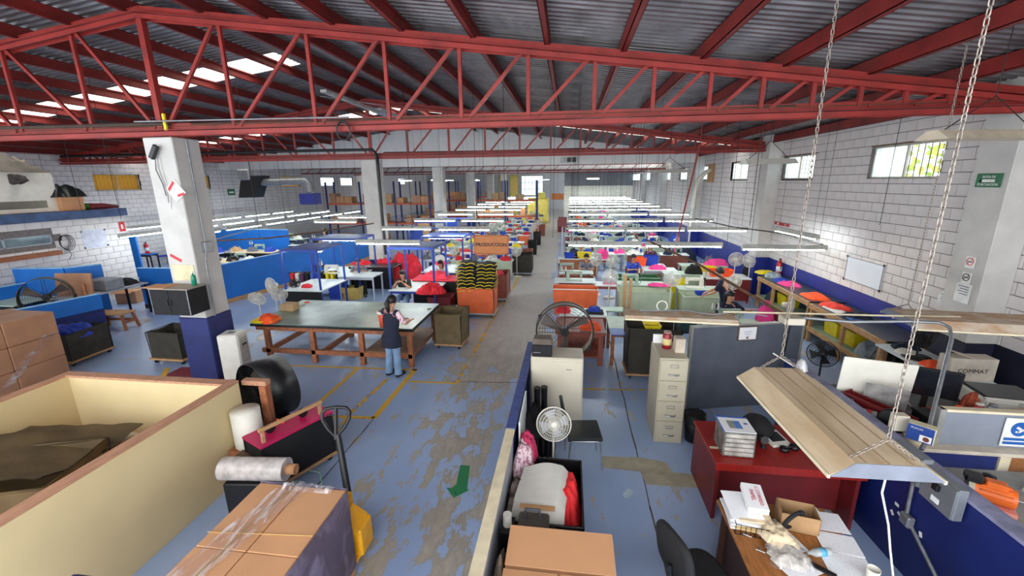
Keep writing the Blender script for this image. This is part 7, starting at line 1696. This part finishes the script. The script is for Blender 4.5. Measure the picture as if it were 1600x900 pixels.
# the navy office wall
WA, WB_ = Vector((3.2, 6.35, 0)), Vector((3.42, 2.0, 0))
t = thing('low_wall', 'navy painted low wall with a scuffed lilac cap at the right', 'partition', (3.3, 6.35, 0))
wall_panel(MB(), (.0, 0, 0), (.16, -4.6, 0), 0, 1.17, .1).build('wall_body', mat('deep_navy_wall', (20, 34, 98), .45, 0, .12, 3), t)
wall_panel(MB(), (.02, 0, 0), (.18, -4.6, 0), 1.17, 1.2, .16).build('wall_cap', mat('scuffed_lilac_cap', (136, 136, 164), .6, 0, .2, 8), t)
xw = lambda y: 3.3+(6.35-y)/4.6*.16-.05
for i, (y, z) in enumerate(((4.05, .62), (4.0, .55), (4.08, .5), (3.75, .55))): o = tag(MB().obox((0, 0, 0), (.003, .05, .03), Matrix.Rotation(.4*i, 3, 'X')).build('wall_label', PAPER), 'small white label on the navy wall, %s' % ('upper left', 'middle left', 'lower left', 'right')[i], 'label'); o.location = (xw(y)-.004, y, z)
pipe('vertical grey conduit on the face of the navy wall', [(xw(3.9)-.03, 3.92, 1.2), (xw(3.9)-.03, 3.9, .62)], .018, STEEL)
pipe('slanting grey conduit low on the navy wall', [(xw(3.8)-.03, 3.85, .58), (xw(3.4)-.03, 3.4, .28), (xw(3.0)-.03, 3.0, .03)], .018, STEEL)
o = tag(MB().obox((0, 0, 0), (.07, .12, .12), None, .02).build('conduit_box', STEEL), 'cast grey conduit joint on the navy wall', 'fitting'); o.location = (xw(3.87)-.04, 3.87, .6)
for i, y in enumerate((3.95, 3.6)):
    t = thing('switch_cabinet', ('open grey switch cabinet nearer the conduit on the navy wall', 'grey switch box door hanging over the navy wall cap')[i], 'electric box', (xw(y)-.05, y, (1.02, .98)[i]))
    B('cabinet_body', GREYBOX, t, -.04, -.17, 0, .04, .17, .3, .01); B('door', GREYBOX, t, -.055, -.165, .01, -.04, .165, .29, .004); 
    if i: B('knob', BLACK, t, -.09, -.03, .17, -.055, .03, .23, .006); B('data_plate', PAPER, t, -.058, -.04, .05, -.055, .04, .1, 0)
# counters behind the navy wall
t = thing('corner_counter', 'beige and navy counter with a grey fabric screen, right edge', 'counter', (3.5, 4.5, 0))
B('counter_top', mat('pale_worn_counter', (206, 194, 176), .6, 0, .14, 5), t, .15, -.12, 1.02, 2.6, .12, 1.06, .004); B('navy_front', NAVY, t, .2, -.08, 0, .95, -.05, 1.02, .003); B('pale_post', CREAMT, t, .95, -.1, 0, 1.05, .05, 1.02, .003); B('brown_board', WOODK, t, 1.08, -.02, .55, 2.4, .0, .98, .003)
B('screen_panel', mat('grey_blue_fabric', (132, 138, 150), .9, 0, .08, 3, .3, 150), t, .42, 0, 1.06, 2.55, .04, 1.44, .003); B('screen_cap', CREAMT, t, .38, -.02, 1.44, 2.6, .06, 1.47, .004); B('screen_post', mat('aluminium_trim', (160, 160, 156), .4, .4), t, .36, -.03, 1.06, .42, .05, 1.47, .003)
r = thing('safety_sign', 'white and blue mandatory safety sign on the grey screen', 'sign', (4.62, 4.49, 1.09)); B('board_panel', WH, r, -.14, -.01, 0, .15, 0, .32, .003)
MB().cyl((0, -.012, .2), (0, -.01, .2), .08, n=24).build('blue_disc', BLS, r); B('blue_band', BLS, r, -.12, -.013, .07, .13, -.0105, .1, 0); B('blue_band', BLS, r, -.12, -.013, .025, .13, -.0105, .055, 0)
mb = MB(); mb.obox((-.01, -.014, .21), (.05, .002, .025), Matrix.Rotation(.5, 3, 'Y')); mb.obox((.01, -.014, .18), (.06, .002, .02), Matrix.Rotation(-.6, 3, 'Y')); mb.obox((-.02, -.014, .17), (.03, .002, .02)); mb.build('pictogram', WH, r)
o = tag(MB().lathe([(.07, 0), (.1, 0), (.1, .05), (.07, .05), (.07, 0)], (0, 0, 0), None, 22).build('tape_roll', mat('cream_tape', (222, 204, 176), .6)), 'roll of cream tape on the counter corner', 'tape'); o.location = (3.72, 4.52, 1.06)
# desk with monitor etc. behind the navy wall
t = thing('computer_desk', 'dark desk with monitor and printer behind the navy wall', 'desk', (4.55, 5.2, 0))
B('desk_top', mat('dark_desk_top', (40, 40, 46), .4), t, -1.1, -.55, 1.06, 1.2, .55, 1.1, .006); B('desk_riser', BLACK, t, -.6, -.5, 1.1, 1.15, -.28, 1.25, .006)
for sx in (-1.05, 1.15): 
    for sy in (-.5, .5): B('leg', BLACK, t, sx-.03, sy-.03, 0, sx+.03, sy+.03, 1.06, .003)
t = thing('monitor', 'black computer monitor seen beside the steel conduit', 'monitor', (4.28, 5.2, 1.1), -.4); MB().obox((0, 0, .34), (.56, .04, .36), Matrix.Rotation(.1, 3, 'X'), .01).build('screen_case', BLACK, t); MB().obox((0, -.022, .34), (.52, .004, .32), Matrix.Rotation(.1, 3, 'X')).build('screen', mat('dark_screen', (30, 32, 38), .15), t); B('foot', BLACK, t, -.12, -.08, 0, .12, .1, .02, .01); B('neck', BLACK, t, -.03, 0, .02, .03, .04, .2, .003)
t = thing('laser_printer', 'white flatbed printer with a black lid at the right edge', 'printer', (5.15, 5.28, 1.1), -.15); B('printer_body', OFFW, t, -.3, -.24, 0, .3, .24, .2, .02); B('scanner_lid', BLACKG, t, -.27, -.2, .2, .27, .22, .23, .015); B('white_rim', OFFW, t, -.3, -.24, .19, .3, -.2, .225, .006)
for i, (x, y, m, lab) in enumerate(((4.5, 4.8, mat('red_jar', (190, 40, 40), .3), 'red topped glass jar before the printer'), (4.62, 4.79, CLEAR, 'clear jar with a silver lid before the printer'), (4.92, 4.8, mat('brown_drink', (196, 164, 130), .4), 'iced drink cup with a straw before the printer'))):
    t = thing('glass_jar', lab, 'jar', (x, y, 1.25)); MB().lathe([(0, 0), (.045, 0), (.05, .05), (.04, .12), (.035, .13), (0, .13)], (0, 0, 0), None, 16).build('jar_body', m, t); MB().lathe([(0, .13), (.036, .13), (.036, .15), (0, .15)], (0, 0, 0), None, 16).build('lid', (OFFW, STEEL, CLEAR)[i], t)
o = pile('dried_flowers', 'rusty red dried flowers by the jars', mat('rusty_flowers', (160, 70, 44), .8, 0, .3, 20), (4.55, 4.95, 1.1), .22, .16, .24, 340, rough=2.5, n=20, cat='flowers')
pile('cloth_pile', 'red items heaped under the monitor', mat('bright_red_fabric', (238, 42, 48), .75), (4.12, 4.9, 1.1), .26, .2, .12, 341, rough=2); o = tag(MB().lathe([(0, 0), (.04, .02), (.05, .05), (.03, .08), (0, .085)], (0, 0, 0), None, 14).build('orange_fruit', ORANGEF), 'orange fruit on the dark desk', 'fruit'); o.location = (4.36, 4.85, 1.25)
t = thing('white_board_panel', 'white rounded panel standing behind the navy wall', 'board', (3.78, 5.3, 1.1), -.28); MB().obox((0, 0, .28), (.72, .02, .56), Matrix.Rotation(.12, 3, 'X'), .008).build('panel_face', OFFW, t)
t = thing('clear_organizer', 'grey translucent sheet leaning on the white panel', 'sheet', (3.8, 5.12, 1.1), -.5); MB().obox((0, 0, .16), (.4, .006, .3), Matrix.Rotation(.25, 3, 'X')).build('translucent_face', glassy('grey_translucent', (170, 166, 164), .25, .3), t)
t = thing('wooden_trough', 'long brown wooden trough with reels behind the navy wall', 'box', (3.66, 5.0, 1.1), -1.1); B('long_side', CHERRYD, t, -.35, -.06, 0, .35, -.045, .12, .003); B('long_side', CHERRYD, t, -.35, .06, 0, .35, .075, .12, .003); B('end_board', CHERRYD, t, -.35, -.06, 0, -.335, .075, .14, .003); B('bottom', CHERRYD, t, -.35, -.06, 0, .35, .075, .01, 0)
for i, (x, y, r_, m) in enumerate(((3.5, 5.2, .05, BLACK), (3.55, 5.5, .045, BLACK), (3.6, 4.72, .1, BLACK))):
    t = thing('cable_reel', ('left black reel', 'far black reel', 'large black and brown reel')[i]+' beside the navy wall cap', 'reel', (x, y, 1.1), .4*i); MB().cyl((-.03, 0, r_), (.03, 0, r_), r_*.6, n=16).build('winding', (GREYF, GREYF, WOODK)[i], t)
    for s_ in (-1, 1): MB().cyl((s_*.035-.004, 0, r_), (s_*.035+.004, 0, r_), r_, n=20).build('flange', m, t)
t = thing('clear_bottle', 'clear bottle with a red band lying behind the navy wall', 'bottle', (3.56, 4.86, 1.15), 2.6); MB().lathe([(0, 0), (.045, 0), (.045, .16), (.015, .22), (0, .22)], (0, 0, 0), Matrix.Rotation(PI/2, 3, 'Y'), 14).build('bottle_body', CLEAR, t); MB().lathe([(.046, .05), (.047, .05), (.047, .1), (.046, .1)], (0, 0, 0), Matrix.Rotation(PI/2, 3, 'Y'), 14).build('red_band', REDS, t)
o = tag(MB().obox((0, 0, .09), (.13, .1, .18), None, .008).build('grey_transformer', BEIGE), 'beige transformer box in front of the reel', 'electric box'); o.location = (3.52, 4.5, 1.2)
t = thing('blue_carton', 'blue product carton with white print on the wall cap', 'box', (3.6, 4.32, 1.2), -.75); B('carton_body', mat('carton_blue', (28, 64, 140), .5), t, -.1, -.05, 0, .1, .05, .17, .002); B('cream_side', mat('cream_carton', (214, 206, 170), .7), t, .1, -.05, 0, .108, .05, .172, 0); B('cream_top', MATS['cream_carton'], t, -.1, -.05, .17, .108, .05, .174, 0)
text('PLACAS', .026, face((-.03, -.0515, .135), (1, 0, 0), (0, 0, 1)), WH, t, depth=.0006); B('white_patch', WH, t, .0, -.053, .01, .09, -.0505, .08, 0); MB().cyl((.05, -.055, .045), (.05, -.0525, .045), .025, n=16).build('brown_disc', mat('brown_print', (120, 56, 44), .6), t)
o = pile('white_cards', 'leaning white cards at the far end of the navy wall cap', PAPER, (3.3, 5.98, 1.2), (.1), .2, .1, 345, rough=2.5, n=8, cat='papers')
make_fan((4.2, 7.1, 0), -.6, 'black wire fan behind the grey partition end', 1.0, .22, None, m=BLACK)
make_fan((5.75, 7.25, .92), .3, 'dark wire fan on the white table below the right lamp hood', .42, .22, None, m=DKMETAL, base=True)
t = thing('paper_carton', 'beige carton of paper on the white table by the wire fan', 'box', (5.84, 6.55, .92)); B('carton_body', mat('printed_beige_carton', (206, 194, 178), .8), t, -.3, -.1, 0, .3, .12, .34, .004); text('COMMAT', .09, face((0, -.1025, .15), (1, 0, 0), (0, 0, 1)), DKMETAL, t, depth=.0006); MB().obox((-.1, 0, .37), (.3, .2, .01), Matrix.Rotation(.3, 3, 'Y')).build('flap', MATS['printed_beige_carton'], t)
# orange motor
t = thing('electric_motor', 'orange electric motor with a black cover on a coral base', 'motor', (3.82, 3.75, .92), -.55)
MB().cyl((-.13, 0, .13), (.13, 0, .13), .085, n=20).build('motor_body', mat('motor_orange', (232, 110, 40), .4, 0, .1), t)
for k in range(6): a = PI*k/5; 
for k in range(7): MB().obox((0, -.09*math.cos(PI*k/6), .13+.09*math.sin(PI*k/6)), (.2, .012, .012), None).build('cooling_fin', MATS['motor_orange'], t)
B('terminal_box', MATS['motor_orange'], t, -.07, -.05, .2, .07, .05, .25, .01); B('capacitor_cover', BLACK, t, -.2, -.06, .2, -.08, .06, .27, .015); MB().cyl((.13, 0, .13), (.22, 0, .13), .014, n=8).build('shaft', STEEL, t); MB().cyl((-.17, 0, .13), (-.13, 0, .13), .09, n=20).build('end_cap', BEIGED, t); B('coral_base', mat('coral_paint', (220, 140, 124), .6), t, -.15, -.1, 0, .15, .1, .04, .005)
t = thing('machine_bench', 'grey bench carrying the orange motor, right edge', 'bench', (4.35, 3.7, 0)); B('bench_top', mat('grey_bench', (146, 146, 140), .6), t, -.75, -.7, .88, .9, .6, .92, .004)
for sx in (-.7, .85):
    for sy in (-.65, .55): B('leg', GREYBOX, t, sx-.025, sy-.025, 0, sx+.025, sy+.025, .88, .003)
o = tag(MB().lathe([(0, 0), (.05, 0), (.05, .07), (0, .08)], (0, 0, 0), None, 14).build('black_jar', BLACK), 'small black lidded jar behind the orange motor', 'jar'); o.location = (4.1, 4.1, .92)
pile('cloth_pile', 'white rag on the grey bench', WHITEF, (4.4, 3.95, .92), .22, .18, .08, 350)
for q in (protoA, protoB, protoC, protoD, mA, mB_, mC, fanp, chp):
    for ch in list(q.children_recursive): bpy.data.objects.remove(ch)
    bpy.data.objects.remove(q)
for o in piles.values(): bpy.data.objects.remove(o)
